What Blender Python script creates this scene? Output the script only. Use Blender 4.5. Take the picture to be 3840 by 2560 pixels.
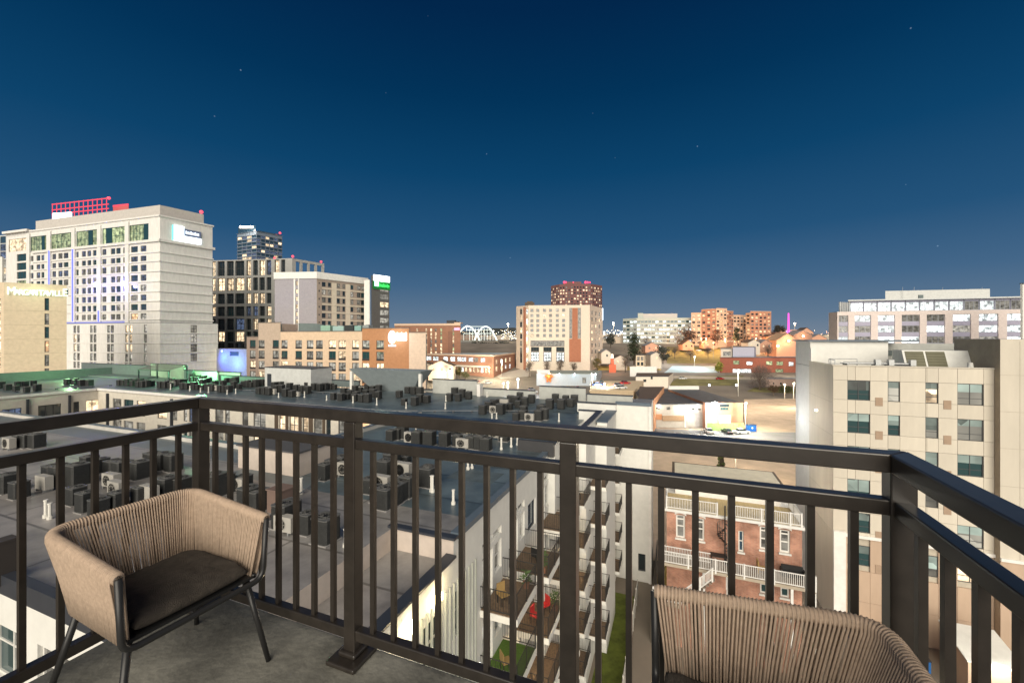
import bpy, bmesh, math, random
from mathutils import Vector, Matrix
random.seed(7)
for o in list(bpy.data.objects): bpy.data.objects.remove(o)
SC = bpy.context.scene
COL = SC.collection
R = math.radians
EYE = 28.0            # height of the eye above the street
FPX = 1550.0          # focal length in photo pixels
# ------------------------------------------------------------------ camera
cam_d = bpy.data.cameras.new('camera')
cam_d.sensor_width = 36; cam_d.lens = FPX / 3840 * 36
cam_d.shift_y = -15 / 3840
cam_d.clip_start = 0.05; cam_d.clip_end = 20000
cam = bpy.data.objects.new('camera', cam_d); COL.objects.link(cam)
cam.location = (0, 0, EYE); cam.rotation_euler = (R(90), 0, 0)
SC.camera = cam
# ------------------------------------------------------------------ dusk sky
W = bpy.data.worlds.new('World'); SC.world = W; W.use_nodes = True
nt = W.node_tree; N = nt.nodes; L = nt.links
for n in list(N): N.remove(n)
out = N.new('ShaderNodeOutputWorld'); bg = N.new('ShaderNodeBackground')
tc = N.new('ShaderNodeTexCoord'); sep = N.new('ShaderNodeSeparateXYZ')
L.new(tc.outputs['Generated'], sep.inputs[0])
ramp = N.new('ShaderNodeValToRGB'); L.new(sep.outputs['Z'], ramp.inputs[0])
el = ramp.color_ramp.elements
stops = [(0.0, (.190, .240, .310)), (.04, (.125, .195, .285)), (.12, (.058, .135, .248)), (.22, (.018, .087, .197)), (.36, (.004, .056, .148)),
         (.50, (.0008, .033, .100)), (.62, (.0006, .020, .072)), (1.0, (.0004, .014, .060))]
el[0].position = 0; el[0].color = stops[0][1] + (1,)
el[1].position = 1; el[1].color = stops[-1][1] + (1,)
for p, c in stops[1:-1]:
    e = el.new(p); e.color = c + (1,)
vor = N.new('ShaderNodeTexVoronoi'); vor.inputs['Scale'].default_value = 21
L.new(tc.outputs['Generated'], vor.inputs['Vector'])
lt = N.new('ShaderNodeMapRange'); lt.inputs[1].default_value = .032; lt.inputs[2].default_value = .016
lt.inputs[3].default_value = 0; lt.inputs[4].default_value = 1
L.new(vor.outputs['Distance'], lt.inputs[0])
sc_ = N.new('ShaderNodeSeparateColor'); L.new(vor.outputs['Color'], sc_.inputs[0])
pw = N.new('ShaderNodeMath'); pw.operation = 'POWER'; L.new(sc_.outputs[0], pw.inputs[0]); pw.inputs[1].default_value = 3
mu = N.new('ShaderNodeMath'); mu.operation = 'MULTIPLY'; L.new(pw.outputs[0], mu.inputs[0]); L.new(lt.outputs[0], mu.inputs[1])
st = N.new('ShaderNodeMixRGB'); st.blend_type = 'ADD'; L.new(mu.outputs[0], st.inputs[0])
L.new(ramp.outputs[0], st.inputs[1]); st.inputs[2].default_value = (.20, .27, .33, 1)
L.new(st.outputs[0], bg.inputs[0]); bg.inputs[1].default_value = .80
L.new(bg.outputs[0], out.inputs[0])
# ------------------------------------------------------------------ soft low warm light of the city behind the balcony
sun_d = bpy.data.lights.new('sun', 'SUN'); sun_d.energy = 4.1; sun_d.angle = R(60); sun_d.color = (1, .905, .76)
sun = bpy.data.objects.new('sun', sun_d); COL.objects.link(sun)
SUN_AZ, SUN_EL = -6, 27
sd = Vector((-math.sin(R(SUN_AZ)) * math.cos(R(SUN_EL)), math.cos(R(SUN_AZ)) * math.cos(R(SUN_EL)), -math.sin(R(SUN_EL))))
sun.rotation_euler = sd.to_track_quat('-Z', 'Y').to_euler(); sun.location = (20, -40, 60)
vs = SC.view_settings
vs.view_transform = 'Standard'; vs.look = 'None'; vs.exposure = .32; vs.gamma = 1; vs.use_curve_mapping = False
SC.render.engine = 'CYCLES'
SC.cycles.use_denoising = True
SC.cycles.max_bounces = 5; SC.cycles.sample_clamp_indirect = 4
SC.render.film_transparent = False
# ------------------------------------------------------------------ coordinates
TH = R(21.3); CT, ST = math.cos(TH), math.sin(TH)
def UV(u, v): return (u * CT + v * ST, -u * ST + v * CT)          # street grid of the block -> world
def PXY(px, D): return ((px - 1920) / FPX * D, D)
def PZ(py, D): return EYE - (py - 1265) / FPX * D
def onplane(px, py, z):                                           # where the sight line meets height z
    D = (EYE - z) * FPX / (py - 1265)
    return ((px - 1920) / FPX * D, D)
def T(y):                                                         # height of the terrain
    k = [(-9999, 0), (180, 0), (270, 7), (400, 22), (1200, 24), (99999, 24)]
    for (a, za), (b, zb) in zip(k, k[1:]):
        if a <= y <= b: return za + (zb - za) * (y - a) / (b - a)
# ------------------------------------------------------------------ materials
MATS = {}
def pr(m): return m.node_tree.nodes['Principled BSDF']
def M(name, col, rough=.8, var=.10, scale=1.5, metal=0., bump=0., spec=.4, streak=0., orand=0.):
    if name in MATS: return MATS[name]
    m = bpy.data.materials.new(name); m.use_nodes = True
    nt = m.node_tree; b = pr(m)
    b.inputs['Roughness'].default_value = rough; b.inputs['Metallic'].default_value = metal
    b.inputs['Specular IOR Level'].default_value = spec
    tc = nt.nodes.new('ShaderNodeTexCoord')
    no = nt.nodes.new('ShaderNodeTexNoise'); no.inputs['Scale'].default_value = scale; no.inputs['Detail'].default_value = 6
    no.inputs['Roughness'].default_value = .65
    src = tc.outputs['Object']
    if streak:
        mp = nt.nodes.new('ShaderNodeMapping'); mp.inputs['Scale'].default_value = (1, 1, streak)
        nt.links.new(src, mp.inputs[0]); src = mp.outputs[0]
    nt.links.new(src, no.inputs['Vector'])
    mx = nt.nodes.new('ShaderNodeMixRGB')
    mr = nt.nodes.new('ShaderNodeMapRange'); mr.inputs[1].default_value = .3; mr.inputs[2].default_value = .7
    nt.links.new(no.outputs['Fac'], mr.inputs[0]); nt.links.new(mr.outputs[0], mx.inputs[0])
    mx.inputs[1].default_value = tuple(c * (1 - var) for c in col) + (1,)
    mx.inputs[2].default_value = tuple(min(1, c * (1 + var)) for c in col) + (1,)
    src_c = mx.outputs[0]
    if orand:
        oi = nt.nodes.new('ShaderNodeObjectInfo'); mo = nt.nodes.new('ShaderNodeMapRange'); mo.inputs[3].default_value = 1 - orand; mo.inputs[4].default_value = 1 + orand
        nt.links.new(oi.outputs['Random'], mo.inputs[0]); vm = nt.nodes.new('ShaderNodeVectorMath'); vm.operation = 'SCALE'
        nt.links.new(src_c, vm.inputs[0]); nt.links.new(mo.outputs[0], vm.inputs['Scale']); src_c = vm.outputs[0]
    nt.links.new(src_c, b.inputs['Base Color'])
    if bump:
        bp = nt.nodes.new('ShaderNodeBump'); bp.inputs['Strength'].default_value = bump; bp.inputs['Distance'].default_value = .02
        n2 = nt.nodes.new('ShaderNodeTexNoise'); n2.inputs['Scale'].default_value = scale * 12
        nt.links.new(tc.outputs['Object'], n2.inputs['Vector'])
        nt.links.new(n2.outputs['Fac'], bp.inputs['Height']); nt.links.new(bp.outputs[0], b.inputs['Normal'])
    MATS[name] = m; return m
def E(name, col, s):
    if name in MATS: return MATS[name]
    m = bpy.data.materials.new(name); m.use_nodes = True; b = pr(m)
    b.inputs['Base Color'].default_value = (.05, .05, .05, 1)
    b.inputs['Emission Color'].default_value = col + (1,); b.inputs['Emission Strength'].default_value = s
    MATS[name] = m; return m
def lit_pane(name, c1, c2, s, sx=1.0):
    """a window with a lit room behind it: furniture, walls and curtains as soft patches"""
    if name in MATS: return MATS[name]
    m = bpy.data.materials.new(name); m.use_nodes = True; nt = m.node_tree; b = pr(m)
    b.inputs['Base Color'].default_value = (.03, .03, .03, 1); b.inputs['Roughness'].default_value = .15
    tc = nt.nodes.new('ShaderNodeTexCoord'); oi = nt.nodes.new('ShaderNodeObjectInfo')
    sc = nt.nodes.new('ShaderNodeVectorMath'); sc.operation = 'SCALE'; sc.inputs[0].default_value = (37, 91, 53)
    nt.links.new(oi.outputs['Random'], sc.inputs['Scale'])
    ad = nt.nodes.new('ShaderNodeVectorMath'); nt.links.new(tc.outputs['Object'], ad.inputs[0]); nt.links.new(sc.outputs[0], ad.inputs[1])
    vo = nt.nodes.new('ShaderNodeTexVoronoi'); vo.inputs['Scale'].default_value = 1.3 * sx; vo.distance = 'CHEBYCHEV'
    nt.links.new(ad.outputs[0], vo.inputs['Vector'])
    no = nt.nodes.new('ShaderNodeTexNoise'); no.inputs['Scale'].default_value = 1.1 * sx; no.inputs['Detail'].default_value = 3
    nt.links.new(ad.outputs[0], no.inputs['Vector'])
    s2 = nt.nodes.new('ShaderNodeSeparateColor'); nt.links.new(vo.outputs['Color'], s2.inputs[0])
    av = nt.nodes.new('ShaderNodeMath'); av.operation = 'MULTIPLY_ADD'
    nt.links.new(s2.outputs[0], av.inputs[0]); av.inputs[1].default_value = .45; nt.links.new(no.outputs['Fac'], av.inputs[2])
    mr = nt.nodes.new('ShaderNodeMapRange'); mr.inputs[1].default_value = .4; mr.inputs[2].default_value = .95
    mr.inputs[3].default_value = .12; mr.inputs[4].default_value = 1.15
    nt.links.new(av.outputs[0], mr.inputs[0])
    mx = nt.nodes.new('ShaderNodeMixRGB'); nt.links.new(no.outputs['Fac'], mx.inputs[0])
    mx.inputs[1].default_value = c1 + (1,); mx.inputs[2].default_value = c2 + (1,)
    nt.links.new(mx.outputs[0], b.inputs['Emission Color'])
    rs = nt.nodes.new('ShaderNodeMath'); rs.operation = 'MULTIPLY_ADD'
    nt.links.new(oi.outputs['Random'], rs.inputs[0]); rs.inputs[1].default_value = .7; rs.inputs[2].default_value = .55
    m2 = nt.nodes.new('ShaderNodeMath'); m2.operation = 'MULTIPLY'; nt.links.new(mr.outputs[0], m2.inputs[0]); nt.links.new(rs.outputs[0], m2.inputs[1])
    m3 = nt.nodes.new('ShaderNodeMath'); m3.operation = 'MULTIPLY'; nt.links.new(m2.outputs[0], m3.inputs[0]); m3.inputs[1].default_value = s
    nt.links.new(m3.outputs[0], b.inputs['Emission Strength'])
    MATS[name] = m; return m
def brick_mat(name, c1, c2, mortar, bw=.22):
    if name in MATS: return MATS[name]
    m = bpy.data.materials.new(name); m.use_nodes = True; nt = m.node_tree; b = pr(m)
    b.inputs['Roughness'].default_value = .9
    tc = nt.nodes.new('ShaderNodeTexCoord'); mp = nt.nodes.new('ShaderNodeMapping')
    mp.inputs['Rotation'].default_value = (R(90), 0, 0)
    # turn the wall's run into x and its height into y
    vr = nt.nodes.new('ShaderNodeVectorRotate'); vr.rotation_type = 'Z_AXIS'; vr.inputs['Angle'].default_value = TH
    nt.links.new(tc.outputs['Object'], vr.inputs['Vector'])
    sp = nt.nodes.new('ShaderNodeSeparateXYZ'); nt.links.new(vr.outputs[0], sp.inputs[0])
    su = nt.nodes.new('ShaderNodeMath'); nt.links.new(sp.outputs['X'], su.inputs[0]); nt.links.new(sp.outputs['Y'], su.inputs[1])
    cb = nt.nodes.new('ShaderNodeCombineXYZ'); nt.links.new(su.outputs[0], cb.inputs['X']); nt.links.new(sp.outputs['Z'], cb.inputs['Y'])
    bt = nt.nodes.new('ShaderNodeTexBrick'); nt.links.new(cb.outputs[0], bt.inputs['Vector'])
    bt.inputs['Scale'].default_value = 1; bt.inputs['Brick Width'].default_value = bw; bt.inputs['Row Height'].default_value = .075
    bt.inputs['Mortar Size'].default_value = .008
    bt.inputs['Color1'].default_value = c1 + (1,); bt.inputs['Color2'].default_value = c2 + (1,); bt.inputs['Mortar'].default_value = mortar + (1,)
    no = nt.nodes.new('ShaderNodeTexNoise'); no.inputs['Scale'].default_value = .9; no.inputs['Detail'].default_value = 7
    nt.links.new(tc.outputs['Object'], no.inputs['Vector'])
    mr = nt.nodes.new('ShaderNodeMapRange'); mr.inputs[1].default_value = .35; mr.inputs[2].default_value = .7; mr.inputs[3].default_value = .65; mr.inputs[4].default_value = 1.35
    nt.links.new(no.outputs['Fac'], mr.inputs[0])
    mx = nt.nodes.new('ShaderNodeVectorMath'); mx.operation = 'SCALE'; nt.links.new(bt.outputs['Color'], mx.inputs[0]); nt.links.new(mr.outputs[0], mx.inputs['Scale'])
    nt.links.new(mx.outputs[0], b.inputs['Base Color'])
    MATS[name] = m; return m
def glass(name, col=(.02, .03, .035), rough=.06, spec=.9):
    if name in MATS: return MATS[name]
    m = bpy.data.materials.new(name); m.use_nodes = True; b = pr(m)
    b.inputs['Base Color'].default_value = col + (1,); b.inputs['Roughness'].default_value = rough
    b.inputs['Specular IOR Level'].default_value = spec
    MATS[name] = m; return m
def membrane(name, col):
    """flat roof sheet with laps, stains and dried puddles"""
    if name in MATS: return MATS[name]
    m = bpy.data.materials.new(name); m.use_nodes = True; nt = m.node_tree; b = pr(m)
    b.inputs['Roughness'].default_value = .4; b.inputs['Specular IOR Level'].default_value = .8
    tc = nt.nodes.new('ShaderNodeTexCoord')
    vr = nt.nodes.new('ShaderNodeVectorRotate'); vr.rotation_type = 'Z_AXIS'; vr.inputs['Angle'].default_value = TH
    nt.links.new(tc.outputs['Object'], vr.inputs['Vector'])
    bt = nt.nodes.new('ShaderNodeTexBrick'); nt.links.new(vr.outputs[0], bt.inputs['Vector'])
    bt.inputs['Scale'].default_value = 1; bt.inputs['Brick Width'].default_value = 14; bt.inputs['Row Height'].default_value = 3.0
    bt.inputs['Mortar Size'].default_value = .06; bt.inputs['Color1'].default_value = (1, 1, 1, 1); bt.inputs['Color2'].default_value = (.80, .83, .84, 1)
    bt.inputs['Mortar'].default_value = (.45, .45, .44, 1)
    n1 = nt.nodes.new('ShaderNodeTexNoise'); n1.inputs['Scale'].default_value = .35; n1.inputs['Detail'].default_value = 8; n1.inputs['Roughness'].default_value = .7
    nt.links.new(tc.outputs['Object'], n1.inputs['Vector'])
    r1 = nt.nodes.new('ShaderNodeMapRange'); r1.inputs[1].default_value = .32; r1.inputs[2].default_value = .68; r1.inputs[3].default_value = .5; r1.inputs[4].default_value = 1.4
    nt.links.new(n1.outputs['Fac'], r1.inputs[0])
    s1 = nt.nodes.new('ShaderNodeVectorMath'); s1.operation = 'SCALE'; nt.links.new(bt.outputs['Color'], s1.inputs[0]); nt.links.new(r1.outputs[0], s1.inputs['Scale'])
    mm = nt.nodes.new('ShaderNodeVectorMath'); mm.operation = 'MULTIPLY'; nt.links.new(s1.outputs[0], mm.inputs[0]); mm.inputs[1].default_value = col
    nt.links.new(mm.outputs[0], b.inputs['Base Color'])
    r2 = nt.nodes.new('ShaderNodeMapRange'); r2.inputs[3].default_value = .28; r2.inputs[4].default_value = .5
    nt.links.new(n1.outputs['Fac'], r2.inputs[0]); nt.links.new(r2.outputs[0], b.inputs['Roughness'])
    MATS[name] = m; return m

DARKGLASS = glass('dark glass'); TEALGLASS = glass('teal glass', (.02, .055, .06))
BLUEGLASS = glass('blue glass', (.03, .06, .09))
WARM = lit_pane('warm room', (1, .62, .30), (1, .86, .62), 1.5)
COOL = lit_pane('cool office', (.72, .86, .88), (1, 1, .95), 2.1, .7)
SMOOTH = lit_pane('drawn curtain', (.62, .60, .50), (.72, .64, .50), .75, .22)
DIM = lit_pane('dim room', (.45, .38, .28), (.6, .58, .5), .42)
CURT = lit_pane('curtained room', (.65, .58, .46), (.72, .70, .62), .62)
GREENY = lit_pane('green lit lounge', (.50, .62, .28), (.85, .92, .52), .85, .8)
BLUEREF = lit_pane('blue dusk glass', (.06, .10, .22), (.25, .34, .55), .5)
ORANGE = lit_pane('amber room', (1, .42, .18), (1, .75, .42), 1.6)
KINDS = {'dark': DARKGLASS, 'teal': TEALGLASS, 'blue': BLUEGLASS, 'warm': WARM, 'cool': COOL, 'dim': DIM, 'curt': CURT, 'smooth': SMOOTH, 'greeny': GREENY, 'bref': BLUEREF, 'orange': ORANGE}
WHITE_E = E('white lamp', (1, .97, .92), 9); WARM_E = E('warm lamp', (1, .78, .45), 9)
RED_E = E('red beacon', (1, .05, .08), 2.2); BLUE_E = E('blue light strip', (.12, .16, 1), 1.3)
CREAM = M('cream stucco', (.68, .665, .63), streak=.25); WHITE = M('white stucco', (.66, .655, .61), var=.06)
FRAME = M('dark window frame', (.05, .052, .055), .5); WFRAME = M('white window frame', (.62, .61, .57), .6)
BLACKCAP = M('black coping metal', (.035, .04, .05), .4); GREYCAP = M('slate coping metal', (.10, .13, .16), .45)
BRICK = brick_mat('red brick', (.30, .11, .065), (.40, .17, .10), (.42, .36, .30))
BRICKF = M('brown brick far', (.30, .15, .095), .9, .12, .6)
BRONZE = M('bronze paint', (.024, .020, .0165), .29, .3, 14, spec=.65)
STEEL = M('galvanised steel', (.36, .37, .37), .4, .1, 4, .6)

# ------------------------------------------------------------------ mesh builder
class MB:
    def __init__(s): s.v = []; s.f = []; s.m = []
    def quad(s, a, b, c, d, mi=0):
        i = len(s.v); s.v += [a, b, c, d]; s.f.append((i, i + 1, i + 2, i + 3)); s.m.append(mi)
    def poly(s, pts, mi=0):
        i = len(s.v); s.v += list(pts); s.f.append(tuple(range(i, i + len(pts)))); s.m.append(mi)
    def box(s, x0, x1, y0, y1, z0, z1, mi=0, mat=None):
        p = [(x0, y0, z0), (x1, y0, z0), (x1, y1, z0), (x0, y1, z0), (x0, y0, z1), (x1, y0, z1), (x1, y1, z1), (x0, y1, z1)]
        if mat: p = [tuple(mat @ Vector(q)) for q in p]
        i = len(s.v); s.v += p
        for f in ((0, 3, 2, 1), (4, 5, 6, 7), (0, 1, 5, 4), (1, 2, 6, 5), (2, 3, 7, 6), (3, 0, 4, 7)):
            s.f.append(tuple(i + k for k in f)); s.m.append(mi)
        return s
    def uvbox(s, u0, u1, v0, v1, z0, z1, mi=0):
        return s.prism([UV(u0, v0), UV(u1, v0), UV(u1, v1), UV(u0, v1)], z0, z1, mi)
    def prism(s, pts, z0, z1, mi=0, topmi=None):
        n = len(pts); i = len(s.v)
        s.v += [(p[0], p[1], z0) for p in pts] + [(p[0], p[1], z1) for p in pts]
        for k in range(n):
            s.f.append((i + k, i + (k + 1) % n, i + n + (k + 1) % n, i + n + k)); s.m.append(mi)
        s.f.append(tuple(i + n + k for k in range(n))); s.m.append(mi if topmi is None else topmi)
        s.f.append(tuple(i + n - 1 - k for k in range(n))); s.m.append(mi)
        return s
    def frus(s, p0, r0, p1, r1, n=8, mi=0, cap=True):
        p0 = Vector(p0); p1 = Vector(p1); d = (p1 - p0).normalized()
        a = d.orthogonal().normalized(); b = d.cross(a); i = len(s.v)
        for p, r in ((p0, r0), (p1, r1)):
            for k in range(n):
                t = 2 * math.pi * k / n; s.v.append(tuple(p + r * (math.cos(t) * a + math.sin(t) * b)))
        for k in range(n):
            s.f.append((i + k, i + (k + 1) % n, i + n + (k + 1) % n, i + n + k)); s.m.append(mi)
        if cap:
            s.f.append(tuple(i + n - 1 - k for k in range(n))); s.m.append(mi)
            s.f.append(tuple(i + n + k for k in range(n))); s.m.append(mi)
        return s
    def tube(s, path, r, n=8, mi=0, closed=False, cap=True):
        P = [Vector(p) for p in path]; m = len(P); i = len(s.v); up = None
        for k in range(m):
            if closed: d = P[(k + 1) % m] - P[k - 1]
            else: d = P[min(k + 1, m - 1)] - P[max(k - 1, 0)]
            d.normalize()
            if up is None: a = d.orthogonal().normalized()
            else: a = (up - d * up.dot(d)).normalized()
            up = a; b = d.cross(a)
            for j in range(n):
                t = 2 * math.pi * j / n; s.v.append(tuple(P[k] + r * (math.cos(t) * a + math.sin(t) * b)))
        for k in range(m if closed else m - 1):
            q = (k + 1) % m
            for j in range(n):
                s.f.append((i + k * n + j, i + k * n + (j + 1) % n, i + q * n + (j + 1) % n, i + q * n + j)); s.m.append(mi)
        if cap and not closed:
            s.f.append(tuple(i + n - 1 - j for j in range(n))); s.m.append(mi)
            s.f.append(tuple(i + (m - 1) * n + j for j in range(n))); s.m.append(mi)
        return s
    def ball(s, c, r, n=10, mi=0, sz=1):
        i = len(s.v); h = n // 2
        for a in range(h + 1):
            for b in range(n):
                t = math.pi * a / h; p = 2 * math.pi * b / n
                s.v.append((c[0] + r * math.sin(t) * math.cos(p), c[1] + r * math.sin(t) * math.sin(p), c[2] + r * sz * math.cos(t)))
        for a in range(h):
            for b in range(n):
                s.f.append((i + a * n + b, i + (a + 1) * n + b, i + (a + 1) * n + (b + 1) % n, i + a * n + (b + 1) % n)); s.m.append(mi)
        return s
    def mesh(s, name, mat, smooth=False):
        me = bpy.data.meshes.new(name); me.from_pydata(s.v, [], s.f)
        for m in (mat if isinstance(mat, (list, tuple)) else [mat]): me.materials.append(m)
        if any(s.m): me.polygons.foreach_set('material_index', s.m)
        if smooth: me.polygons.foreach_set('use_smooth', [True] * len(s.f))
        me.update(); return me
def link(name, me, parent=None, loc=(0, 0, 0), rot=0):
    o = bpy.data.objects.new(name, me); COL.objects.link(o)
    o.location = loc
    if rot: o.rotation_euler = (0, 0, rot)
    if parent: o.parent = parent
    return o
def bevel(o, w, seg=2):
    m = o.modifiers.new('bevel', 'BEVEL'); m.width = w; m.segments = seg; m.limit_method = 'ANGLE'; return o
def thing(name, label, cat, loc=(0, 0, 0), rot=0, group=None):
    o = bpy.data.objects.new(name, None); COL.objects.link(o); o.location = loc; o.rotation_euler = (0, 0, rot)
    o.empty_display_size = .2
    return tag(o, label, cat, group)
def tag(o, label, cat, group=None):
    o['label'] = label; o['category'] = cat
    if group: o['group'] = group
    return o
def wpart(name, mb, mat, root, smooth=False):
    """a part given in world coordinates (the root is not turned)"""
    return link(name, mb.mesh(name, mat, smooth), root, -root.location)
def part(name, mb, mat, root, smooth=False): return link(name, mb.mesh(name, mat, smooth), root)
def struct(name, mb, mat):
    o = link(name, mb.mesh(name, mat)); o['kind'] = 'structure'; return o
def copy_tree(o, parent=None, loc=None, rot=None):
    c = o.copy(); COL.objects.link(c)
    if parent is not None: c.parent = parent
    if loc is not None: c.location = loc
    if rot is not None: c.rotation_euler = (0, 0, rot)
    for ch in list(o.children): copy_tree(ch, c)
    return c
def point(name, loc, power, col, parent=None, r=.15, spot=None, aim=None):
    d = bpy.data.lights.new(name, 'SPOT' if spot else 'POINT'); d.energy = power; d.color = col; d.shadow_soft_size = r
    if spot: d.spot_size = R(spot); d.spot_blend = 1
    o = bpy.data.objects.new(name, d); COL.objects.link(o); o.location = loc
    if aim: o.rotation_euler = (Vector(aim) - Vector(loc)).to_track_quat('-Z', 'Y').to_euler()
    if parent: o.parent = parent; o.location = Vector(loc) - parent.location
    return o
# ------------------------------------------------------------------ walls with real window openings
class Face:
    """a straight wall seen from outside, A at its left end and B at its right"""
    def __init__(s, A, B):
        s.A = Vector(A[:2]); s.B = Vector(B[:2]); s.L = (s.B - s.A).length; s.t = (s.B - s.A) / s.L
        s.n = Vector((-s.t.y, s.t.x)); s.ang = math.atan2(s.t.y, s.t.x)
    def S(s, px):
        k = (px - 1920) / FPX
        return (k * s.A.y - s.A.x) / (s.t.x - k * s.t.y)
    def z(s, px, py):
        return PZ(py, s.A.y + s.S(px) * s.t.y)
    def rect(s, x0, x1, y0, y1):
        c = (x0 + x1) / 2
        return (s.S(x0), s.S(x1), s.z(c, y1), s.z(c, y0))
    def P(s, d, z, inn=0): p = s.A + s.t * d + s.n * inn; return (p.x, p.y, z)
    def mat(s, d, z, inn=0): return Matrix.Translation(s.P(d, z, inn)) @ Matrix.Rotation(s.ang, 4, 'Z')
WCACHE = {}
def window(root, F, s0, s1, z0, z1, kind='dark', nx=1, nz=1, fw=.08, frame=None, inn=.12, blind=0, simple=False, name='window', zs=None):
    w, h = s1 - s0, z1 - z0
    w = round(w, 2); h = round(h, 2); frame = frame or FRAME
    pm = KINDS[kind] if isinstance(kind, str) else kind
    loc = Vector(F.P(s0, z0, inn)) - root.location
    if simple:
        k = (w, h, pm.name)
        if k not in WCACHE: WCACHE[k] = MB().box(0, w, 0, .1, 0, h).mesh('window', pm)
        return link(name, WCACHE[k], root, loc, F.ang)
    k = (w, h, nx, nz, fw, frame.name, zs)
    if k not in WCACHE:
        b = MB()
        b.box(0, fw, 0, .10, 0, h); b.box(w - fw, w, 0, .10, 0, h); b.box(fw, w - fw, 0, .10, 0, fw); b.box(fw, w - fw, 0, .10, h - fw, h)
        for i in range(1, nx): x = w * i / nx; b.box(x - fw / 2, x + fw / 2, .012, .098, fw, h - fw)
        for z in ([h * i / nz for i in range(1, nz)] if zs is None else [h * q for q in zs]): b.box(fw, w - fw, .02, .09, z - fw / 2.4, z + fw / 2.4)
        WCACHE[k] = b.mesh('window', frame)
    o = link(name, WCACHE[k], root, loc, F.ang)
    kp = ('pane', w, h, fw, pm.name)
    if kp not in WCACHE: WCACHE[kp] = MB().box(fw * .9, w - fw * .9, .055, .075, fw * .9, h - fw * .9).mesh('pane', pm)
    link('pane', WCACHE[kp], o)
    if blind:
        bm_ = BLINDM
        kb = ('blind', w, h, round(blind, 2))
        if kb not in WCACHE: WCACHE[kb] = MB().box(fw, w - fw, .035, .05, h * (1 - blind), h - fw).mesh('blind', bm_)
        link('blind', WCACHE[kb], o)
    return o
BLINDM = lit_pane('pale blind', (.42, .52, .43), (.50, .60, .50), .75, .3)
def holes_wall(mb, F, z0, z1, rects, depth=.2, mi=0, s0=0, s1=None):
    s1 = F.L if s1 is None else s1
    xs = sorted({s0, s1, *[min(max(r[0], s0), s1) for r in rects], *[min(max(r[1], s0), s1) for r in rects]})
    zs = sorted({z0, z1, *[min(max(r[2], z0), z1) for r in rects], *[min(max(r[3], z0), z1) for r in rects]})
    for a, b in zip(xs, xs[1:]):
        if b - a < 1e-4: continue
        run = None
        for c, d in list(zip(zs, zs[1:])) + [(None, None)]:
            solid = False
            if c is not None and d - c > 1e-4:
                mx, mz = (a + b) / 2, (c + d) / 2
                solid = not any(r[0] < mx < r[1] and r[2] < mz < r[3] for r in rects)
            elif c is not None: continue
            if solid: run = (run[0], d) if run else (c, d)
            elif run:
                mb.quad(F.P(a, run[0]), F.P(b, run[0]), F.P(b, run[1]), F.P(a, run[1]), mi); run = None
    for r in rects:
        a, b, c, d = r[:4]
        mb.quad(F.P(a, c), F.P(b, c), F.P(b, c, depth), F.P(a, c, depth), mi)
        mb.quad(F.P(a, d), F.P(a, d, depth), F.P(b, d, depth), F.P(b, d), mi)
        mb.quad(F.P(a, c), F.P(a, c, depth), F.P(a, d, depth), F.P(a, d), mi)
        mb.quad(F.P(b, c), F.P(b, d), F.P(b, d, depth), F.P(b, c, depth), mi)
def facade(root, F, z0, z1, mat, wins, depth=.2, s0=0, s1=None, wname='wall', **kw):
    """wins: (s0, s1, z0, z1, kind[, options])"""
    mb = MB(); holes_wall(mb, F, z0, z1, wins, depth, 0, s0, s1)
    wpart(wname, mb, mat, root)
    for w in wins:
        if w[4] is None: continue
        o = dict(kw); o.update(w[5] if len(w) > 5 else {})
        window(root, F, w[0], w[1], w[2], w[3], w[4], inn=depth - .08, **o)
def shell(root, pts, z0, z1, mat, roofmat, skip=0, name='wall', roof_drop=0):
    """the other walls of a building and its roof; the first `skip` edges are left to facades"""
    mb = MB(); n = len(pts)
    for k in range(skip, n):
        a, b = pts[k], pts[(k + 1) % n]
        mb.quad((a[0], a[1], z0), (b[0], b[1], z0), (b[0], b[1], z1), (a[0], a[1], z1))
    wpart(name, mb, mat, root)
    r = MB(); r.poly([(p[0], p[1], z1 - roof_drop) for p in pts]); wpart('roof', r, roofmat, root)
def pick(*a):
    ks = [k for k, _ in a]; ws = [w for _, w in a]; return random.choices(ks, ws)[0]
def strip(root, name, F, s0, s1, z0, z1, out_, mat, inn=.05):
    """a ledge, pier or band standing proud of a wall by out_"""
    mb = MB(); mb.box(0, s1 - s0, -out_, inn, 0, z1 - z0, mat=F.mat(s0, z0)); return wpart(name, mb, mat, root)
def shape_text(txt, size, ext, mat, name):
    c = bpy.data.curves.new(name, 'FONT'); c.body = txt; c.size = size; c.extrude = ext; c.align_x = 'LEFT'; c.resolution_u = 3
    c.materials.append(mat); o = bpy.data.objects.new(name, c); COL.objects.link(o)
    me = bpy.data.meshes.new_from_object(o.evaluated_get(bpy.context.evaluated_depsgraph_get())); bpy.data.objects.remove(o); bpy.data.curves.remove(c)
    me.materials.clear(); me.materials.append(mat); return link(name, me)
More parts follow.
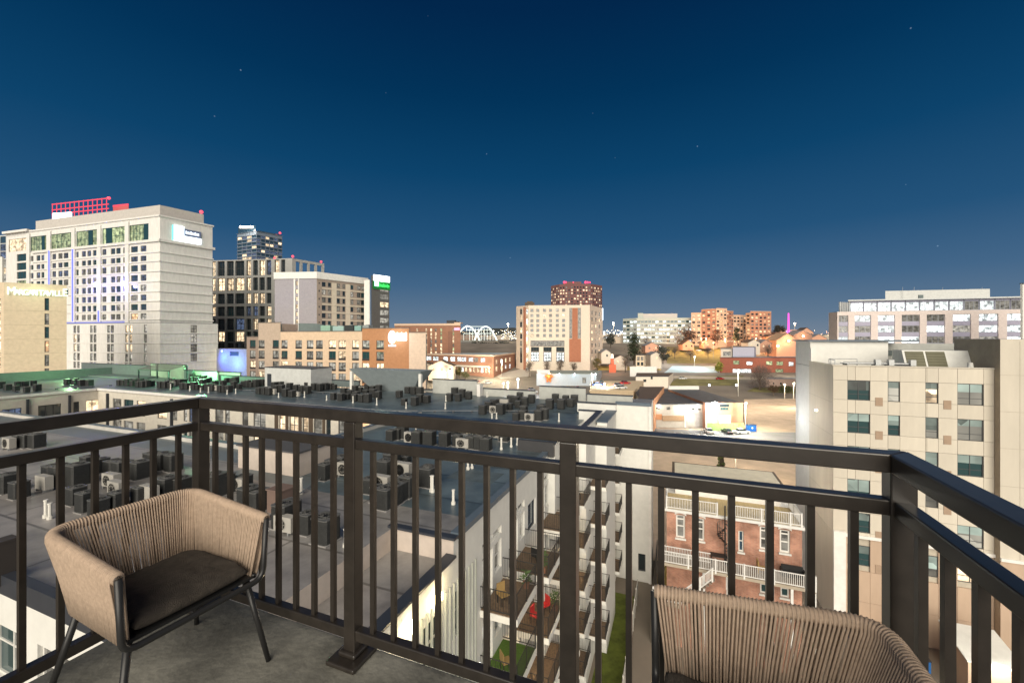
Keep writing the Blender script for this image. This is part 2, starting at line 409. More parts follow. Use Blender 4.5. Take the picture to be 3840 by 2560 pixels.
# ================================================================== ground
ASPH = M('city ground', (.20, .17, .135), .85, .3, .05)
gm = MB(); xs = [-9000, -1200, -400, -150, -60, 0, 60, 150, 400, 1200, 9000]
ys = [-300, -50, 0, 50, 100, 150, 180, 200, 225, 250, 270, 300, 330, 365, 400, 600, 1200, 3000, 9000]
for x0, x1 in zip(xs, xs[1:]):
    for y0, y1 in zip(ys, ys[1:]):
        gm.quad((x0, y0, T(y0)), (x1, y0, T(y0)), (x1, y1, T(y1)), (x0, y1, T(y1)))
struct('ground', gm, ASPH)
def sheet(name, pix, mat, up, D=None):
    """a flat surface on the terrain, given by photo pixels that lie on it"""
    pts = []
    for px, py in pix:
        lo, hi = 20., 1500.
        for _ in range(60):
            m = (lo + hi) / 2
            if EYE - (py - 1265) / FPX * m > T(m): lo = m
            else: hi = m
        pts.append(((px - 1920) / FPX * lo, lo))
    bm_ = bmesh.new()
    vsb = [bm_.verts.new((x, y, 0)) for x, y in pts]; bm_.faces.new(vsb)
    for yb in (180, 270, 400):
        bmesh.ops.bisect_plane(bm_, geom=bm_.verts[:] + bm_.edges[:] + bm_.faces[:], plane_co=(0, yb, 0), plane_no=(0, 1, 0))
    for v in bm_.verts: v.co.z = T(v.co.y) + up
    me = bpy.data.meshes.new(name); bm_.to_mesh(me); bm_.free(); me.materials.append(mat)
    o = link(name, me); o['kind'] = 'structure'
    return o
DIRT = M('tan gravel', (.55, .42, .30), .95, .20, .22, streak=1)
ROADM = M('asphalt road', (.16, .165, .17), .6, .25, .3)
LAWN = M('dry lawn', (.19, .17, .06), .95, .4, .2)
sheet('gravel_lot', [(2440, 2100), (2600, 2100), (3090, 1900), (3090, 1492), (2790, 1497), (2790, 1612), (2440, 1605)], DIRT, .008)
sheet('alley', [(2440, 1655), (3090, 1682), (3090, 1622), (2790, 1618), (2440, 1606)], ROADM, .016)
sheet('street', [(1500, 1478), (2200, 1478), (2420, 1490), (2420, 1520), (1500, 1560)], ROADM, .008)
sheet('street', [(2500, 1408), (3060, 1418), (3060, 1428), (2500, 1418)], M('concrete road', (.42, .36, .27), .8, .2, .3), .012)
sheet('lawn', [(2555, 1408), (2790, 1408), (2760, 1446), (2500, 1446)], LAWN, .008)
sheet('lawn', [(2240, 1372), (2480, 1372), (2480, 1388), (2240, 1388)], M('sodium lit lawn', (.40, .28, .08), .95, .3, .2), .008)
sheet('lawn', [(2500, 1300), (2700, 1300), (2700, 1362), (2500, 1362)], LAWN, .010)
sheet('lawn', [(2830, 1452), (3060, 1456), (3060, 1478), (2800, 1468)], LAWN, .010)
sheet('sports_court', [(2520, 1372), (2685, 1372), (2690, 1397), (2490, 1397)], M('pale blue court', (.40, .50, .52), .8, .12, .3), .012)
sheet('driveway', [(1850, 1405), (1985, 1375), (1990, 1410), (1880, 1420)], M('pale paving', (.5, .45, .38), .8), .02)

# ================================================================== the apartment block whose roofs lie below the balcony
RZ = 20.0
ROOFM = membrane('roof membrane', (.27, .25, .232))
own = thing('apartment_building', 'large white apartment building with flat grey roofs full of condensers, below the balcony', 'building', UV(-40, 25) + (0,))
TEALLIT = membrane('teal lit roof membrane', (.098, .128, .141))  # teal light on the farther roofs is put into this sheet colour
def ring(u0, u1, v0, v1, z=RZ, mat=None):
    m = MB(); m.poly([UV(u0, v0) + (z,), UV(u1, v0) + (z,), UV(u1, v1) + (z,), UV(u0, v1) + (z,)]); wpart('roof', m, mat or ROOFM, own)
UE = -8.1
ring(-112, -24.5, 6.5, 18.2); ring(-112, -24.5, 18.2, 20.7, mat=TEALLIT); ring(-24.5, -11, 6.5, 16.4); ring(-24.5, UE, 16.4, 20.7, mat=TEALLIT); ring(-11, UE, 14.4, 16.4); ring(-24.5, UE, 20.7, 36.8, mat=TEALLIT); ring(-112, UE, 36.8, 51.5, mat=TEALLIT); ring(-112, -84, 20.7, 36.8, mat=TEALLIT)
ring(-11, UE, 6.5, 14.4, 19.1); ring(UE, -2.4, 49.6, 56); ring(UE, -6.2, 43, 49.6)
def wallbox(name, u0, u1, v0, v1, z0, z1, mat, cap=None, capw=.08, caph=.09, root=own):
    m = MB(); m.uvbox(u0, u1, v0, v1, z0, z1); wpart(name, m, mat, root)
    if cap:
        c = MB(); c.uvbox(u0 - capw, u1 + capw, v0 - capw, v1 + capw, z1 + .002, z1 + caph); wpart('coping', c, cap, root)
# walls
def fv(u0, u1, v): return Face(UV(u0, v), UV(u1, v))
def fe(u, v0, v1): return Face(UV(u, v0), UV(u, v1))
SOUTH = fv(-112, UE, 6.5)
ws = []
for k in range(34):
    u = -108 + k * 2.9
    if u > -12: break
    for z in (16.9, 13.8, 10.7):
        ws.append((u + 112, u + 114.1, z, z + 1.75, pick(('teal', 5), ('curt', 2), ('dim', 2)), dict(nx=2, frame=WFRAME, nz=1, zs=(.62,))))
facade(own, SOUTH, 0, 19.75, WHITE, ws)
wallbox('parapet', -112, -11, 6.42, 6.72, 19.75, 20.35, BLACKCAP, None)
# east wall with doors, windows and balconies
EAST = fe(UE, 6.5, 49.6)
floors = [15.75 - 3.1 * k for k in range(5)]
bal_cols = [(16.8, 19.5, 1.8), (20.3, 22.9, 2.2), (25.4, 28.3, 2.1), (29.9, 32.4, 2.1)]
ew = []
for (v0, v1, d_) in bal_cols:
    for i, z in enumerate(floors):
        a = v0 - 6.5 + .25
        ew.append((a, a + 1.15, z + .02, z + 2.15, pick(('curt', 2), ('dark', 2), ('warm', 2)), dict(frame=WFRAME, nx=2, fw=.12)))
        ew.append((a + 1.4, a + 2.25, z + .7, z + 2.15, pick(('teal', 2), ('dim', 2), ('curt', 1)), dict(frame=WFRAME, nz=2)))
        if i == 0: ew.append((a, a + 2.25, z + 2.4, z + 2.8, pick(('dark', 1), ('curt', 1)), dict(frame=WFRAME, nx=3)))
for v in (8.6, 12.2, 14.3):
    for z in floors:
        ew.append((v - 6.5, v - 6.5 + 1.25, z + .3, z + 2.1, pick(('teal', 3), ('dim', 1)), dict(frame=WFRAME, zs=(.5,))))
for z in floors: ew.append((23.4 - 6.5, 24.9 - 6.5, z + .5, z + 2.2, 'blue', dict(frame=FRAME)))
facade(own, EAST, 0, 19.0, WHITE, ew, s0=0, s1=43.1)
up_ = MB(); up_.quad(EAST.P(7.9, 19.0), EAST.P(43.1, 19.0), EAST.P(43.1, 20), EAST.P(7.9, 20)); wpart('wall', up_, WHITE, own)
n_ = MB(); n_.quad(UV(-11, 14.4) + (19.1,), UV(UE, 14.4) + (19.1,), UV(UE, 14.4) + (20,), UV(-11, 14.4) + (20,))
n_.quad(UV(-11, 6.5) + (19.1,), UV(-11, 14.4) + (19.1,), UV(-11, 14.4) + (20,), UV(-11, 6.5) + (20,)); wpart('wall', n_, M('pink grey stucco', (.5, .43, .37)), own)
wallbox('coping', -11.2, UE + .1, 14.3, 14.62, 20.003, 20.10, BLACKCAP)
wallbox('parapet', UE - .22, UE + .08, 6.5, 14.28, 18.98, 19.35, WHITE, BLACKCAP)
wallbox('parapet', UE - .30, UE + .06, 14.7, 27.4, 19.9, 20.14, GREYCAP)
wallbox('parapet', -10.3, UE + .45, 27.5, 27.8, 19.75, 20.75, M('charcoal fascia', (.04, .04, .042), .6))
wallbox('parapet', UE - .1, UE + .45, 27.8, 33, 14, 20.6, WHITE, BLACKCAP)
wallbox('bay', UE + .01, -6.5, 33, 40.3, 0, 19.9, WHITE)
wallbox('parapet', -6.8, -6.45, 32.9, 40.4, 19.9, 20.85, WHITE, BLACKCAP); wallbox('parapet', -8.6, -6.85, 40.1, 40.4, 19.9, 20.85, WHITE, BLACKCAP)
wallbox('bay', -6.49, -5.5, 37.2, 43, 0, 20.2, WHITE); wallbox('parapet', -6.3, -5.42, 36.9, 43.0, 20.21, 20.5, WHITE, GREYCAP)
wallbox('parapet', -9.4, -5.45, 43.05, 43.4, 20.2, 21.15, WHITE, BLACKCAP)
# the far end block with the tall blank white wall
facade(own, fv(-6.2, -2.4, 49.6), 0, 20.15, WHITE, [(2.45, 3.25, 1.2, 3.2, 'dark', dict(fw=.1))])
facade(own, fe(-2.4, 49.6, 56), 0, 20.15, WHITE, [(1.5 + 2 * k, 2.7 + 2 * k, z + .6, z + 2.2, 'dark') for k in range(2) for z in floors])
facade(own, fe(-6.2, 43.4, 49.6), 0, 20.15, WHITE, [(1.2, 2.6, z + .05, z + 2.1, 'dim', dict(nx=2)) for z in floors])
wallbox('coping', -6.3, -2.3, 49.5, 49.85, 20.15, 20.5, GREYCAP); wallbox('pilaster', -2.6, -2.3, 49.45, 49.6, 0, 20.14, M('pale trim', (.7, .68, .64)))
# ribbed metal cladding beside the wall lamps
RIB = M('sage grey ribbed metal', (.40, .42, .37), .5)
pn = MB(); pn.box(5.25, 8.9, -.03, .04, 0, 19.0, mat=EAST.mat(0, 0)); pn = MB()
for k in range(15): pn.box(5.3 + k * .32, 5.36 + k * .32, -.07, .03, 0, 18.3, mat=EAST.mat(0, 0))
o = wpart('cladding_rib', pn, RIB, own); o['kind'] = 'stuff'
# repaired patches on the roofs
rp = random.Random(21)
for i in range(26):
    u, v = (rp.uniform(-60, -26), rp.uniform(8, 17)) if i < 10 else (rp.uniform(-22, -10), rp.uniform(17, 35)) if i < 16 else (rp.uniform(-60, -10), rp.uniform(38, 47))
    w_, h_ = rp.uniform(.8, 3), rp.uniform(.6, 2); t_ = rp.uniform(.55, 1.25); bc = (.25, .232, .215) if i < 10 else (.098, .128, .141)
    m = MB(); m.poly([UV(u, v) + (RZ + .006,), UV(u + w_, v) + (RZ + .006,), UV(u + w_, v + h_) + (RZ + .006,), UV(u, v + h_) + (RZ + .006,)]); wpart('roof_patch', m, M('roof patch %.2f %d' % (t_, i < 10), tuple(q * t_ for q in bc), .6, .3, 1.2), own)
# balconies
DECKM = M('timber deck', (.16, .11, .07), .8, .3, 6); RAILM = M('black balcony rail', (.025, .024, .022), .45)
BALC = {}
def balcony(v0, v1, d_, z, u_, turf=False):
    k = (round(v1 - v0, 2), d_, turf)
    w = v1 - v0
    root_loc = Vector(UV(u_, v0) + (z,)) - own.location
    rot = -TH
    if k not in BALC:
        s = MB(); s.box(0, d_, 0, w, -.32, -.02); BALC[k] = [s.mesh('balcony', M('white slab edge', (.66, .65, .60)))]
        dk = MB(); dk.box(.02, d_ - .06, .04, w - .04, -.018, .012); BALC[k].append(dk.mesh('deck', M('green turf mat', (.07, .13, .02), .95, .3, 9) if turf else DECKM))
        rl = MB()
        for (a, b) in (((d_ - .05, .04), (d_ - .05, w - .04)), ((0, .04), (d_ - .05, .04)), ((0, w - .04), (d_ - .05, w - .04))):
            for z_ in (.12, 1.05): rl.tube([a + (z_,), b + (z_,)], .022, 6)
            n = max(2, int(math.dist(a, b) / .12))
            for i in range(n + 1):
                x = a[0] + (b[0] - a[0]) * i / n; y = a[1] + (b[1] - a[1]) * i / n
                rl.box(x - .008, x + .008, y - .008, y + .008, .12, 1.05)
        for p in ((d_ - .05, .04), (d_ - .05, w - .04), (d_ - .05, w / 2)): rl.box(p[0] - .025, p[0] + .025, p[1] - .025, p[1] + .025, 0, 1.08)
        BALC[k].append(rl.mesh('railing', RAILM))
    b = link('balcony', BALC[k][0], own, root_loc, rot); link('deck', BALC[k][1], b); link('railing', BALC[k][2], b); return b
for ci, (v0, v1, d_) in enumerate(bal_cols):
    for i, z in enumerate(floors): balcony(v0, v1, d_, z, UE + .003, turf=(ci == 0 and i == 1))
for z in floors: balcony(34.2, 36.4, 1.4, z, -6.497)
for z in floors: balcony(44.6, 47.2, .95, z, -6.197)
# warm lamps under some balconies
BULB = {}
def bulb(name, loc, r, mat, root=None):
    k = (round(r, 3), mat.name)
    if k not in BULB: BULB[k] = MB().ball((0, 0, 0), r, 8).mesh('bulb', mat)
    return link(name, BULB[k], root, Vector(loc) - (root.location if root else Vector((0, 0, 0))))
for (v, z, u) in ((21.6, 15.1, -7), (31, 12, -7), (27, 9, -7.2), (21.5, 12, -7.1), (31, 15.2, -7.2), (18.2, 12, -7.3)):
    p = UV(u, v) + (z,); bulb('ceiling_lamp', p, .09, WARM_E, own); point('lamp', (p[0], p[1], p[2] - .2), 45, (1, .72, .4), own, .1)
# two bright wall lamps on the near part of the east wall
for v in (11.35, 13.0):
    p = UV(UE + .14, v) + (18.55,)
    l = MB(); l.box(-.10, .10, -.2, .2, -.12, .12); o = link('wall_lamp', l.mesh('wall_lamp', E('sconce glow', (1, .80, .42), 18)), own, Vector(p) - own.location, -TH)
    q = UV(UE + .5, v) + (18.5,); point('lamp', q, 46, (1, .80, .45), own, .12)
# courtyard walls
NORTH = fv(-84, -24.5, 36.8)
cw = []
def upx(px, v):                                             # street-grid u of a sight line at a given v
    k = (px - 1920) / FPX; D = v / (ST * k + CT); return (k * CT - ST) * D
for (a, b, kd, o) in ((423, 455, 'dim', {}), (464, 500, 'teal', {}), (512, 545, 'warm', {}), (590, 625, 'warm', {}), (640, 665, 'dim', {}), (688, 702, 'curt', {}), (708, 730, 'bref', {}),
        (806, 838, 'dim', {}), (843, 862, 'curt', {}), (908, 931, 'dim', {}), (950, 996, 'curt', dict(nx=2)), (1046, 1069, 'warm', {}), (1084, 1118, 'warm', dict(nx=2)), (1134, 1156, 'warm', {}),
        (1176, 1207, 'dim', {}), (1222, 1240, 'dark', {}), (1268, 1296, 'curt', {}), (1352, 1384, 'orange', {})):
    for (z0, z1) in ((16.4, 18.7), (13.2, 15.5), (10.1, 12.3)):
        cw.append((upx(a, 36.8) + 84, upx(b, 36.8) + 84, z0, z1, kd if z0 > 16 else pick(('warm', 2), ('curt', 2), ('dim', 2), ('teal', 1)), dict(frame=FRAME, zs=(.45,), **o)))
facade(own, NORTH, 4, 20.0, M('courtyard stucco', (.60, .56, .48)), cw)
bu0, bu1 = upx(1032, 36.8), upx(1250, 36.8)
for (a, b) in ((1030, 1044), (1071, 1082), (1120, 1132), (1158, 1174), (1209, 1220)):
    wallbox('brown_panel', upx(a, 36.8), upx(b, 36.8), 36.76, 36.8, 9, 19.2, M('dark brown panel', (.09, .065, .045)))
WEST = fe(-84, 20.7, 36.8)
def vpx(px, u):
    k = (px - 1920) / FPX; D = u / (k * CT - ST); return (ST * k + CT) * D
ww = []
for (a, b, y0, y1, kd) in ((8, 82, 1517, 1532, 'bref'), (143, 230, 1500, 1550, 'dark'), (275, 298, 1490, 1535, 'dark'), (322, 395, 1484, 1534, 'warm')):
    s0, s1 = vpx(a, -84) - 20.7, vpx(b, -84) - 20.7
    s0 = max(s0, .3)
    if s1 > s0 + .3: ww.append((s0, s1, 15.6, 18.3, kd, dict(nx=3, frame=FRAME)))
facade(own, WEST, 4, 20.0, M('courtyard stucco', (.60, .56, .48)), ww)
cf = MB(); cf.poly([UV(-84, 20.7) + (4,), UV(-24.5, 20.7) + (4,), UV(-24.5, 36.8) + (4,), UV(-84, 36.8) + (4,)]); wpart('courtyard_floor', cf, M('courtyard paving', (.3, .28, .25)), own)
# edges of the roofs round the courtyard
wallbox('parapet', -84, -24.6, 20.45, 20.75, 19.6, 20.32, M('pale roof upstand', (.50, .48, .44)), GREYCAP, .04, .05)
wallbox('parapet', -24.75, -24.4, 20.8, 36.7, 19.6, 20.32, M('pale roof upstand', (.50, .48, .44)), GREYCAP, .04, .05)
wallbox('fascia', -84, -24.8, 36.6, 36.9, 19.75, 20.08, M('pale trim', (.7, .68, .64)))
wallbox('fascia', -84.1, -83.8, 20.8, 36.5, 19.75, 20.08, M('pale trim', (.7, .68, .64)))
for px in (97, 255, 400, 640): wallbox('downpipe', upx(px, 36.6) if px > 390 else -83.99, (upx(px, 36.6) if px > 390 else -83.99) + .25, 36.5 if px > 390 else vpx(px, -84), (36.5 if px > 390 else vpx(px, -84)) + .25, 12, 19.4, BLACKCAP)
# screens and upstands along the back of the far roofs (v = 51.5)
SCRG = M('grey roof screen', (.40, .41, .38)); SCRD = M('dark slate roof screen', (.12, .15, .15), .6); GREENLIT = M('green lit parapet', (.30, .42, .30))  # green walls: the green light on them is put into the colour
def screen(px0, px1, ytop, mat, v=51.5, th=.35, cap=BLACKCAP, base=RZ - .05, name='roof_screen'):
    u0, u1 = upx(px0, v), upx(px1, v); k = ((px0 + px1) / 2 - 1920) / FPX; D = v / (ST * k + CT)
    wallbox(name, u0, u1, v, v + th, base, PZ(ytop, D), mat, cap)
screen(1622, 1788, 1425, SCRG); screen(1792, 2006, 1461, SCRG, 51.9); screen(2022, 2196, 1452, SCRG, 51.7); screen(2202, 2372, 1482, SCRG, 51.6)
screen(1788, 1800, 1440, M('pale trim', (.7, .68, .64)), 50.6, 1, None); screen(1345, 1620, 1455, SCRG, 52.4)
screen(820, 1020, 1412, SCRD, 52.2); screen(1166, 1345, 1425, SCRD, 52.5)
screen(565, 690, 1366, GREENLIT, 51.6); screen(722, 815, 1392, GREENLIT, 51.6); screen(690, 722, 1388, SCRD, 51.2); screen(816, 900, 1396, SCRG, 56); screen(305, 562, 1366, SCRD, 51.4)
screen(255, 303, 1390, GREENLIT, 54)
wallbox('roof_screen', -112.4, -112, 6.5, 51.5, 19.9, 21.6, SCRD, None)
sl = MB(); ua, ub = upx(305, 50), upx(565, 50)
sl.prism([UV(ua, 47.5), UV(ub, 47.5), UV(ub, 51.3), UV(ua, 51.3)], RZ, RZ + .25); wpart('plinth', sl, SCRD, own)
# sloped hood seen as a trapezoid, its sides leaning out
tr = MB(); v = 50.6; a0, a1, b0, b1 = upx(1347, v), upx(1612, v), upx(1402, v), upx(1548, v)
z1 = 23.35
A = [UV(a0, v - 2.2) + (z1,), UV(a1, v - 2.2) + (z1,), UV(b1, v) + (RZ,), UV(b0, v) + (RZ,)]
Bk = [UV(a0, v + .9) + (z1,), UV(a1, v + .9) + (z1,), UV(b1, v + .9) + (RZ,), UV(b0, v + .9) + (RZ,)]
tr.quad(A[3], A[2], A[1], A[0]); tr.quad(Bk[0], Bk[1], Bk[2], Bk[3]); tr.quad(A[0], A[1], Bk[1], Bk[0]); tr.quad(A[1], A[2], Bk[2], Bk[1]); tr.quad(A[0], Bk[0], Bk[3], A[3])
wpart('roof_hood', tr, M('blue grey hood', (.25, .29, .30), .6), own)
wallbox('hood_leg', a0 + .1, a0 + .5, v - 2.1, v - 1.7, RZ, z1 - .4, WHITE); wallbox('hood_leg', a1 - .5, a1 - .1, v - 2.1, v - 1.7, RZ, z1 - .4, WHITE)
# grey stair box with a dark door
u0, u1, u2 = upx(1022, 50.5), upx(1070, 48.3), upx(1166, 48.3)
wallbox('stair_box', u0 + 1, u2, 48.3, 52.5, RZ, 23.1, M('pale grey cladding', (.50, .51, .49)), BLACKCAP)
wallbox('stair_door', u0 + .96, u0 + 1.0, 48.9, 49.8, RZ + .05, RZ + 2.1, BLACKCAP)
wallbox('stair_door', u0 + 1.6, u0 + 2.5, 48.25, 48.3, RZ + .05, RZ + 2.1, BLACKCAP)
# pink grey lift overrun and brown box on the near roof
wallbox('lift_overrun', upx(945, 18.5), upx(1150, 18.2), 17.6, 20.3, RZ, 21.35, M('pink grey stucco', (.5, .43, .37)), M('dark roofing', (.07, .07, .075)))
# black pergola of slats among the condensers
x0, y0 = onplane(520, 1424, RZ); m = MB()
pg = thing('pergola', 'dark timber pergola with pale slats behind the rooftop condensers', 'pergola', (x0, y0, RZ), -TH)
for (a, b) in ((0, 0), (9, 0), (0, 3), (9, 3)): part('post', MB().box(a - .1, a + .1, b - .1, b + .1, 0, 2.0 + b * .25), BLACKCAP, pg)
for k in range(12):
    q = MB(); q.poly([(k * .8, 0, 2.1), (k * .8 + .3, 0, 2.1), (k * .8 + .3, 3, 2.85), (k * .8, 3, 2.85)]); q.poly([(k * .8, 0, 2.04), (k * .8, 3, 2.79), (k * .8 + .3, 3, 2.79), (k * .8 + .3, 0, 2.04)]); part('slat', q, M('grey slat', (.25, .24, .22)), pg)
part('beam', MB().box(-.3, 9.3, -.1, .1, 1.85, 2.02), BLACKCAP, pg)

# ================================================================== the cream building on the right
cb = thing('hotel_building', 'cream panelled six storey building with square windows, right of the brick house', 'building', UV(21, 52) + (0,))
FRT = fv(14.4, 25.9, 48.5)
PANEL = M('cream wall panel', (.55, .505, .42), .75, .09, .7, streak=.2, orand=.05); PANELB = M('tan wall panel', (.45, .335, .245), .8, .09, .7, streak=.2, orand=.06)
ZT = 25.26; ZB = 9.15
cols = [('W1', 3178, 3263), ('W2', 3330, 3375), ('W3', 3471, 3519), ('W4', 3591, 3689)]
cs = [(n, FRT.S(a), FRT.S(b)) for n, a, b in cols]
vents = [(FRT.S(3282), FRT.S(3310)), (FRT.S(3538), FRT.S(3567))]
wins = []
for k in range(6):
    zc = 23.0 - 3.13 * k
    for n, a, b in cs:
        kd = pick(('teal', 5), ('dark', 1), ('smooth', 2)) if n in ('W1', 'W2') else pick(('smooth', 4), ('teal', 1), ('warm', 1))
        if k < 2 and n == 'W4': kd = 'smooth'
        wins.append((a, b, zc - .95, zc + .92, kd, dict(nx=2 if n in ('W1', 'W4') else 1, zs=(.30,), fw=.055, blind=random.choice((.33, .4, .5, .62)))))
hl = [(w[0], w[1], w[2], w[3]) for w in wins]
for w in wins: window(cb, FRT, w[0], w[1], w[2], w[3], w[4], inn=.10, **w[5])
for k in range(6):
    zc = 23.0 - 3.13 * k
    for (a, b) in vents:
        strip(cb, 'vent', FRT, a, b, zc - 1.4, zc - .62, .04, M('brown vent grille', (.33, .24, .17)))
# panels: joints at the window edges, as on the real wall
xs_ = sorted({0, FRT.L, *[round(c[1], 3) for c in cs], *[round(c[2], 3) for c in cs], 1.75, 7.0})
zs_ = [0, 3.0, 5.9, ZB]
for k in range(5, -1, -1):
    zc = 23.0 - 3.13 * k
    if zc - .95 > ZB: zs_ += [zc - .95]
    if zc + .92 > ZB: zs_ += [zc + .92]
zs_ += [ZT]; zs_ = sorted(set(zs_))
PC = {}
for a, b in zip(xs_, xs_[1:]):
    for c, d in zip(zs_, zs_[1:]):
        mx, mz = (a + b) / 2, (c + d) / 2
        if b - a < .05 or d - c < .02: continue
        if any(h[0] - .01 < mx < h[1] + .01 and h[2] - .01 < mz < h[3] + .01 for h in hl): continue
        # the row of windows below the white band stays open in taller panels
        cut = [h for h in hl if h[0] < mx < h[1] and h[2] < d and h[3] > c]
        segs = [(c, d)]
        for h in cut:
            segs = [s for (p, q) in segs for s in ((p, min(q, h[2])), (max(p, h[3]), q)) if s[1] - s[0] > .02]
        for (p, q) in segs:
            key = (round(b - a, 2), round(q - p, 2), q <= ZB + .01)
            if key not in PC: PC[key] = MB().box(.012, key[0] - .012, 0, .2, .012, key[1] - .012).mesh('panel', PANELB if key[2] else PANEL)
            link('panel', PC[key], cb, Vector(FRT.P(a, p)) - cb.location, FRT.ang)
bk = MB(); holes_wall(bk, Face(UV(14.4, 48.66), UV(25.9, 48.66)), 0, ZT, hl, .1); wpart('wall', bk, M('joint backing', (.40, .36, .29)), cb)
strip(cb, 'band', FRT, 0, FRT.L, ZB - .14, ZB + .14, .16, M('pale trim', (.7, .68, .64)))
strip(cb, 'pilaster', FRT, .0, .95, 0, ZB + .3, .22, M('pale trim', (.7, .68, .64)))
strip(cb, 'coping', FRT, -.06, FRT.L, ZT + .002, ZT + .09, .06, M('cream coping', (.55, .51, .43)), .4)
facade(cb, fe(25.9, 44, 52).__class__(UV(14.4, 56), UV(14.4, 48.5)), 0, ZT, PANEL, [])
strip(cb, 'coping', Face(UV(14.4, 56), UV(14.4, 48.5)), 0, 7.5, ZT + .003, ZT + .08, .05, M('cream coping', (.55, .51, .43)), .4)
for z in (ZB, 12.3, 15.4, 18.5, 21.7): strip(cb, 'joint_strip', Face(UV(14.4, 56), UV(14.4, 48.66)), 0, 7.3, z, z + .03, .012, M('joint backing', (.30, .27, .22)))
rm = MB(); rm.poly([UV(14.4, 48.7) + (24.75,), UV(30, 48.7) + (24.75,), UV(40, 62) + (24.75,), UV(14.4, 62) + (24.75,)]); wpart('roof', rm, M('dark roofing', (.07, .07, .075)), cb)
# right wing
WG = fv(25.9, 50, 47.8); facade(cb, WG, 0, 27.85, PANEL, [])
facade(cb, Face(UV(25.9, 54), UV(25.9, 47.8)), 0, 27.85, M('taupe wall', (.40, .33, .25)), [])
wg2 = MB(); wg2.uvbox(25.92, 50, 47.85, 54, 27.8, 27.86); wpart('roof', wg2, GREYCAP, cb)
for s in (1.2, 4.5, 7.8): strip(cb, 'joint_strip', WG, s, s + .03, ZB, 27.7, .012, M('joint backing', (.42, .38, .31)))
for z in (ZB - .1, 12.3, 15.4, 18.6, 21.7, 24.8): strip(cb, 'joint_strip' if z > 10 else 'band', WG, 0, 24, z, z + (.03 if z > 10 else .26), .012 if z > 10 else .14, M('joint backing', (.42, .38, .31)) if z > 10 else M('pale trim', (.7, .68, .64)))
strip(cb, 'base_panel', WG, 0, 24, 0, ZB - .12, .03, PANELB)
# stair tower with the flood-lit white flank, and the back screen
m = MB(); m.uvbox(14.5, 21.5, 56, 62, 0, 27.55); wpart('stair_tower', m, WHITE, cb)
m = MB(); m.uvbox(14.2, 24, 55.7, 62.3, 27.55, 27.72); wpart('coping', m, GREYCAP, cb)
m = MB(); m.uvbox(14.42, 14.62, 55.4, 55.98, 0, 26.8); wpart('corner_trim', m, M('pale trim', (.7, .68, .64)), cb)
m = MB(); m.uvbox(21.5, 38, 61, 61.4, 24.7, 27.3); wpart('roof_screen', m, M('grey roof screen', (.40, .41, .38)), cb)
m = MB(); m.uvbox(30.2, 33.2, 57, 60.9, 24.7, 27.4); wpart('roof_block', m, WHITE, cb)
for u in (23.4, 26, 29): m = MB().uvbox(u, u + .35, 60.9, 61, 25.9, 26.5); wpart('vent', m, SCRD, cb)
# rooftop plant
rz = 24.75
ah = thing('rooftop_air_handler', 'white rooftop air handler with two dark louvred intakes, on the cream building', 'air handler', UV(21.0, 51.2) + (rz,), -TH)
m = MB(); m.poly([(0, 0, .3), (4.9, 0, .3), (4.9, .75, 2.0), (0, .75, 2.0)]); m.poly([(0, .75, 2.0), (4.9, .75, 2.0), (4.9, 2.6, 2.0), (0, 2.6, 2.0)])
m.poly([(0, 0, .3), (0, .75, 2.0), (0, 2.6, 2.0), (0, 2.6, .3)]); m.poly([(4.9, 0, .3), (4.9, 2.6, .3), (4.9, 2.6, 2.0), (4.9, .75, 2.0)]); m.poly([(0, 2.6, .3), (0, 2.6, 2), (4.9, 2.6, 2), (4.9, 2.6, .3)])
part('casing', m, M('plant white paint', (.6, .6, .56), .5), ah)
for x in (.18, 1.75):
    q = MB()
    def fr(x_, t, o=.03): return (x_, .75 * t - o * .9, .3 + 1.7 * t + o * .4)
    q.quad(fr(x, .08), fr(x + 1.42, .08), fr(x + 1.42, .93), fr(x, .93)); q.quad(fr(x, .08, -.02), fr(x, .93, -.02), fr(x + 1.42, .93, -.02), fr(x + 1.42, .08, -.02)); iv = part('louvre', q, M('olive louvre', (.10, .095, .05), .5), ah)
    for t in (.2, .35, .5, .65, .8): part('louvre_blade', MB().tube([fr(x + .03, t, .05), fr(x + 1.39, t, .05)], .02, 5), M('olive louvre', (.10, .095, .05), .5), iv)
part('base', MB().box(-.1, 5.1, -.1, 2.7, 0, .28), STEEL, ah)
d = thing('rooftop_duct', 'white sloping duct box behind the louvred air handler', 'duct', UV(26.2, 52.4) + (rz,), -TH)
m = MB(); m.prism([(0, 0), (2.2, 0), (3.6, .5), (3.6, 2), (0, 2)], .2, 1.5); part('casing', m, M('plant white paint', (.6, .6, .56), .5), d); part('base', MB().box(0, 3.4, .1, 1.9, 0, .2), STEEL, d)
for i, (u, v, h, lab) in enumerate(((26.4, 49.7, .85, 'small white rooftop fan nearest the taupe wall'), (24.9, 49.6, .8, 'small white rooftop fan just right of the louvred air handler'))):
    q = thing('roof_fan', lab, 'roof fan', UV(u, v) + (rz,), -TH, 'small white fans on the cream roof')
    part('base', MB().box(-.4, .4, -.35, .35, 0, .5 + .001), M('plant white paint', (.6, .6, .56), .5), q); part('cap', MB().frus((0, 0, .5), .22, (0, 0, h + .2), .16, 10), M('plant white paint', (.6, .6, .56), .5), q)
pp = thing('pipe_run', 'steel pipe run with valves along the edge of the cream building roof', 'pipes', UV(15.6, 49.6) + (rz,), -TH)
for y in (0, .35, 1.0): part('pipe', MB().tube([(0, y, .75), (5.5, y, .75)], .07, 8), STEEL, pp)
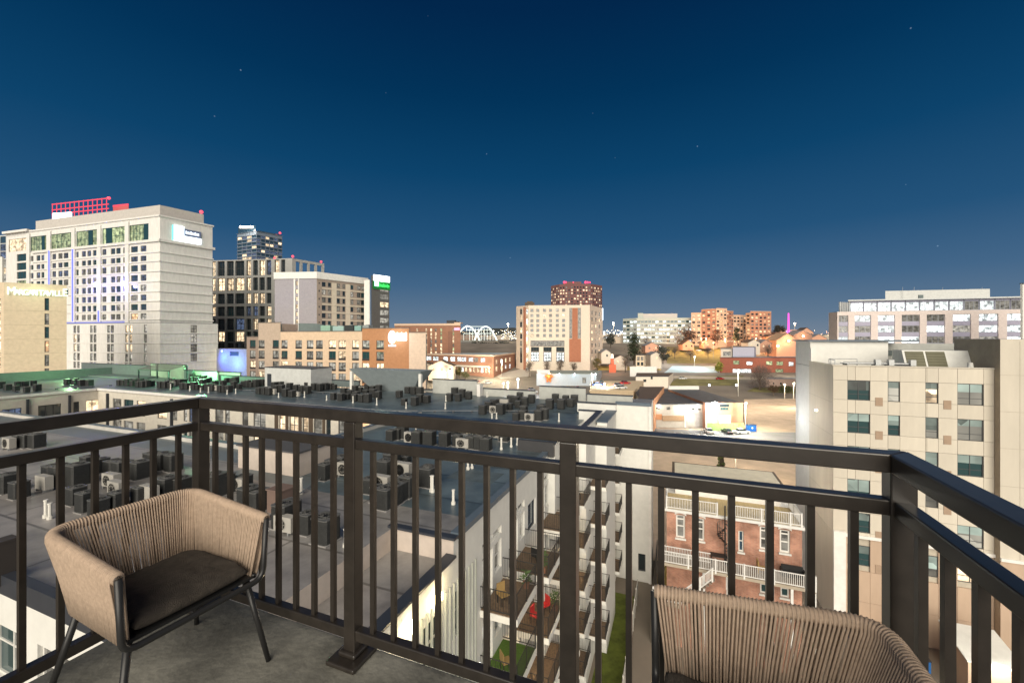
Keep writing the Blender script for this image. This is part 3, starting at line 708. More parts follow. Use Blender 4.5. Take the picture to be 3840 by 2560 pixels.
for x in (.3, 2.6, 3.6, 5.2):
    part('stand', MB().box(x - .05, x + .05, -.1, 1.1, 0, .7), STEEL, pp)
    if x > 2: part('valve', MB().box(x - .18, x + .22, -.25, .25, .6, 1.15), STEEL, pp)
rail_ = thing('roof_guard_rail', 'curved grey guard rail at the corner of the cream roof', 'guard rail', UV(15, 52) + (rz,), -TH)
for z in (.5, 1.0): part('rail', MB().tube([(0, -2, z), (.1, 0, z), (.6, 1.2, z), (3, 1.6, z)], .04, 6), STEEL, rail_)
for (x, y) in ((0, -2), (.1, 0), (.6, 1.2), (3, 1.6)): part('post', MB().box(x - .04, x + .04, y - .04, y + .04, 0, 1), STEEL, rail_)
for (u, v, z, pw_) in ((14.3, 58.8, 18.2, 650), (14.3, 53.2, 20.2, 330), (14.3, 51, 12, 300)):  # added lamps, none seen on this wall, to brighten flank and side
    p = UV(u, v) + (z,); link('wall_lamp', MB().box(-.12, .1, -.12, .12, -.08, .08).mesh('wall_lamp', E('added flank lamp', (1, .97, .92), 4)), cb, Vector(p) - cb.location, -TH)
    point('added_flank_light', UV(u - 3.8, v) + (z,), pw_, (.95, .97, 1) if v > 55 else (1, .88, .68), cb, .3)
# things at the foot of the wall
ac = thing('ground_condenser', 'tan plant box with two dark fan openings at the foot of the cream building', 'plant box', UV(15.6, 47.4) + (0,), -TH)
part('casing', MB().box(0, 2.6, 0, .9, .0, 1.5), PANELB, ac)
for x in (.7, 1.6): part('fan', MB().frus((x, -.03, 1.15), .2, (x, .05, 1.15), .2, 12), BLACKCAP, ac)
pt = thing('dock_shelter', 'tan gabled dock shelter with a white lamp, right of the cream building foot', 'shelter', UV(21.2, 42.5) + (0,), -TH)
m = MB(); m.prism([(0, 0), (3.2, 0), (3.2, 3.4), (0, 3.4)], 0, 3.2); m2 = MB()
m2.poly([(-.15, -.2, 3.21), (3.35, -.2, 3.21), (3.35, 3.5, 4.0), (-.15, 3.5, 4.0)]); m2.poly([(-.15, -.2, 3.1), (-.15, 3.5, 3.9), (3.35, 3.5, 3.9), (3.35, -.2, 3.1)]); m2.poly([(-.15, -.2, 3.1), (3.35, -.2, 3.1), (3.35, -.2, 3.21), (-.15, -.2, 3.21)]); m2.poly([(-.15, -.2, 3.1), (-.15, -.2, 3.21), (-.15, 3.5, 4), (-.15, 3.5, 3.9)])
part('wall', m, PANELB, pt); part('roof', m2, WHITE, pt)
lp = part('lamp', MB().box(1.4, 1.9, -.35, -.21, 3.3, 3.45), WHITE_E, pt); point('lamp_light', tuple(pt.matrix_basis @ Vector((1.6, -.9, 3.3))), 260, (1, .93, .8))
wb = thing('wheeled_bin', 'blue wheeled bin with dark lid against the cream building', 'bin', UV(19.2, 44.6) + (0,), -TH)
part('tub', MB().box(0, .75, 0, .8, .1, 1.05), M('blue bin plastic', (.02, .12, .35), .5), wb); part('lid', MB().box(-.03, .78, -.04, .84, 1.05, 1.15), BLACKCAP, wb)
for x in (.05, .7): part('wheel', MB().frus((x - .04, .7, .12), .12, (x + .04, .7, .12), .12, 10), BLACKCAP, wb)
ds = thing('dumpster', 'dark green dumpster beside the blue wheeled bin', 'dumpster', UV(17.2, 44.3) + (0,), -TH)
part('tub', MB().prism([(0, 0), (1.7, 0), (1.7, 1.3), (0, 1.3)], .12, 1.2), M('dark green paint', (.02, .05, .04), .5), ds); part('lid', MB().box(-.05, 1.75, -.05, 1.35, 1.2, 1.28), BLACKCAP, ds)

# ================================================================== brick house with white railed decks
bh = thing('brick_house', 'old red brick house with white railed decks and a spiral stair', 'house', UV(4.7, 43) + (0,))
BF = fv(-.55, 9.9, 40.4)
def br(x0, x1, y0, y1, kind, **o): return BF.rect(x0, x1, y0, y1) + (kind, o)
bw = [br(2535, 2569, 1930, 2016, 'dim', frame=WFRAME, fw=.13, zs=(.5, .8)), br(2607, 2641, 1942, 2026, 'dim', frame=WFRAME, fw=.13, zs=(.5, .8)),
      br(2769, 2789, 1990, 2068, 'blue', frame=WFRAME, fw=.1, zs=(.5,)), br(2849, 2885, 1974, 2060, 'dim', frame=WFRAME, fw=.13, zs=(.45, .8)), br(2924, 2963, 1986, 2072, 'dim', frame=WFRAME, fw=.13, zs=(.45, .8)),
      br(2722, 2746, 2148, 2216, 'blue', frame=WFRAME, fw=.1, zs=(.5,)), br(2850, 2884, 2160, 2226, 'teal', frame=WFRAME, fw=.13, zs=(.5,)), br(2927, 2961, 2176, 2240, 'teal', frame=WFRAME, fw=.13, zs=(.5,))]
facade(bh, BF, 0, 12.2, BRICK, bw, .22)
for w in bw[:5] + bw[6:]:                                   # arched brick heads and sills
    if w[1] - w[0] > .6:
        m = MB(); c = (w[0] + w[1]) / 2; hw = (w[1] - w[0]) / 2 + .1; n = 8
        for i in range(n):
            a0, a1 = math.pi * (.15 + .7 * i / n), math.pi * (.15 + .7 * (i + 1) / n)
            k = hw / math.cos(math.pi * .15)
            p = [(c - k * math.cos(a0), w[3] + .30 * (math.sin(a0) - .45)), (c - k * math.cos(a1), w[3] + .30 * (math.sin(a1) - .45))]
            m.quad(BF.P(p[0][0], p[0][1] - .02, -.05), BF.P(p[1][0], p[1][1] - .02, -.05), BF.P(p[1][0], p[1][1] + .17, -.05), BF.P(p[0][0], p[0][1] + .17, -.05))
            m.quad(BF.P(p[0][0], p[0][1] + .17, -.05), BF.P(p[1][0], p[1][1] + .17, -.05), BF.P(p[1][0], p[1][1] + .17, .02), BF.P(p[0][0], p[0][1] + .17, .02))
            m.quad(BF.P(p[0][0], p[0][1] - .02, .02), BF.P(p[1][0], p[1][1] - .02, .02), BF.P(p[1][0], p[1][1] - .02, -.05), BF.P(p[0][0], p[0][1] - .02, -.05))
        wpart('window_head', m, WFRAME, bh)
    strip(bh, 'sill', BF, w[0] - .08, w[1] + .08, w[2] - .14, w[2] + .001, .12, WFRAME)
facade(bh, Face(UV(9.9, 40.4), UV(9.9, 48)), 0, 12.2, BRICK, []); facade(bh, Face(UV(-.55, 48), UV(-.55, 40.4)), 0, 12.2, BRICK, []); facade(bh, Face(UV(9.9, 48), UV(-.55, 48)), 0, 12.2, BRICK, [])
WD = M('white painted timber', (.66, .65, .62), .6); PLANK = M('yellow deck plank', (.46, .36, .19), .8, .2, 5); PLANKD = M('weathered deck plank', (.22, .18, .14), .85, .25, 5)
def deck(u0, u1, v0, v1, z, mat, name='deck_board'):
    n = int((v1 - v0) / .145); k = (round(u1 - u0, 2), mat.name)
    me = MB().box(0, u1 - u0, 0, .135, 0, .03).mesh(name, mat)
    for i in range(n): link(name, me, bh, Vector(UV(u0, v0 + i * .145) + (z - .03,)) - bh.location, -TH)
def prail(u0, v0, u1, v1, z, h=1.0, root=None, posts=True, zend=None):
    root = root or bh; zend = z if zend is None else zend
    a = Vector(UV(u0, v0) + (z,)); b = Vector(UV(u1, v1) + (zend,)); L_ = (b - a).length
    rl = MB()
    for q in (.1, h): rl.tube([a + Vector((0, 0, q)), b + Vector((0, 0, q))], .045, 4)
    rr = wpart('rail', rl, WD, root)
    n = max(2, int(L_ / .13)); me = MB().box(-.018, .018, -.018, .018, .1, h).mesh('baluster', WD)
    for i in range(1, n):
        if posts and i % 16 == 0: continue
        link('baluster', me, rr, a + (b - a) * i / n, -TH)
    if posts:
        pm = MB().box(-.06, .06, -.06, .06, -.15, h + .08).mesh('post', WD)
        for i in range(0, n + 1, 16): link('post', pm, root, a + (b - a) * i / n - root.location, -TH)
        link('post', pm, root, b - root.location, -TH)
# roof terrace
ut = MB(); ut.uvbox(-.7, 10.05, 40.2, 48, 12.2, 12.42); wpart('cornice', ut, WD, bh)
deck(-.55, 9.9, 40.4, 44.4, 12.47, PLANK)
prail(-.55, 40.35, 3.6, 40.35, 12.45); prail(4.9, 40.35, 9.85, 40.35, 12.45); prail(9.85, 40.5, 9.85, 44.3, 12.45); prail(-.55, 44.3, -.55, 40.5, 12.45)
m = MB(); m.uvbox(.2, 9.2, 44.4, 48.2, 12.43, 14.15); wpart('penthouse', m, M('pale trim', (.7, .68, .64)), bh)
m = MB(); m.uvbox(-.1, 9.5, 44.1, 48.6, 14.15, 14.42); wpart('penthouse_fascia', m, M('dark brown panel', (.09, .065, .045)), bh); m = MB(); m.uvbox(.15, 9.25, 44.35, 48.3, 14.421, 14.44); wpart('penthouse_roof', m, M('cream roofing', (.62, .57, .44)), bh)
# lower deck on posts
m = MB(); m.uvbox(-.9, 10.3, 38.2, 40.3, 8.25, 8.5); wpart('deck_frame', m, M('weathered grey timber', (.36, .31, .24)), bh)
deck(-.9, 10.3, 38.2, 40.3, 8.55, PLANKD)
prail(-.9, 38.25, 10.25, 38.25, 8.5); prail(10.25, 38.3, 10.25, 40.3, 8.5)
for u in (2.4, 4.2, 7.4, 8.7, 10.2): wpart('post', MB().uvbox(u - .09, u + .09, 38.2, 38.38, 0, 8.25), WD, bh)
prail(-.8, 39.4, 3.0, 39.4, 8.55, .85, posts=False)
# stairs going down
prail(.6, 37.6, 3.0, 37.6, 5.6, .95, zend=8.1); prail(-1.6, 37.6, .5, 37.6, 5.5)
for k in range(11): wpart('stair_tread', MB().uvbox(.7 + k * .22, 1.0 + k * .22, 37.6, 38.15, 5.5 + k * .25, 5.56 + k * .25), PLANKD, bh)
m = MB(); m.uvbox(-1.8, .6, 37.5, 38.18, 5.2, 5.45); wpart('stair_landing', m, M('weathered grey timber', (.36, .31, .24)), bh)
# spiral stair
sp_ = thing('spiral_stair', 'black iron spiral stair between the two white railed decks', 'spiral stair', UV(4.15, 39.75) + (8.55,), -TH)
IRON = M('black iron', (.02, .02, .02), .5)
part('pole', MB().frus((0, 0, 0), .06, (0, 0, 5.0), .06, 8), IRON, sp_)
hr = []
for k in range(18):
    a = -1.2 + k * .42; z = .22 * (k + 1)
    m = MB(); da = .2; r = .62
    m.prism([(.05 * math.cos(a), .05 * math.sin(a)), (r * math.cos(a - da), r * math.sin(a - da)), (r * math.cos(a + da), r * math.sin(a + da))], z - .03, z); part('tread', m, IRON, sp_)
    part('baluster', MB().box(.6 * math.cos(a) - .012, .6 * math.cos(a) + .012, .6 * math.sin(a) - .012, .6 * math.sin(a) + .012, z, z + .95), IRON, sp_)
    hr.append((.6 * math.cos(a), .6 * math.sin(a), z + .95))
part('handrail', MB().tube(hr, .022, 6), M('worn steel rail', (.3, .27, .22), .5), sp_)
# furniture on the deck
sf = thing('outdoor_sofa', 'black outdoor sofa on the lower white railed deck, right end', 'sofa', UV(8.3, 39.2) + (8.56,), -TH)
part('seat', MB().box(0, 1.5, 0, .7, .15, .42), IRON, sf); part('backrest', MB().box(0, 1.5, .55, .72, .42, .8), IRON, sf)
for x in (-.1, 1.48): part('armrest', MB().box(x, x + .12, 0, .7, .1, .6), IRON, sf)
ch = thing('deck_chair', 'tan wooden deck chair on the lower white railed deck', 'chair', UV(6.5, 39.1) + (8.56,), -TH)
TAN = M('tan wood', (.32, .21, .08), .7)
part('seat', MB().box(0, .9, 0, .7, .32, .38), TAN, ch); part('backrest', MB().box(0, .1, 0, .7, .38, .95), TAN, ch)
for x in (.02, .82):
    for y in (.02, .62): part('leg', MB().box(x, x + .06, y, y + .06, 0, .32), TAN, ch)
tb = thing('patio_table', 'dark patio table under the spiral stair', 'table', UV(3.0, 39.3) + (8.56,), -TH)
part('tabletop', MB().box(0, 1.3, 0, .7, .68, .73), IRON, tb)
for x in (.05, 1.2):
    for y in (.05, .6): part('leg', MB().box(x, x + .05, y, y + .05, 0, .68), IRON, tb)
# turf strip, low white fence and the alley plants
m = MB(); m.poly([UV(-6.2, 25) + (.012,), UV(-3.9, 25) + (.012,), UV(-3.9, 46.5) + (.012,), UV(-6.2, 46.5) + (.012,)]); struct('turf_strip', m, M('artificial turf', (.085, .105, .014), .95, .45, .9, bump=.4))
fn = thing('fence', 'long low pale fence between the turf strip and the brick house alley', 'fence', UV(-3.6, 25) + (0,), -TH)
for k in range(11):
    part('fence_panel', MB().box(-.03, .03, k * 2 + .05, k * 2 + 1.95, .1, 1.7), M('weathered white fence', (.5, .48, .43)), fn); part('post', MB().box(-.06, .06, k * 2 - .05, k * 2 + .05, 0, 1.85), M('weathered white fence', (.5, .48, .43)), fn)
fd = thing('fence', 'dark sloping alley fence between the white wall and the brick house', 'fence', UV(-1.9, 40) + (0,), -TH)
for k in range(8):
    part('fence_panel', MB().box(-.03, .03, k * 2 + .02, k * 2 + 1.98, 0, 2.2), M('dark fence board', (.07, .06, .045)), fd)
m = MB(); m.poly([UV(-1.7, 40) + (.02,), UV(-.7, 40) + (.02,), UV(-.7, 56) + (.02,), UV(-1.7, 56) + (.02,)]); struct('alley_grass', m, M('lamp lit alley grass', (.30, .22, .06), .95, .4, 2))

# furniture on the stacked balconies
def patio_chair(label, u, v, z, rot, mat):
    t = thing('patio_chair', label, 'chair', UV(u, v) + (z + .014,), rot, 'patio chairs on the stacked balconies')
    part('seat', MB().box(-.22, .22, -.22, .22, .40, .44), mat, t); part('backrest', MB().box(-.22, .22, .19, .23, .44, .88), mat, t)
    for x in (-.2, .18):
        for y in (-.2, .18): part('leg', MB().box(x, x + .03, y, y + .03, 0, .40), IRON, t)
def planter(label, u, v, z, h, seed):
    t = thing('potted_plant', label, 'plant', UV(u, v) + (z + .014,), 0, 'potted plants on the stacked balconies'); r_ = random.Random(seed)
    part('pot', MB().frus((0, 0, 0), .13, (0, 0, .3), .18, 10), M('clay pot', (.25, .12, .07)), t); m = MB()
    for k in range(70):
        a, q, zz_ = r_.random() * 6.28, r_.uniform(0, .28), r_.uniform(.3, .3 + h); s = .09; P_ = Vector((q * math.cos(a), q * math.sin(a), zz_)); d1 = Vector((math.cos(a), math.sin(a), r_.uniform(-.3, .8))).normalized(); d2 = d1.orthogonal().normalized()
        m.poly([tuple(P_ - d1 * s), tuple(P_ + d2 * s * .4), tuple(P_ + d1 * s), tuple(P_ - d2 * s * .4)])
    part('foliage', m, M('pot leaf', (.06, .10, .03), .7), t)
REDP = M('red chair plastic', (.45, .03, .03), .5); TEALP = M('teal chair plastic', (.02, .22, .22), .5)
patio_chair('left red chair on the protruding balcony behind the third railing post', -6.9, 21.2, floors[1], 1.0, REDP); patio_chair('right red chair on the protruding balcony behind the third railing post', -6.7, 22.2, floors[1], -1.0, REDP)
patio_chair('tan chair on the nearest top balcony', -7.3, 17.6, floors[0], .6, TAN); patio_chair('teal chair on a balcony in the third stack', -6.8, 26.6, floors[1], .4, TEALP); patio_chair('black chair on the top balcony of the second stack', -6.9, 21.4, floors[0], 2.4, IRON)
patio_chair('tan chair on the turf covered balcony', -7.2, 17.7, floors[1], 2.0, TAN); patio_chair('black chair on the top balcony of the fourth stack', -6.8, 31, floors[0], .2, IRON); patio_chair('black chair on the third stack, one floor below its top', -6.6, 27.7, floors[1], 2.2, IRON)
planter('leafy pot on the nearest top balcony corner', -6.7, 19.1, floors[0], .5, 1); planter('leafy pot on the top balcony of the second stack', -6.3, 20.7, floors[0], .8, 2); planter('leafy pot on the top balcony of the third stack', -6.4, 28, floors[0], .9, 3); planter('leafy pot on the protruding balcony with red chairs', -6.2, 22.6, floors[1], .7, 4)
# ================================================================== the city beyond
def HB(B, A, dep):                      # the far corners of a deep building, narrowing slightly to the back
    kb, ka = B[0] / B[1], A[0] / A[1]; w = abs(B[0] - A[0])
    s = min(.15, .25 * w / dep)
    return [(B[0] + dep * (kb - s), B[1] + dep), (A[0] + dep * (ka + s), A[1] + dep)]
def HB2(B, A, dep):
    kb, ka = B[0] / B[1], A[0] / A[1]
    return [(B[0] + dep * (kb + .12), B[1] + dep), (A[0] + dep * (ka + .02), A[1] + dep)]
def bld(name, label, pts, zb, zt, cat='building', group=None):
    c = [sum(p[0] for p in pts) / len(pts), sum(p[1] for p in pts) / len(pts)]
    return thing(name, label, cat, (c[0], c[1], zb), 0, group)
TARROOF = M('grey tar roof', (.20, .20, .20), .8, .2, .2)
def zrow(F, px, y0, y1): return tuple(sorted((F.z(px, y1), F.z(px, y0))))
# ---- tall cream hotel
A, C, B = PXY(112, 149.5), PXY(600, 130), PXY(797, 142.6)
FL, FR = Face(A, C), Face(C, B)
back = HB(B, A, 22)
zt = 66.1; zpod = PZ(1211, 130)
h = bld('hotel_tower', 'tall cream hotel tower with blue light strips and a lit top floor', [A, C, B] + back, 0, zt)
hw = []
zz = lambda y: 700 + y / 2.119
rows = [(475, 522), (555, 597), (625, 675), (703, 752), (782, 832), (860, 907), (934, 982), (1008, 1056)]
colz = [(245, 266), (290, 320), (328, 352), (415, 445), (463, 497), (505, 543), (563, 578), (605, 625), (650, 682), (694, 724), (738, 766), (812, 845), (880, 915), (922, 958), (978, 993), (1040, 1095), (1117, 1163)]
xrow = 1065
for ri, (a, b) in enumerate(rows):
    z0, z1 = zrow(FL, xrow / 2.119, zz(a), zz(b))
    for ci, (x0, x1) in enumerate(colz):
        if ci < 4 and ri > 3 or ci < 7 and ri > 4: continue
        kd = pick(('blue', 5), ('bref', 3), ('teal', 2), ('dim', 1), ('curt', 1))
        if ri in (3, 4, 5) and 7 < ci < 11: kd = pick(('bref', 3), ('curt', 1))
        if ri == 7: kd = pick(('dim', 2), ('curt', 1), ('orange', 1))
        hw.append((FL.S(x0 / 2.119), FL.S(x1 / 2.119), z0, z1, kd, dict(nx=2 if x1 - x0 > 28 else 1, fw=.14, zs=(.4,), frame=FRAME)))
z0, z1 = zrow(FL, 520, zz(440), zz(300))
for (x0, x1) in ((243, 368), (378, 590), (606, 795), (812, 1005), (1028, 1180)):
    hw.append((FL.S(x0 / 2.119), FL.S(x1 / 2.119), z0, z1, 'greeny', dict(nx=6, nz=2, fw=.16, frame=M('green steel mullion', (.05, .12, .10), .5))))
facade(h, FL, zpod + .1, zt, CREAM, hw, .3)
facade(h, FR, zpod + .1, zt, CREAM, [])
shell(h, [A, C, B] + back, zpod + .1, zt, CREAM, TARROOF, 2, roof_drop=.4)
for (x0, x1) in ((330, 352), (700, 735), (840, 888), (1140, 1176)):
    strip(h, 'curtain_panel', FL, FL.S(x0 / 2.119), FL.S(x1 / 2.119), z0 + .05, z1 - .05, -.06, TEALGLASS, .16)
for ri, (a, b) in enumerate(rows + [(1078, 1095)]):
    zl = FL.z(xrow / 2.119, zz(a - 22 if ri else a - 30))
    if ri == 0: strip(h, 'cornice', FL, 2, FL.L + .5, zl - .4, zl + .4, .5, CREAM); strip(h, 'cornice', FR, -.49, FR.L + .6, zl - .41, zl + .41, .52, CREAM); continue
    strip(h, 'ledge', FL, 2, FL.L + .25, zl - .22, zl + .12, .25, CREAM); strip(h, 'ledge', FR, -.24, FR.L + .3, zl - .23, zl + .13, .27, CREAM)
for x in (232, 398, 590, 795, 1016): strip(h, 'pier', FL, FL.S(x / 2.119) - .9, FL.S(x / 2.119) + .9, zpod + .12, z1 + 1.2, .38, CREAM)
for x, ya, yb in ((398, 510, 800), (585, 500, 1070), (790, 985, 1072)):
    s = FL.S((x + 5) / 2.119); strip(h, 'light_strip', FL, s - .22, s + .22, FL.z(x / 2.119, zz(yb)), FL.z(x / 2.119, zz(ya)), .55, BLUE_E)
strip(h, 'light_strip', FL, 14, FL.S(1000 / 2.119), zpod + .3, zpod + .6, .5, E('blue light strip dim', (.12, .18, 1), .6))
for x, y in ((783, 770), (998, 762)):
    s, z = FL.S(x / 2.119), FL.z(x / 2.119, zz(y)); bulb('spot_lamp', FL.P(s, z, -.7), .55, E('violet spot', (.25, .25, 1), 5), h); point('spot_light', FL.P(s, z - 1, -2.2), 900, (.25, .25, 1), h, .5)
# podium
A2, C2, B2 = PXY(100, 148), PXY(600, 128.6), PXY(817, 142)
PL, PR = Face(A2, C2), Face(C2, B2)
pw_ = []
prow = [(1100, 1160), (1172, 1238), (1250, 1312), (1325, 1386), (1397, 1450)]
for (a, b) in prow:
    z0, z1 = zrow(PL, 430, zz(a), zz(b))
    for (x0, x1) in ((583, 605), (612, 634), (715, 737), (743, 766), (851, 875), (880, 905), (995, 1018), (1027, 1050), (1143, 1167)):
        pw_.append((PL.S(x0 / 2.119), PL.S(x1 / 2.119), z0, z1, pick(('curt', 4), ('dim', 2), ('warm', 1)) if x0 < 990 or x0 > 1100 else pick(('warm', 2), ('curt', 1)), dict(fw=.12, zs=(.16,))))
facade(h, PL, 0, zpod, CREAM, pw_, .3)
qw = []
for (a, b) in prow[:4]:
    z0, z1 = zrow(PR, 728, zz(a), zz(b)); qw.append((PR.S(1515 / 2.119), PR.S(1567 / 2.119), z0, z1, pick(('dim', 2), ('teal', 2), ('curt', 1)), dict(nx=2, nz=2, fw=.14)))
facade(h, PR, 0, zpod, CREAM, qw, .3)
m = MB(); m.prism([A2, C2, B2, *HB(B2, A2, 25)], zpod, zpod + .25); wpart('podium_coping', m, M('grey stone coping', (.3, .3, .29)), h)
for (a, b) in prow:
    zl = PL.z(430, zz(b + 4)); strip(h, 'ledge', PR, -.1, PR.L + .1, zl - .15, zl + .12, .15, CREAM); strip(h, 'ledge', PL, 20, PL.L + .1, zl - .12, zl + .10, .13, CREAM)
# penthouse and roof marks
Ap, Cp, Bp = PXY(134, 151.5), PXY(600, 133), PXY(764, 143.4)
m = MB(); m.prism([Ap, Cp, Bp, (Bp[0] - 9, Bp[1] + 12), (Ap[0] + 4, Ap[1] + 10)], zt - .35, 70.6); wpart('penthouse', m, M('warm grey render', (.50, .47, .43)), h)
strip(h, 'parapet', FL, 0, FL.L + .3, zt, zt + .5, .3, CREAM); strip(h, 'parapet', FR, -.3, FR.L + .3, zt - .01, zt + .51, .32, CREAM)
p = (Bp[0] - 1.6, Bp[1] + 1, 71); m = MB().box(p[0] - .1, p[0] + .1, p[1] - .1, p[1] + .1, 69, 71.3); wpart('beacon_mast', m, STEEL, h); bulb('beacon', (p[0], p[1], 71.8), .6, RED_E, h)
# lit sign on the right flank
sg = thing('lit_sign', 'white lit sign with a cyan edge on the cream hotel tower flank', 'sign', FR.P(FR.S(700), FR.z(700, 880), -.3))
s0, s1 = FR.S(650), FR.S(752); za, zb_ = FR.z(700, 909), FR.z(700, 866)
wpart('lightbox', MB().box(0, s1 - s0, -.45, 0, 0, (zb_ - za) * .5, mat=FR.mat(s0, za)), E('sign white', (.85, .97, 1), 3), sg)
wpart('lightbox', MB().box(0, (s1 - s0) * .36, -.44, 0, (zb_ - za) * .5, zb_ - za + 1.1, mat=FR.mat(s0, za)), E('sign white', (.85, .97, 1), 3), sg)
wpart('lightbox_edge', MB().box(-.35, -.01, -.46, .01, 0, zb_ - za + 1.1, mat=FR.mat(s0, za)), E('sign cyan', (.15, .85, .75), 1.2), sg)
wpart('name_panel', MB().box((s1 - s0) * .37, s1 - s0, -.38, 0, (zb_ - za) * .52, (zb_ - za) * 1.12, mat=FR.mat(s0, za)), M('slate blue sign', (.16, .2, .32), .5), sg)
for k in range(9):
    x = (s1 - s0) * (.42 + .058 * k); wpart('letter', MB().box(x, x + (s1 - s0) * (.035 + .012 * (k % 2)), -.46, -.36, (zb_ - za) * .7, (zb_ - za) * (.92 if k % 3 else .98), mat=FR.mat(s0, za)), E('sign letter', (.8, .9, 1), 1.6), sg)
# left return of the hotel, slanting glass and a lit terrace
wgA, wgB = PXY(24, 154), PXY(112, 149.6); WG_ = Face(wgA, wgB)
gl = []
for k in range(6):
    z1 = PZ(952 + 33 * k, 151); gl.append((WG_.L * .45, WG_.L * .95, z1 - 2.6, z1, pick(('teal', 2), ('greeny', 1), ('dim', 1)), dict(nx=4, fw=.15)))
gl.append((WG_.L * .1, WG_.L * .9, PZ(940, 151), PZ(893, 151), 'warm', dict(nx=3)))
facade(h, WG_, 0, PZ(872, 151), CREAM, gl, .3)
m = MB(); m.prism([(wgA[0] - .5, wgA[1] - 1), (wgB[0], wgB[1] - 1), (wgB[0], wgB[1] + 15), (wgA[0], wgA[1] + 15)], PZ(872, 151), PZ(872, 151) + .8); wpart('roof', m, CREAM, h)
# ---- red-lit steel frame and white panel on a roof behind the hotel
rf = thing('red_sign_frame', 'red lit steel sign frame above the cream hotel penthouse', 'sign frame', PXY(300, 170) + (PZ(830, 170),))
RF = Face(PXY(196, 176), PXY(408, 168)); REDB = E('red lit frame steel', (1, .04, .08), 1.0)  # red light on the steel bars is put in as their own glow
zt0, zt1 = PZ(800, 172), PZ(757, 172)
for z in (zt0 + .6, (zt0 + zt1) / 2, zt1): strip(rf, 'rail', RF, 0, RF.L, z, z + .32, .2, REDB)
for k in range(13): strip(rf, 'upright', RF, RF.L * k / 12.5, RF.L * k / 12.5 + .24, PZ(830, 172), zt1 + .5, .1, REDB)
RG = Face(PXY(425, 172), PXY(482, 170)); strip(rf, 'rail', RG, 0, RG.L, PZ(777, 172), PZ(770, 172), .2, REDB); strip(rf, 'back_panel', RG, 0, RG.L, PZ(800, 172), PZ(777, 172), .1, E('red glow panel', (1, .12, .10), .55))
m = MB().box(RF.B.x - .2, RF.B.x + .2, RF.B.y - .2, RF.B.y + .2, zt1, PZ(750, 170)); wpart('mast', m, REDB, rf); bulb('beacon', (RF.B.x, RF.B.y, PZ(749, 170)), .6, RED_E, rf)
ws_ = thing('lit_sign', 'small white lit panel left of the red steel frame on the hotel roof', 'sign', PXY(233, 152) + (PZ(815, 152),))
WF = Face(PXY(199, 152), PXY(267, 150.5)); m = MB(); m.box(0, WF.L, -.2, .2, 0, 2.2, mat=WF.mat(0, PZ(823, 152))); wpart('lightbox', m, E('sign white hot', (.95, .97, 1), 4), ws_)
wpart('stand', MB().box(1, WF.L - 1, -.1, .1, -2, 0, mat=WF.mat(0, PZ(823, 152))), STEEL, ws_)
# ---- tan building with the green-white name sign
A, B = PXY(14, 95), PXY(250, 100.5); F = Face(A, B); zt = PZ(1058, 95)
mg = bld('tan_hotel', 'tan building with glowing green white name letters, far left', [A, B, *HB(B, A, 14)], 0, zt)
wv = [F.rect(167, 184, a, b) + (k, dict(fw=.12, zs=(.5,))) for a, b, k in ((1118, 1164, 'teal'), (1176, 1217, 'dim'), (1225, 1268, 'teal'), (1278, 1320, 'orange'), (1330, 1372, 'dim'), (1381, 1392, 'dim'))]
TANW = M('tan stucco', (.60, .49, .35))
facade(mg, F, 0, zt, TANW, wv, .25)
FLf = Face((A[0] - 14, A[1] + 3), A)
lw = [(FLf.L - 2.9, FLf.L - .9, PZ(1119 + 53 * k + 47, 95), PZ(1119 + 53 * k, 95), 'warm', dict(nx=1, fw=.1)) for k in range(5)]
facade(mg, FLf, 0, zt, TANW, lw, .2)
shell(mg, [FLf.A, A, B, *HB(B, A, 14)], 0, zt, TANW, TARROOF, 2)
for y in (1166, 1219, 1272, 1325): strip(mg, 'joint_strip', F, .1, F.L, F.z(130, y), F.z(130, y) + .07, .02, M('tan joint', (.42, .34, .25)))
sn = thing('name_sign', 'glowing white green letter sign along the top of the tan building', 'sign', F.P(F.S(130), F.z(130, 1085), -.2))
LET = E('letter white', (.80, 1, .78), 1.5)
x = F.S(27)
for i, chx in enumerate('MARGARITAVILLE'):
    big = i in (0, 13)
    t = shape_text(chx, 2.6 if big else 1.85, .15, LET, 'letter'); bpy.context.view_layer.update()
    t.parent = sn; zb0 = F.z(27, 1101) - .2 + (F.z(248, 1108) - F.z(27, 1101)) * (x / F.L)
    t.matrix_basis = Matrix.Translation(-sn.location) @ F.mat(x, zb0, -.3) @ Matrix.Rotation(R(90), 4, 'X') @ Matrix.Scale(.72, 4, (1, 0, 0))
    x += (1.80 if big else 1.26 if chx in 'MGV' else .62 if chx == 'I' else 1.04) * .645
point('sign_glow', F.P(F.L / 2, F.z(130, 1085), -2.2), 130, (.6, 1, .6), sn, 1.2)
# ---- blue glass tower at the left edge
A, B = PXY(-90, 176), PXY(46, 172); F = Face(A, B); zt = PZ(880, 172)
gt = bld('glass_building', 'blue glass building at the far left edge of the picture', [A, B, *HB(B, A, 15)], 0, zt)
gw = []
for k in range(9):
    z1 = PZ(884 + 29 * k, 172)
    for j in range(6):
        lit = k >= 3 and j >= 4
        gw.append((F.L * j / 6 + .15, F.L * (j + 1) / 6 - .15, z1 - 2.9, z1, pick(('warm', 3), ('curt', 2)) if lit else pick(('blue', 4), ('bref', 2)), dict(fw=.12)))
facade(gt, F, 0, zt, M('pale aluminium', (.5, .52, .52), .5), gw, .15); shell(gt, [A, B, *HB(B, A, 15)], 0, zt, CREAM, TARROOF, 1)
m = MB(); m.box(0, F.L * .78, -.6, 0, 0, PZ(962, 172), mat=F.mat(0, 0)); wpart('white_wing', m, WHITE, gt)
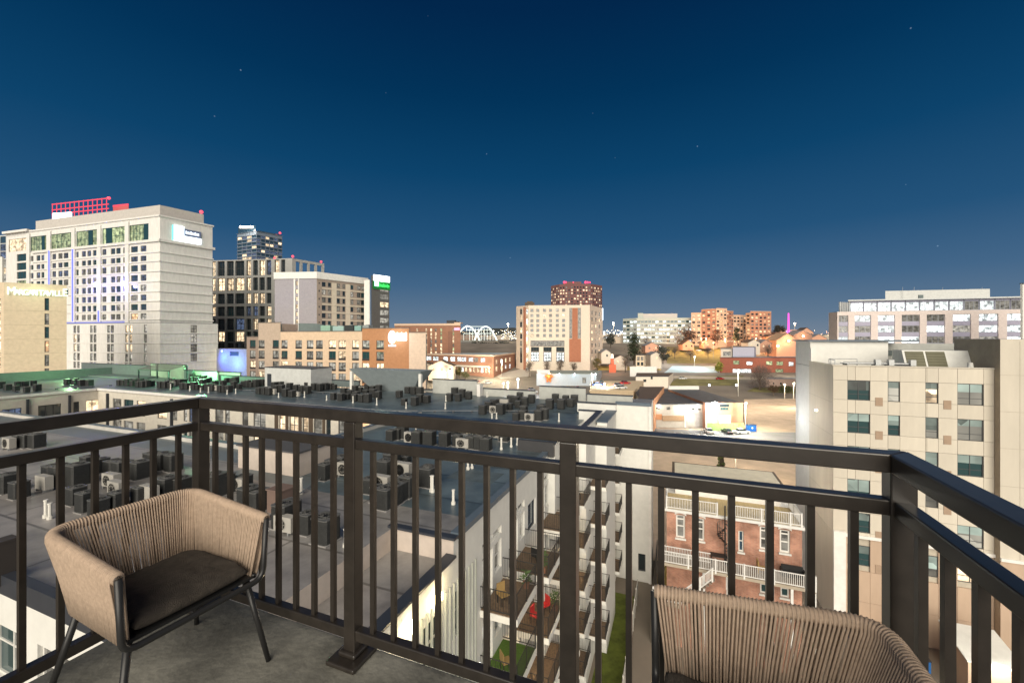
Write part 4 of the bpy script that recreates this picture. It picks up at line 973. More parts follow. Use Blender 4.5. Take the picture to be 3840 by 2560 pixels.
# ---- dark grid-framed tower
A, C, B = PXY(775, 192), PXY(1096, 186), PXY(1216, 200); FL, FR = Face(A, C), Face(C, B); zt = PZ(968, 186)
gd = bld('grid_tower', 'dark tower with a pale square grid frame behind the cream hotel', [A, C, B, *HB(B, A, 20)], 0, zt)
z2 = lambda y: 780 + y / 2.376
GR = M('grey grid frame', (.36, .36, .34))
gcols = [(78, 115), (132, 196), (215, 276), (290, 370), (389, 430), (449, 491), (505, 553), (569, 611), (640, 682), (699, 735)]
grow = [(470, 602), (622, 735), (760, 852), (876, 962), (985, 1085), (1100, 1190), (1200, 1290)]
wl = []
for ri, (a, b) in enumerate(grow):
    z0, z1 = zrow(FL, 900, z2(b), z2(a))
    z0, z1 = min(z0, z1), max(z0, z1)
    for (x0, x1) in gcols:
        kd = pick(('dark', 5), ('warm', 4), ('teal', 1), ('bref', 1))
        wl.append((FL.S(760 + x0 / 2.376), FL.S(760 + x1 / 2.376), z0, z1, kd, dict(nx=2, nz=2, fw=.22)))
facade(gd, FL, 0, zt, GR, wl, .8)
wr = []
for ri, (a, b) in enumerate(grow[:3]):
    z0, z1 = zrow(FL, 1090, z2(b), z2(a))
    for (x0, x1) in ((830, 870), (890, 938), (955, 1002), (1020, 1065)):
        wr.append((FR.S(760 + x0 / 2.376), FR.S(760 + x1 / 2.376), z0, z1, None if ri == 0 else 'dark', dict(nx=2)))
facade(gd, FR, 0, zt, GR, wr, .8)
shell(gd, [A, C, B, *HB(B, A, 20)], 0, zt - 8, GR, TARROOF, 2)
for (px, D) in ((1098, 186), (1204, 199), (1030, 190)): bulb('beacon', PXY(px, D) + (zt + .8,), .55, RED_E, gd)
for (px, w_) in ((848, 4), (866, 3)): m = MB().box(PXY(px, 198)[0], PXY(px, 198)[0] + w_, 198, 200, zt - 7.9, zt + 1.2); wpart('roof_box', m, M('red painted screen', (.45, .03, .05)), gd)
# ---- far glass tower
A, C, B = PXY(890, 432), PXY(962, 420), PXY(1058, 440); FL, FR = Face(A, C), Face(C, B); zt = PZ(866, 420)
ft = bld('glass_tower', 'distant slender glass tower with a bright lamp on top', [A, C, B, *HB(B, A, 30)], 0, zt)
for F, n in ((FL, 4), (FR, 6)):
    ww = []
    for k in range(10):
        z1 = zt - 4 - 3.6 * k
        for j in range(n): ww.append((F.L * j / n + .3, F.L * (j + 1) / n - .3, z1 - 2.6, z1, pick(('blue', 4), ('bref', 4), ('warm', 2 if F is FR else 1)), dict(fw=.2)))
    facade(ft, F, 0, zt, M('blue grey slab', (.16, .20, .25), .5), ww, .2)
    for k in range(11): strip(ft, 'balcony_slab', F, -.8 if F is FL else .02, F.L + (.8 if F is FR else -.02), zt - 4.2 - 3.6 * k + 3.80, zt - 4.2 - 3.6 * k + 4.0, .6, M('blue grey slab', (.16, .20, .25), .5))
shell(ft, [A, C, B, *HB(B, A, 30)], 0, zt, GR, TARROOF, 2)
m = MB().prism([PXY(893, 434), PXY(958, 424), PXY(958, 440), PXY(893, 446)], zt, PZ(845, 424)); wpart('crown_block', m, BLUEGLASS, ft)
m = MB().box(PXY(900, 422)[0], PXY(950, 422)[0], 421, 422, PZ(855, 422), PZ(849, 422)); wpart('crown_lamp', m, E('crown lamp', (1, .85, .68), 14), ft)
point('crown_light', PXY(925, 414) + (PZ(852, 414),), 9000, (1, .85, .7), ft, 2)
m = MB().prism([PXY(968, 424), PXY(1052, 442), PXY(1052, 450), PXY(968, 450)], zt, zt + 1.6); wpart('roof_screen', m, BLUEGLASS, ft)
bulb('beacon', PXY(1050, 438) + (zt + 2.4,), 1.2, RED_E, ft)
# ---- grey and brown hotel with the green sign
A, C, B, D_ = PXY(1030, 151.5), PXY(1188, 150), PXY(1378, 166.5), PXY(1460, 170)
FL, FR, FT = Face(A, C), Face(C, B), Face(PXY(1392, 163), D_); zt = PZ(1019, 150)
hi = bld('grey_brown_hotel', 'grey and brown hotel with a white roof band and a green corner sign', [A, C, B, *HB(B, A, 18)], 0, zt)
zband = PZ(1044, 150)
hrow = [(650, 690), (722, 762), (790, 828), (858, 896), (925, 962), (990, 1030), (1058, 1096), (1124, 1160)]
lw = [(FL.S(760 + 828 / 2.376), FL.S(760 + 850 / 2.376), *zrow(FL, 1110, z2(a), z2(b)), 'warm', dict(fw=.12, zs=(.5,))) for a, b in hrow]
facade(hi, FL, 0, zband, M('lilac grey panel', (.31, .29, .31)), lw, .25)
rw = []
brow = [(662, 702), (727, 772), (797, 842), (868, 912), (938, 980), (1005, 1045), (1072, 1112)]
for (a, b) in brow:
    z0, z1 = zrow(FR, 1225, z2(a), z2(b))
    for (x0, x1) in ((1062, 1097), (1117, 1145), (1196, 1224), (1246, 1270), (1318, 1344), (1374, 1408), (1411, 1444)):
        rw.append((FR.S(760 + x0 / 2.376), FR.S(760 + x1 / 2.376), z0, z1, pick(('dark', 5), ('dim', 3), ('curt', 2), ('teal', 1)), dict(fw=.12, zs=(.3,))))
    rw.append((FR.S(760 + 1034 / 2.376), FR.S(760 + 1045 / 2.376), z0 + .8, z1 - .3, 'dark', dict(fw=.1)))
facade(hi, FR, 0, zband, M('taupe render', (.31, .25, .205)), rw, .25)
for i, (a, b) in enumerate(brow):
    z0, z1 = zrow(FR, 1225, z2(a - 2), z2(b + 24 if i < 6 else b))
    for (x0, x1) in ((1150, 1192), (1274, 1314)): strip(hi, 'pale_panel', FR, FR.S(760 + x0 / 2.376), FR.S(760 + x1 / 2.376), min(z0, z1) + .05, max(z0, z1) - .02, .06, M('cream panel', (.56, .49, .39)))
    strip(hi, 'slab_edge', FR, FR.S(760 + 1064 / 2.376), FR.S(760 + 1444 / 2.376), z0 + .1, z0 + .55, .10, M('cream panel', (.56, .49, .39)))
WB = M('pale trim', (.7, .68, .64))
strip(hi, 'roof_band', FL, -.2, FL.L + .2, zband, zt, .3, WB); strip(hi, 'roof_band', FR, -.2, FR.L + .2, zband - .01, zt + .01, .32, WB)
strip(hi, 'window_surround', FL, FL.S(760 + 812 / 2.376), FL.S(760 + 827 / 2.376), 10, zband, .12, WB); strip(hi, 'window_surround', FL, FL.S(760 + 851 / 2.376), FL.S(760 + 860 / 2.376), 10, zband, .12, WB)
shell(hi, [A, C, B, *HB(B, A, 18)], 0, zt - .5, M('taupe render', (.31, .25, .205)), TARROOF, 2)
tz = PZ(1035, 165)
tw = []
for (a, b) in brow: z0, z1 = zrow(FT, 1440, z2(a + 40), z2(b + 44)); tw.append((FT.L * .48, FT.L * .97, z0, z1, pick(('warm', 2), ('curt', 3), ('greeny', 1)), dict(nx=2, fw=.12)))
facade(hi, FT, 0, tz, M('charcoal panel', (.09, .085, .08)), tw, .2)
shell(hi, [FT.A, FT.B, *HB(FT.B, FT.A, 6)], 0, tz, M('charcoal panel', (.09, .085, .08)), TARROOF, 1)
strip(hi, 'corner_pier', Face(PXY(1368, 164), PXY(1394, 162.8)), 0, 2.6, 0, PZ(1052, 165), .4, WB)
gs = thing('green_sign', 'green and white lit corner sign on the grey and brown hotel', 'sign', FT.P(FT.L * .6, tz - 2, -.3))
strip(gs, 'lightbox', FT, FT.L * .12, FT.L * .98, tz - 1.9, tz + .4, .5, E('sign white hot', (.95, .97, 1), 4))
strip(gs, 'green_panel', FT, FT.L * .08, FT.L * 1.02, tz - 5.2, tz - 2.0, .4, M('sign green', (.01, .16, .03), .4)); s = FT.L
strip(gs, 'emblem', FT, s * .14, s * .36, tz - 4.1, tz - 2.2, .5, E('sign mint', (.45, 1, .75), 2.4))
for k in range(8): strip(gs, 'letter', FT, s * (.40 + .072 * k), s * (.445 + .072 * k), tz - 4.2 + .1 * (k % 2), tz - 3.2 + .3 * (k % 3 == 0), .5, E('sign green glow', (.02, .9, .10), 1.5))
point('sign_glow', FT.P(s * .6, tz - 1, -2.5), 500, (.6, 1, .75), gs, 1)
# ---- peach and brown hotel
A, B = PXY(925, 126), PXY(1597, 109); F = Face(A, B)
ph = bld('peach_hotel', 'peach and brown low hotel with dark window grilles and a round white sign', [A, B, *HB(B, A, 16)], 0, 30)
PEACH = M('peach stucco', (.62, .45, .325)); TAUPE2 = M('taupe stucco', (.44, .34, .27)); RUST = M('rust stucco', (.42, .20, .10)); PINK = M('pale peach stucco', (.62, .47, .37)); MUD = M('mud brown stucco', (.27, .20, .165))
segs = [(925, 969, 1263, MUD), (969, 1052, 1210, TAUPE2), (1052, 1358, 1243, PEACH), (1358, 1534, 1231, RUST), (1534, 1597, 1247, PINK)]
z3 = lambda x: 760 + x / 2.376
wc = [(421, 471), (499, 552), (624, 678), (702, 756), (827, 884), (928, 986), (1010, 1070), (1124, 1186), (1211, 1275), (1332, 1392), (1421, 1486), (1548, 1614)]
for (a, b, yt, mt) in segs:
    zt = PZ(yt, F.A.y + F.S((a + b) / 2) * F.t.y)
    wl = []
    for ri in range(6):
        z1 = 27.2 - 3.12 * ri
        for (x0, x1) in wc:
            if a < z3((x0 + x1) / 2) < b:
                wl.append((F.S(z3(x0)), F.S(z3(x1)), z1 - 2.45, z1, pick(('curt', 5), ('dim', 2), ('warm', 2 + ri), ('teal', 1)), dict(nx=2, fw=.1, zs=(.2,))))
    facade(ph, F, 0, zt, mt, wl, .22, F.S(a), F.S(b))
    for w in wl: strip(ph, 'window_grille', F, w[0], w[1], w[2] - .02, w[2] + .48, .04, M('black grille', (.035, .03, .03), .6), .1)
    strip(ph, 'coping', F, F.S(a), F.S(b), zt, zt + .18, .12, M('dark coping', (.14, .12, .11)), .5)
    m = MB(); p0, p1 = F.P(F.S(a), zt, .5), F.P(F.S(b), zt, .5); q0, q1 = [(p_[0] + 12 * (p_[0] / p_[1] + s_), p_[1] + 12) for p_, s_ in ((p0, .1), (p1, -.2))]
    m.prism([p0[:2], p1[:2], q1[:2], q0[:2]], 10, zt - .3, 0); wpart('roof', m, TARROOF, ph)
m = MB(); m.box(0, 1, 0, 14, 0, PZ(1210, 124), mat=F.mat(F.S(969), 0, .3)); wpart('wall', m, TAUPE2, ph)
hb = HB(F.B, F.A, 14)[0]; m = MB(); m.quad((F.B.x, F.B.y, 0), (*hb, 0), (*hb, 28), (F.B.x, F.B.y, 28)); wpart('wall', m, PINK, ph)
rs_ = thing('round_lit_sign', 'round white lit emblem with lettering on the rust coloured hotel wall', 'sign', F.P(F.S(1485), F.z(1485, 1265), -.2))
s, z = F.S(z3(1690)), F.z(z3(1690), z2(1150))
m = MB(); m.frus((0, -.3, 0), 1.45, (0, 0, 0), 1.45, 20); o = wpart('emblem', m, E('sign white', (.85, .97, 1), 3), rs_); o.location = Vector(F.P(s, z)) - rs_.location; o.rotation_euler = (0, 0, F.ang); o.scale = (.75, 1, 1.2)
strip(rs_, 'letter_bar', F, s - 1.1, s + 1.1, z - 2.5, z - 2.05, .25, E('sign pale', (.85, .95, 1), 1.8))
for k in range(7): strip(rs_, 'letter', F, F.S(z3(1732 + 13 * k)), F.S(z3(1741 + 13 * k)), z - .9, z + (1.0 if k % 3 else 1.25), .25, E('sign white', (.85, .97, 1), 3))
point('sign_glow', F.P(s + 2, z, -2), 350, (.85, .95, 1), rs_, 1)
zr = PZ(1243, 120) - .25
cs_ = thing('roof_screen', 'dark curved roof screen on top of the peach hotel', 'roof screen', F.P(F.S(1090), zr, 6))
m = MB(); c = F.P(F.S(1060), zr, 8)
for k in range(10):
    a0, a1 = math.pi * k / 20, math.pi * (k + 1) / 20
    p = [(c[0] + 9 * math.sin(a), c[1] - 3 + 4.5 * (1 - math.cos(a))) for a in (a0, a1)]; hgt = [2.9 - 2.2 * (math.sin(a) ** 6) for a in (a0, a1)]
    m.quad((*p[0], zr), (*p[1], zr), (*p[1], zr + hgt[1]), (*p[0], zr + hgt[0])); m.quad((p[0][0], p[0][1] + .2, zr), (p[0][0], p[0][1] + .2, zr + hgt[0]), (p[1][0], p[1][1] + .2, zr + hgt[1]), (p[1][0], p[1][1] + .2, zr))
wpart('screen', m, M('dark slate roof screen', (.12, .15, .15), .6), cs_)
for i, (x0, x1, col, lab) in enumerate(((962, 1048, (.24, .38, .30), 'pale green'), (1072, 1170, (.30, .42, .40), 'blue green'), (1180, 1262, (.03, .035, .035), 'black'), (1270, 1330, (.22, .36, .33), 'teal'), (1345, 1400, (.25, .27, .27), 'grey'))):
    q = thing('roof_plant', f'{lab} plant box on the flat roof of the peach hotel', 'plant box', F.P(F.S(z3((x0 + x1) / 2)), zr, 4), F.ang, 'plant boxes on the peach hotel roof')
    w_ = F.S(z3(x1)) - F.S(z3(x0)); part('casing', MB().box(-w_ / 2, w_ / 2, 0, 2, .2, 2.1 - .2 * (i % 2)), M('plant ' + lab, col, .6), q); part('base', MB().box(-w_ / 2 + .1, w_ / 2 - .1, .1, 1.9, 0, .2), STEEL, q); part('fan', MB().frus((0, 1, 2.1 - .2 * (i % 2)), .6, (0, 1, 2.3 - .2 * (i % 2)), .6, 10), STEEL, q)
# ---- low building washed by blue light between the two hotels
A, B = PXY(812, 139), PXY(930, 134); F = Face(A, B)
bb = bld('low_building', 'low white building washed by blue light between the cream and peach hotels', [A, B, *HB(B, A, 12)], 0, PZ(1307, 137))
BLW = M('shaded grey wall', (.22, .23, .26))
facade(bb, F, 0, PZ(1308, 137), BLW, [F.rect(862, 895, 1318, 1334) + ('blue', {})], .2); shell(bb, [A, B, *HB(B, A, 12)], 0, PZ(1308, 137), WHITE, TARROOF, 1)
lampb = F.P(F.S(838), F.z(838, 1316), -.5); m = MB().ball(lampb, .3, 8); wpart('wash_lamp', m, E('blue wash lamp', (.2, .35, 1), 6), bb)
point('wash_light', F.P(F.S(836), F.z(836, 1340), -3.2), 6000, (.05, .14, 1), bb, .4, 150, F.P(F.S(850), F.z(840, 1345), 0)); point('wash_light', F.P(F.S(890), F.z(890, 1360), -4), 3000, (.2, .45, 1), bb, .4, 150, F.P(F.S(895), F.z(890, 1360), 0))
# ---- brick hotel further back
A, B = PXY(1480, 300), PXY(1727, 292); F = Face(A, B); zt = PZ(1213, 296); x3 = lambda x: 1500 + x / 2.8; y3 = lambda y: 1000 + y / 2.8
bk_ = bld('brick_hotel', 'brown brick hotel with thin window strips, left of the lit arch bridge', [A, B, *HB(B, A, 20)], T(296), zt)
bw = []
for k in range(7):
    z1 = PZ(y3(648 + 40 * k), 296)
    for (a, b) in ((172, 190), (268, 284), (318, 336), (366, 384), (424, 442), (552, 568)): bw.append((F.S(x3(a)), F.S(x3(b)), z1 - 2.1, z1, pick(('warm', 3), ('dim', 2), ('greeny', 1)), dict(simple=True)))
facade(bk_, F, T(296) - 2, zt, BRICKF, bw, .3); shell(bk_, [A, B, *HB(B, A, 20)], T(296) - 2, zt, BRICKF, TARROOF, 1)
strip(bk_, 'cornice', F, 0, F.L, PZ(1221, 296), zt + .01, .5, PEACH)
for a, b in ((300, 320), (505, 545)): strip(bk_, 'pier', F, F.S(x3(a)), F.S(x3(b)), T(296), PZ(1242, 296), .4, M('brick pier', (.24, .12, .08)))
q = thing('pink_sign', 'small pink lit sign at the top corner of the brick hotel', 'sign', F.P(F.S(1712), PZ(1234, 295), -.3)); strip(q, 'lightbox', F, F.S(1704), F.S(1724), PZ(1238, 294), PZ(1229, 294), .4, E('sign pink', (1, .25, .38), 2.2))
m = MB().box(0, 6, 0, 4, 0, 2.4, mat=F.mat(F.S(1668), zt, 4)); wpart('roof_unit', m, BLACKCAP, bk_); m = MB().box(0, 5, 0, 4, 0, 1.5, mat=F.mat(F.S(1687), zt, 4)); wpart('roof_unit', m, BLACKCAP, bk_)
strip(bk_, 'roof_block', F, F.S(1702), F.L, zt, PZ(1209, 295), -.6, PEACH, 6)
# ---- low brick shops
A, C, B = PXY(1590, 264), PXY(1850, 240), PXY(1932, 280); FL, FR = Face(A, C), Face(C, B); zt = PZ(1332, 240)
sb = bld('brick_shops', 'long low brick shop building with white lit windows below the arch bridge', [A, C, B, *HB(B, A, 20)], T(250), zt)
sw = []
for (a, b) in ((268, 328), (345, 402), (455, 500), (528, 578), (600, 644), (650, 692), (718, 768), (776, 820), (845, 892)):
    sw.append((FL.S(x3(a)), FL.S(x3(b)), PZ(1357, 246), PZ(1340, 246), pick(('cool', 3), ('curt', 1)), dict(nx=2, fw=.15)))
for k in range(12): sw.append((FL.L * (.28 + .055 * k), FL.L * (.28 + .055 * k) + 1.9, PZ(1396, 246), PZ(1378, 246), pick(('warm', 3), ('cool', 2)), dict(fw=.15)))
facade(sb, FL, T(240) - 2, zt, BRICKF, sw, .3)
sw = [(FR.L * (.1 + .2 * k), FR.L * (.1 + .2 * k) + 3, zt - 5.5 - 4.2 * r, zt - 2.6 - 4.2 * r, pick(('warm', 3), ('cool', 1)), dict(nx=2, fw=.2)) for k in range(4) for r in range(2)]
facade(sb, FR, T(240) - 2, zt, BRICKF, sw, .3)
shell(sb, [A, C, B, *HB(B, A, 20)], T(240) - 2, zt - .6, BRICKF, M('pale blue roof', (.38, .44, .45), .6), 2)
strip(sb, 'cornice', FL, -.2, FL.L + .3, zt - .7, zt + .1, .35, PEACH); strip(sb, 'cornice', FR, -.3, FR.L, zt - .71, zt + .11, .37, PEACH)
strip(sb, 'awning', FL, FL.L * .3, FL.L * .95, PZ(1376, 246), PZ(1370, 246), 1.6, M('pale awning', (.6, .56, .46)))
# ---- small gabled house in front of it
def gable(name, label, px0, px1, pyb, pyt, D, dep, wallm, roofm, rise=.5, group=None, lean=0., wins=True):
    x0, x1 = PXY(px0, D)[0], PXY(px1, D)[0]; zb = PZ(pyb, D); ze = PZ(pyt, D)
    t = thing(name, label, 'house', ((x0 + x1) / 2, D, zb), lean, group)
    w_ = (x1 - x0) / 2; hh = ze - zb; r = w_ * rise
    m = MB(); m.quad((-w_, 0, -2), (w_, 0, -2), (w_, 0, hh), (-w_, 0, hh)); m.poly([(-w_, 0, hh), (w_, 0, hh), (0, 0, hh + r)]); m.quad((w_, 0, -2), (w_, dep, -2), (w_, dep, hh), (w_, 0, hh)); m.quad((-w_, dep, -2), (-w_, 0, -2), (-w_, 0, hh), (-w_, dep, hh)); m.poly([(w_, dep, hh), (-w_, dep, hh), (0, dep, hh + r)]); m.quad((w_, dep, -2), (-w_, dep, -2), (-w_, dep, hh), (w_, dep, hh)); part('wall', m, wallm, t)
    o = .4
    m = MB()
    for s in (-1, 1):
        a = [(s * (w_ + o), -o, hh - o * rise), (s * (w_ + o), dep + o, hh - o * rise), (0, dep + o, hh + r), (0, -o, hh + r)]; b = [(p[0], p[1], p[2] + .25) for p in a]
        if s > 0: m.quad(*b); m.quad(*a[::-1])
        else: m.quad(*b[::-1]); m.quad(*a)
        m.quad(a[0], a[3], b[3], b[0]); m.quad(a[1], b[1], b[2], a[2]); m.quad(a[0], b[0], b[1], a[1])
    part('roof', m, roofm, t)
    if wins:
        F = Face((-w_, 0), (w_, 0))
        for k in range(max(1, int(w_ / 2))):
            x = 2 * w_ * (k + .6) / max(1, int(w_ / 2)) - .5
            q = MB().box(0, 1.1, -.06, .05, 0, 1.5); o_ = part('window', q, KINDS[pick(('warm', 2), ('dim', 1), ('dark', 1))], t); o_.location = (x - w_, 0, max(.8, hh - 2.6))
    return t
BROWNR = M('brown shingle roof', (.10, .07, .055), .9, .3, 2); GREYR = M('grey shingle roof', (.20, .20, .21), .9, .25, 2)
gable('gabled_house', 'low brown roofed pavilion with pale walls beside the peach hotel', 1606, 1700, 1412, 1372, 222, 9, M('warm white siding', (.6, .52, .42)), BROWNR, .42)
gable('gabled_house', 'brown roofed shed peeping out behind the peach hotel corner', 1560, 1640, 1400, 1374, 232, 7, M('warm white siding', (.6, .52, .42)), BROWNR, .35)
# ---- lit arch bridge
br_ = thing('arch_bridge', 'white lit steel arch bridge on the horizon', 'bridge', PXY(1795, 720) + (PZ(1292, 720),))
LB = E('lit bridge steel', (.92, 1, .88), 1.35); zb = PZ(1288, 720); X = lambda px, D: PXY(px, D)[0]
for (a, b, D) in ((1702, 1806, 712), (1772, 1870, 730)):
    pts = []
    for k in range(17):
        t = k / 16; pts.append((X(a, D) + (X(b, D) - X(a, D)) * t, D, zb - 3 + 33 * (1 - (2 * t - 1) ** 2)))
    part_ = MB().tube(pts, 1.25, 6); wpart('arch', part_, LB, br_)
for k in range(1, 13):
    px = 1728 + 11 * k; t = (px - 1722) / 148; hgt = 27 * (1 - (2 * t - 1) ** 4)
    wpart('hanger', MB().tube([(X(px, 720), 720, zb), (X(px, 720), 720, zb + hgt)], .35, 4), LB, br_)
for y in (1224, 1237, 1250): wpart('brace', MB().tube([(X(1760 - (y - 1224) * .8, 720), 720, PZ(y, 720)), (X(1830 + (y - 1224) * .9, 720), 720, PZ(y, 720))], .45, 4), LB, br_)
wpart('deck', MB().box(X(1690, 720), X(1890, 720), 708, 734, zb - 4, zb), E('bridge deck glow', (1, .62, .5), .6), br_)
for px in (1700, 1806, 1872): wpart('pier', MB().box(X(px, 720) - 2, X(px, 720) + 2, 712, 730, 8, zb - 4), CREAM, br_)
# ---- pale hotel tower in the middle
A0, A, C, B = PXY(1936, 275), PXY(1982, 266), PXY(2212, 262), PXY(2260, 292); FN, FL, FR = Face(A0, A), Face(A, C), Face(C, B); zt = PZ(1143, 262)
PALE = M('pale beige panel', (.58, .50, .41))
mt = bld('beige_hotel_tower', 'beige hotel tower with small square windows and a brick stripe, centre', [A0, A, C, B], T(262), zt)
tw = []
for y in (458, 512, 566, 616, 668, 722):
    z0, z1 = zrow(FL, 2050, y3(y - 16), y3(y + 16))
    for x in (1385, 1447, 1517, 1580, 1652, 1718): tw.append((FL.S(x3(x - 16)), FL.S(x3(x + 16)), z0, z1, pick(('dark', 4), ('dim', 3), ('warm', 2), ('curt', 1)), dict(nx=2, fw=.12)))
z0, z1 = zrow(FL, 2050, y3(775), y3(836)); tw.append((FL.S(x3(1370)), FL.S(x3(1727)), z0, z1, 'dim', dict(nx=9, fw=.2)))
for (a, b) in ((1375, 1460), (1505, 1592), (1640, 1727)):
    z0, z1 = zrow(FL, 2050, y3(842), y3(890)); tw.append((FL.S(x3(a)), FL.S(x3(b)), z0, z1, 'dark', dict(nx=3, fw=.15)))
    z0, z1 = zrow(FL, 2050, y3(893), y3(996)); tw.append((FL.S(x3(a)), FL.S(x3(b)), z0, z1, 'cool', dict(nx=3, nz=3, fw=.4)))
z0, z1 = zrow(FL, 2150, y3(432), y3(750)); tw.append((FL.S(x3(1868)), FL.S(x3(1900)), z0, z1, 'dim', dict(nz=6, fw=.15))); tw.append((FL.S(x3(1778)), FL.S(x3(1806)), z0, z1, 'dim', dict(nz=7, fw=.15)))
facade(mt, FL, 0, zt, PALE, tw, .3)
strip(mt, 'brick_stripe', FL, FL.S(x3(1808)), FL.S(x3(1866)), FL.z(2155, y3(998)), FL.z(2155, y3(432)), .2, M('rust brick', (.32, .13, .075), .9, .12, .8)); strip(mt, 'brick_stripe', FL, FL.S(x3(1776)), FL.S(x3(1900)), FL.z(2155, y3(999)), FL.z(2155, y3(756)), .22, M('rust brick', (.32, .13, .075), .9, .12, .8))
nw = []
for k in range(20):
    z1 = PZ(y3(452 + 32 * k), 268); nw.append((FN.L * .80, FN.L * .97, z1 - 3.2, z1, pick(('warm', 1), ('cool', 1)), dict(simple=True)))
for y in (455, 520, 590, 650, 715, 790, 860, 915, 965): z1 = PZ(y3(y - 12), 271); nw.append((FN.L * .30, FN.L * .48, z1 - 3.4, z1, pick(('dim', 2), ('dark', 2), ('warm', 1)), dict(fw=.1)))
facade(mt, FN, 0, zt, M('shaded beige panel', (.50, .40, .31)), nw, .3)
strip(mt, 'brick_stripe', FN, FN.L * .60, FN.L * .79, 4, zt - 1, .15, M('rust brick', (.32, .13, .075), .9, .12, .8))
rw = [(FR.L * (.12 + .28 * j), FR.L * (.12 + .28 * j) + 3.5, zt - 6 - 4.2 * k, zt - 3.4 - 4.2 * k, pick(('dark', 2), ('warm', 2), ('dim', 2)), dict(fw=.2)) for j in range(3) for k in range(8)]
facade(mt, FR, 0, zt, PALE, rw, .3); shell(mt, [A0, A, C, B], 0, zt - .4, PALE, TARROOF, 3)
m = MB(); m.prism([PXY(1968, 272), PXY(2004, 272), PXY(2004, 280), PXY(1968, 280)], zt - .4, zt + 2.4); wpart('roof_block', m, M('dark brown panel', (.09, .065, .045)), mt)
m = MB(); m.prism([PXY(1976, 272.5), PXY(1998, 272.5), PXY(1998, 279), PXY(1976, 279)], zt + 2.4, zt + 3.2); wpart('roof_block', m, M('dark brown panel', (.09, .065, .045)), mt)
strip(mt, 'light_strip', FR, FR.L - .9, FR.L - .1, PZ(1200, 290), PZ(1155, 290), .3, E('cool strip', (.75, .88, 1), 3))
# ---- round brick tower behind it
pts = [PXY(2066, 538), PXY(2098, 520), PXY(2150, 512), PXY(2216, 516), PXY(2258, 534)]; zt = PZ(1064, 515)
rt = bld('brick_tower', 'distant brick tower full of lit windows with red lights on its roof', pts, T(520), zt)
for i in range(4):
    F = Face(pts[i], pts[i + 1]); n = max(2, int(F.L / 3.4)); ww = []
    for k in range(12):
        z1 = zt - 3.5 - 3.6 * k
        for j in range(n):
            if random.random() < .86: ww.append((F.L * (j + .22) / n, F.L * (j + .78) / n, z1 - 1.9, z1, pick(('warm', 5), ('dim', 3), ('dark', 4)), dict(simple=True)))
    facade(rt, F, 0, zt, M('plum brick', (.16, .075, .07)), ww, .2)
shell(rt, pts, 0, zt, M('plum brick', (.16, .075, .07)), TARROOF, 4)
m = MB(); m.prism([PXY(2112, 526), PXY(2180, 526), PXY(2180, 534), PXY(2112, 534)], zt, PZ(1056, 526)); wpart('roof_block', m, M('plum brick', (.16, .075, .07)), rt)
for px, r in ((2116, 1.5), (2122, 1.2), (2150, .7), (2196, 1.5), (2204, 1.3), (2212, .8)): bulb('beacon', PXY(px, 518) + (zt + 2.2,), r, E('red beacon bright', (1, .03, .08), 3), rt)
# ---- long office building with rows of lit glass
A0, A, B = PXY(2336, 418), PXY(2388, 404), PXY(2598, 396); FN, F = Face(A0, A), Face(A, B); zt = PZ(1192, 402)
ob = bld('office_building', 'long office building with bands of white lit windows behind dark trees', [A0, A, B, *HB(B, A0, 20)], T(400), zt)
for FF, n in ((FN, 4), (F, 15)):
    ww = []
    for k in range(6):
        z1 = zt - 2.6 - 3.75 * k
        for j in range(n): ww.append((FF.L * j / n + .25, FF.L * (j + 1) / n - .25, z1 - 2.1, z1, pick(('teal', 4), ('cool', 2)) if k in (0,) else pick(('cool', 5), ('curt', 2), ('teal', 1)), dict(fw=.16, nx=2)))
    facade(ob, FF, T(400) - 3, zt, M('sage panel', (.42, .45, .40)), ww, .25)
shell(ob, [A0, A, B, *HB(B, A0, 20)], T(400) - 3, zt, PALE, TARROOF, 2)
m = MB(); m.prism([PXY(2392, 408), PXY(2412, 407), PXY(2412, 416), PXY(2392, 416)], zt, PZ(1174, 408)); wpart('roof_block', m, M('sage panel', (.42, .45, .40)), ob); m = MB(); m.prism([PXY(2412, 409), PXY(2540, 406), PXY(2540, 416), PXY(2412, 416)], zt, PZ(1176, 408)); wpart('roof_screen', m, M('warm grey render', (.30, .28, .26)), ob)
# ---- terracotta apartment blocks
TERRA = M('terracotta render', (.40, .20, .13)); SAND = M('sand render', (.50, .36, .26))
def condo(label, pts, ytops, D, hots):
    zt = PZ(min(ytops), D); b = bld('apartment_block', label, pts, T(D), zt, group='terracotta apartment blocks on the hill')
    for i in range(len(pts) - 1):
        F = Face(pts[i], pts[i + 1]); z_t = PZ(ytops[i], D); n = max(1, int(F.L / 4.0)); ww = []
        for k in range(9):
            z1 = z_t - 1.6 - 3.15 * k
            if z1 < T(D) + 2: break
            for j in range(n): ww.append((F.L * (j + .2) / n, F.L * (j + .8) / n, z1 - 1.7, z1, pick(('orange', hots), ('warm', hots), ('dark', 4), ('dim', 2)), dict(fw=.15)))
        facade(b, F, T(D) - 4, z_t, TERRA if i % 2 else SAND, ww, .25)
        m = MB(); q0, q1 = F.P(0, 0, .3), F.P(F.L, 0, .3); r0, r1 = [(p_[0] + 8 * (p_[0] / p_[1] + s_), p_[1] + 8) for p_, s_ in ((q0, .1), (q1, -.1))]; m.prism([q0[:2], q1[:2], r1[:2], r0[:2]], T(D), z_t - .3); wpart('roof', m, TERRA, b)
        strip(b, 'cornice', F, 0, F.L, z_t - .1, z_t + .35, .3, SAND)
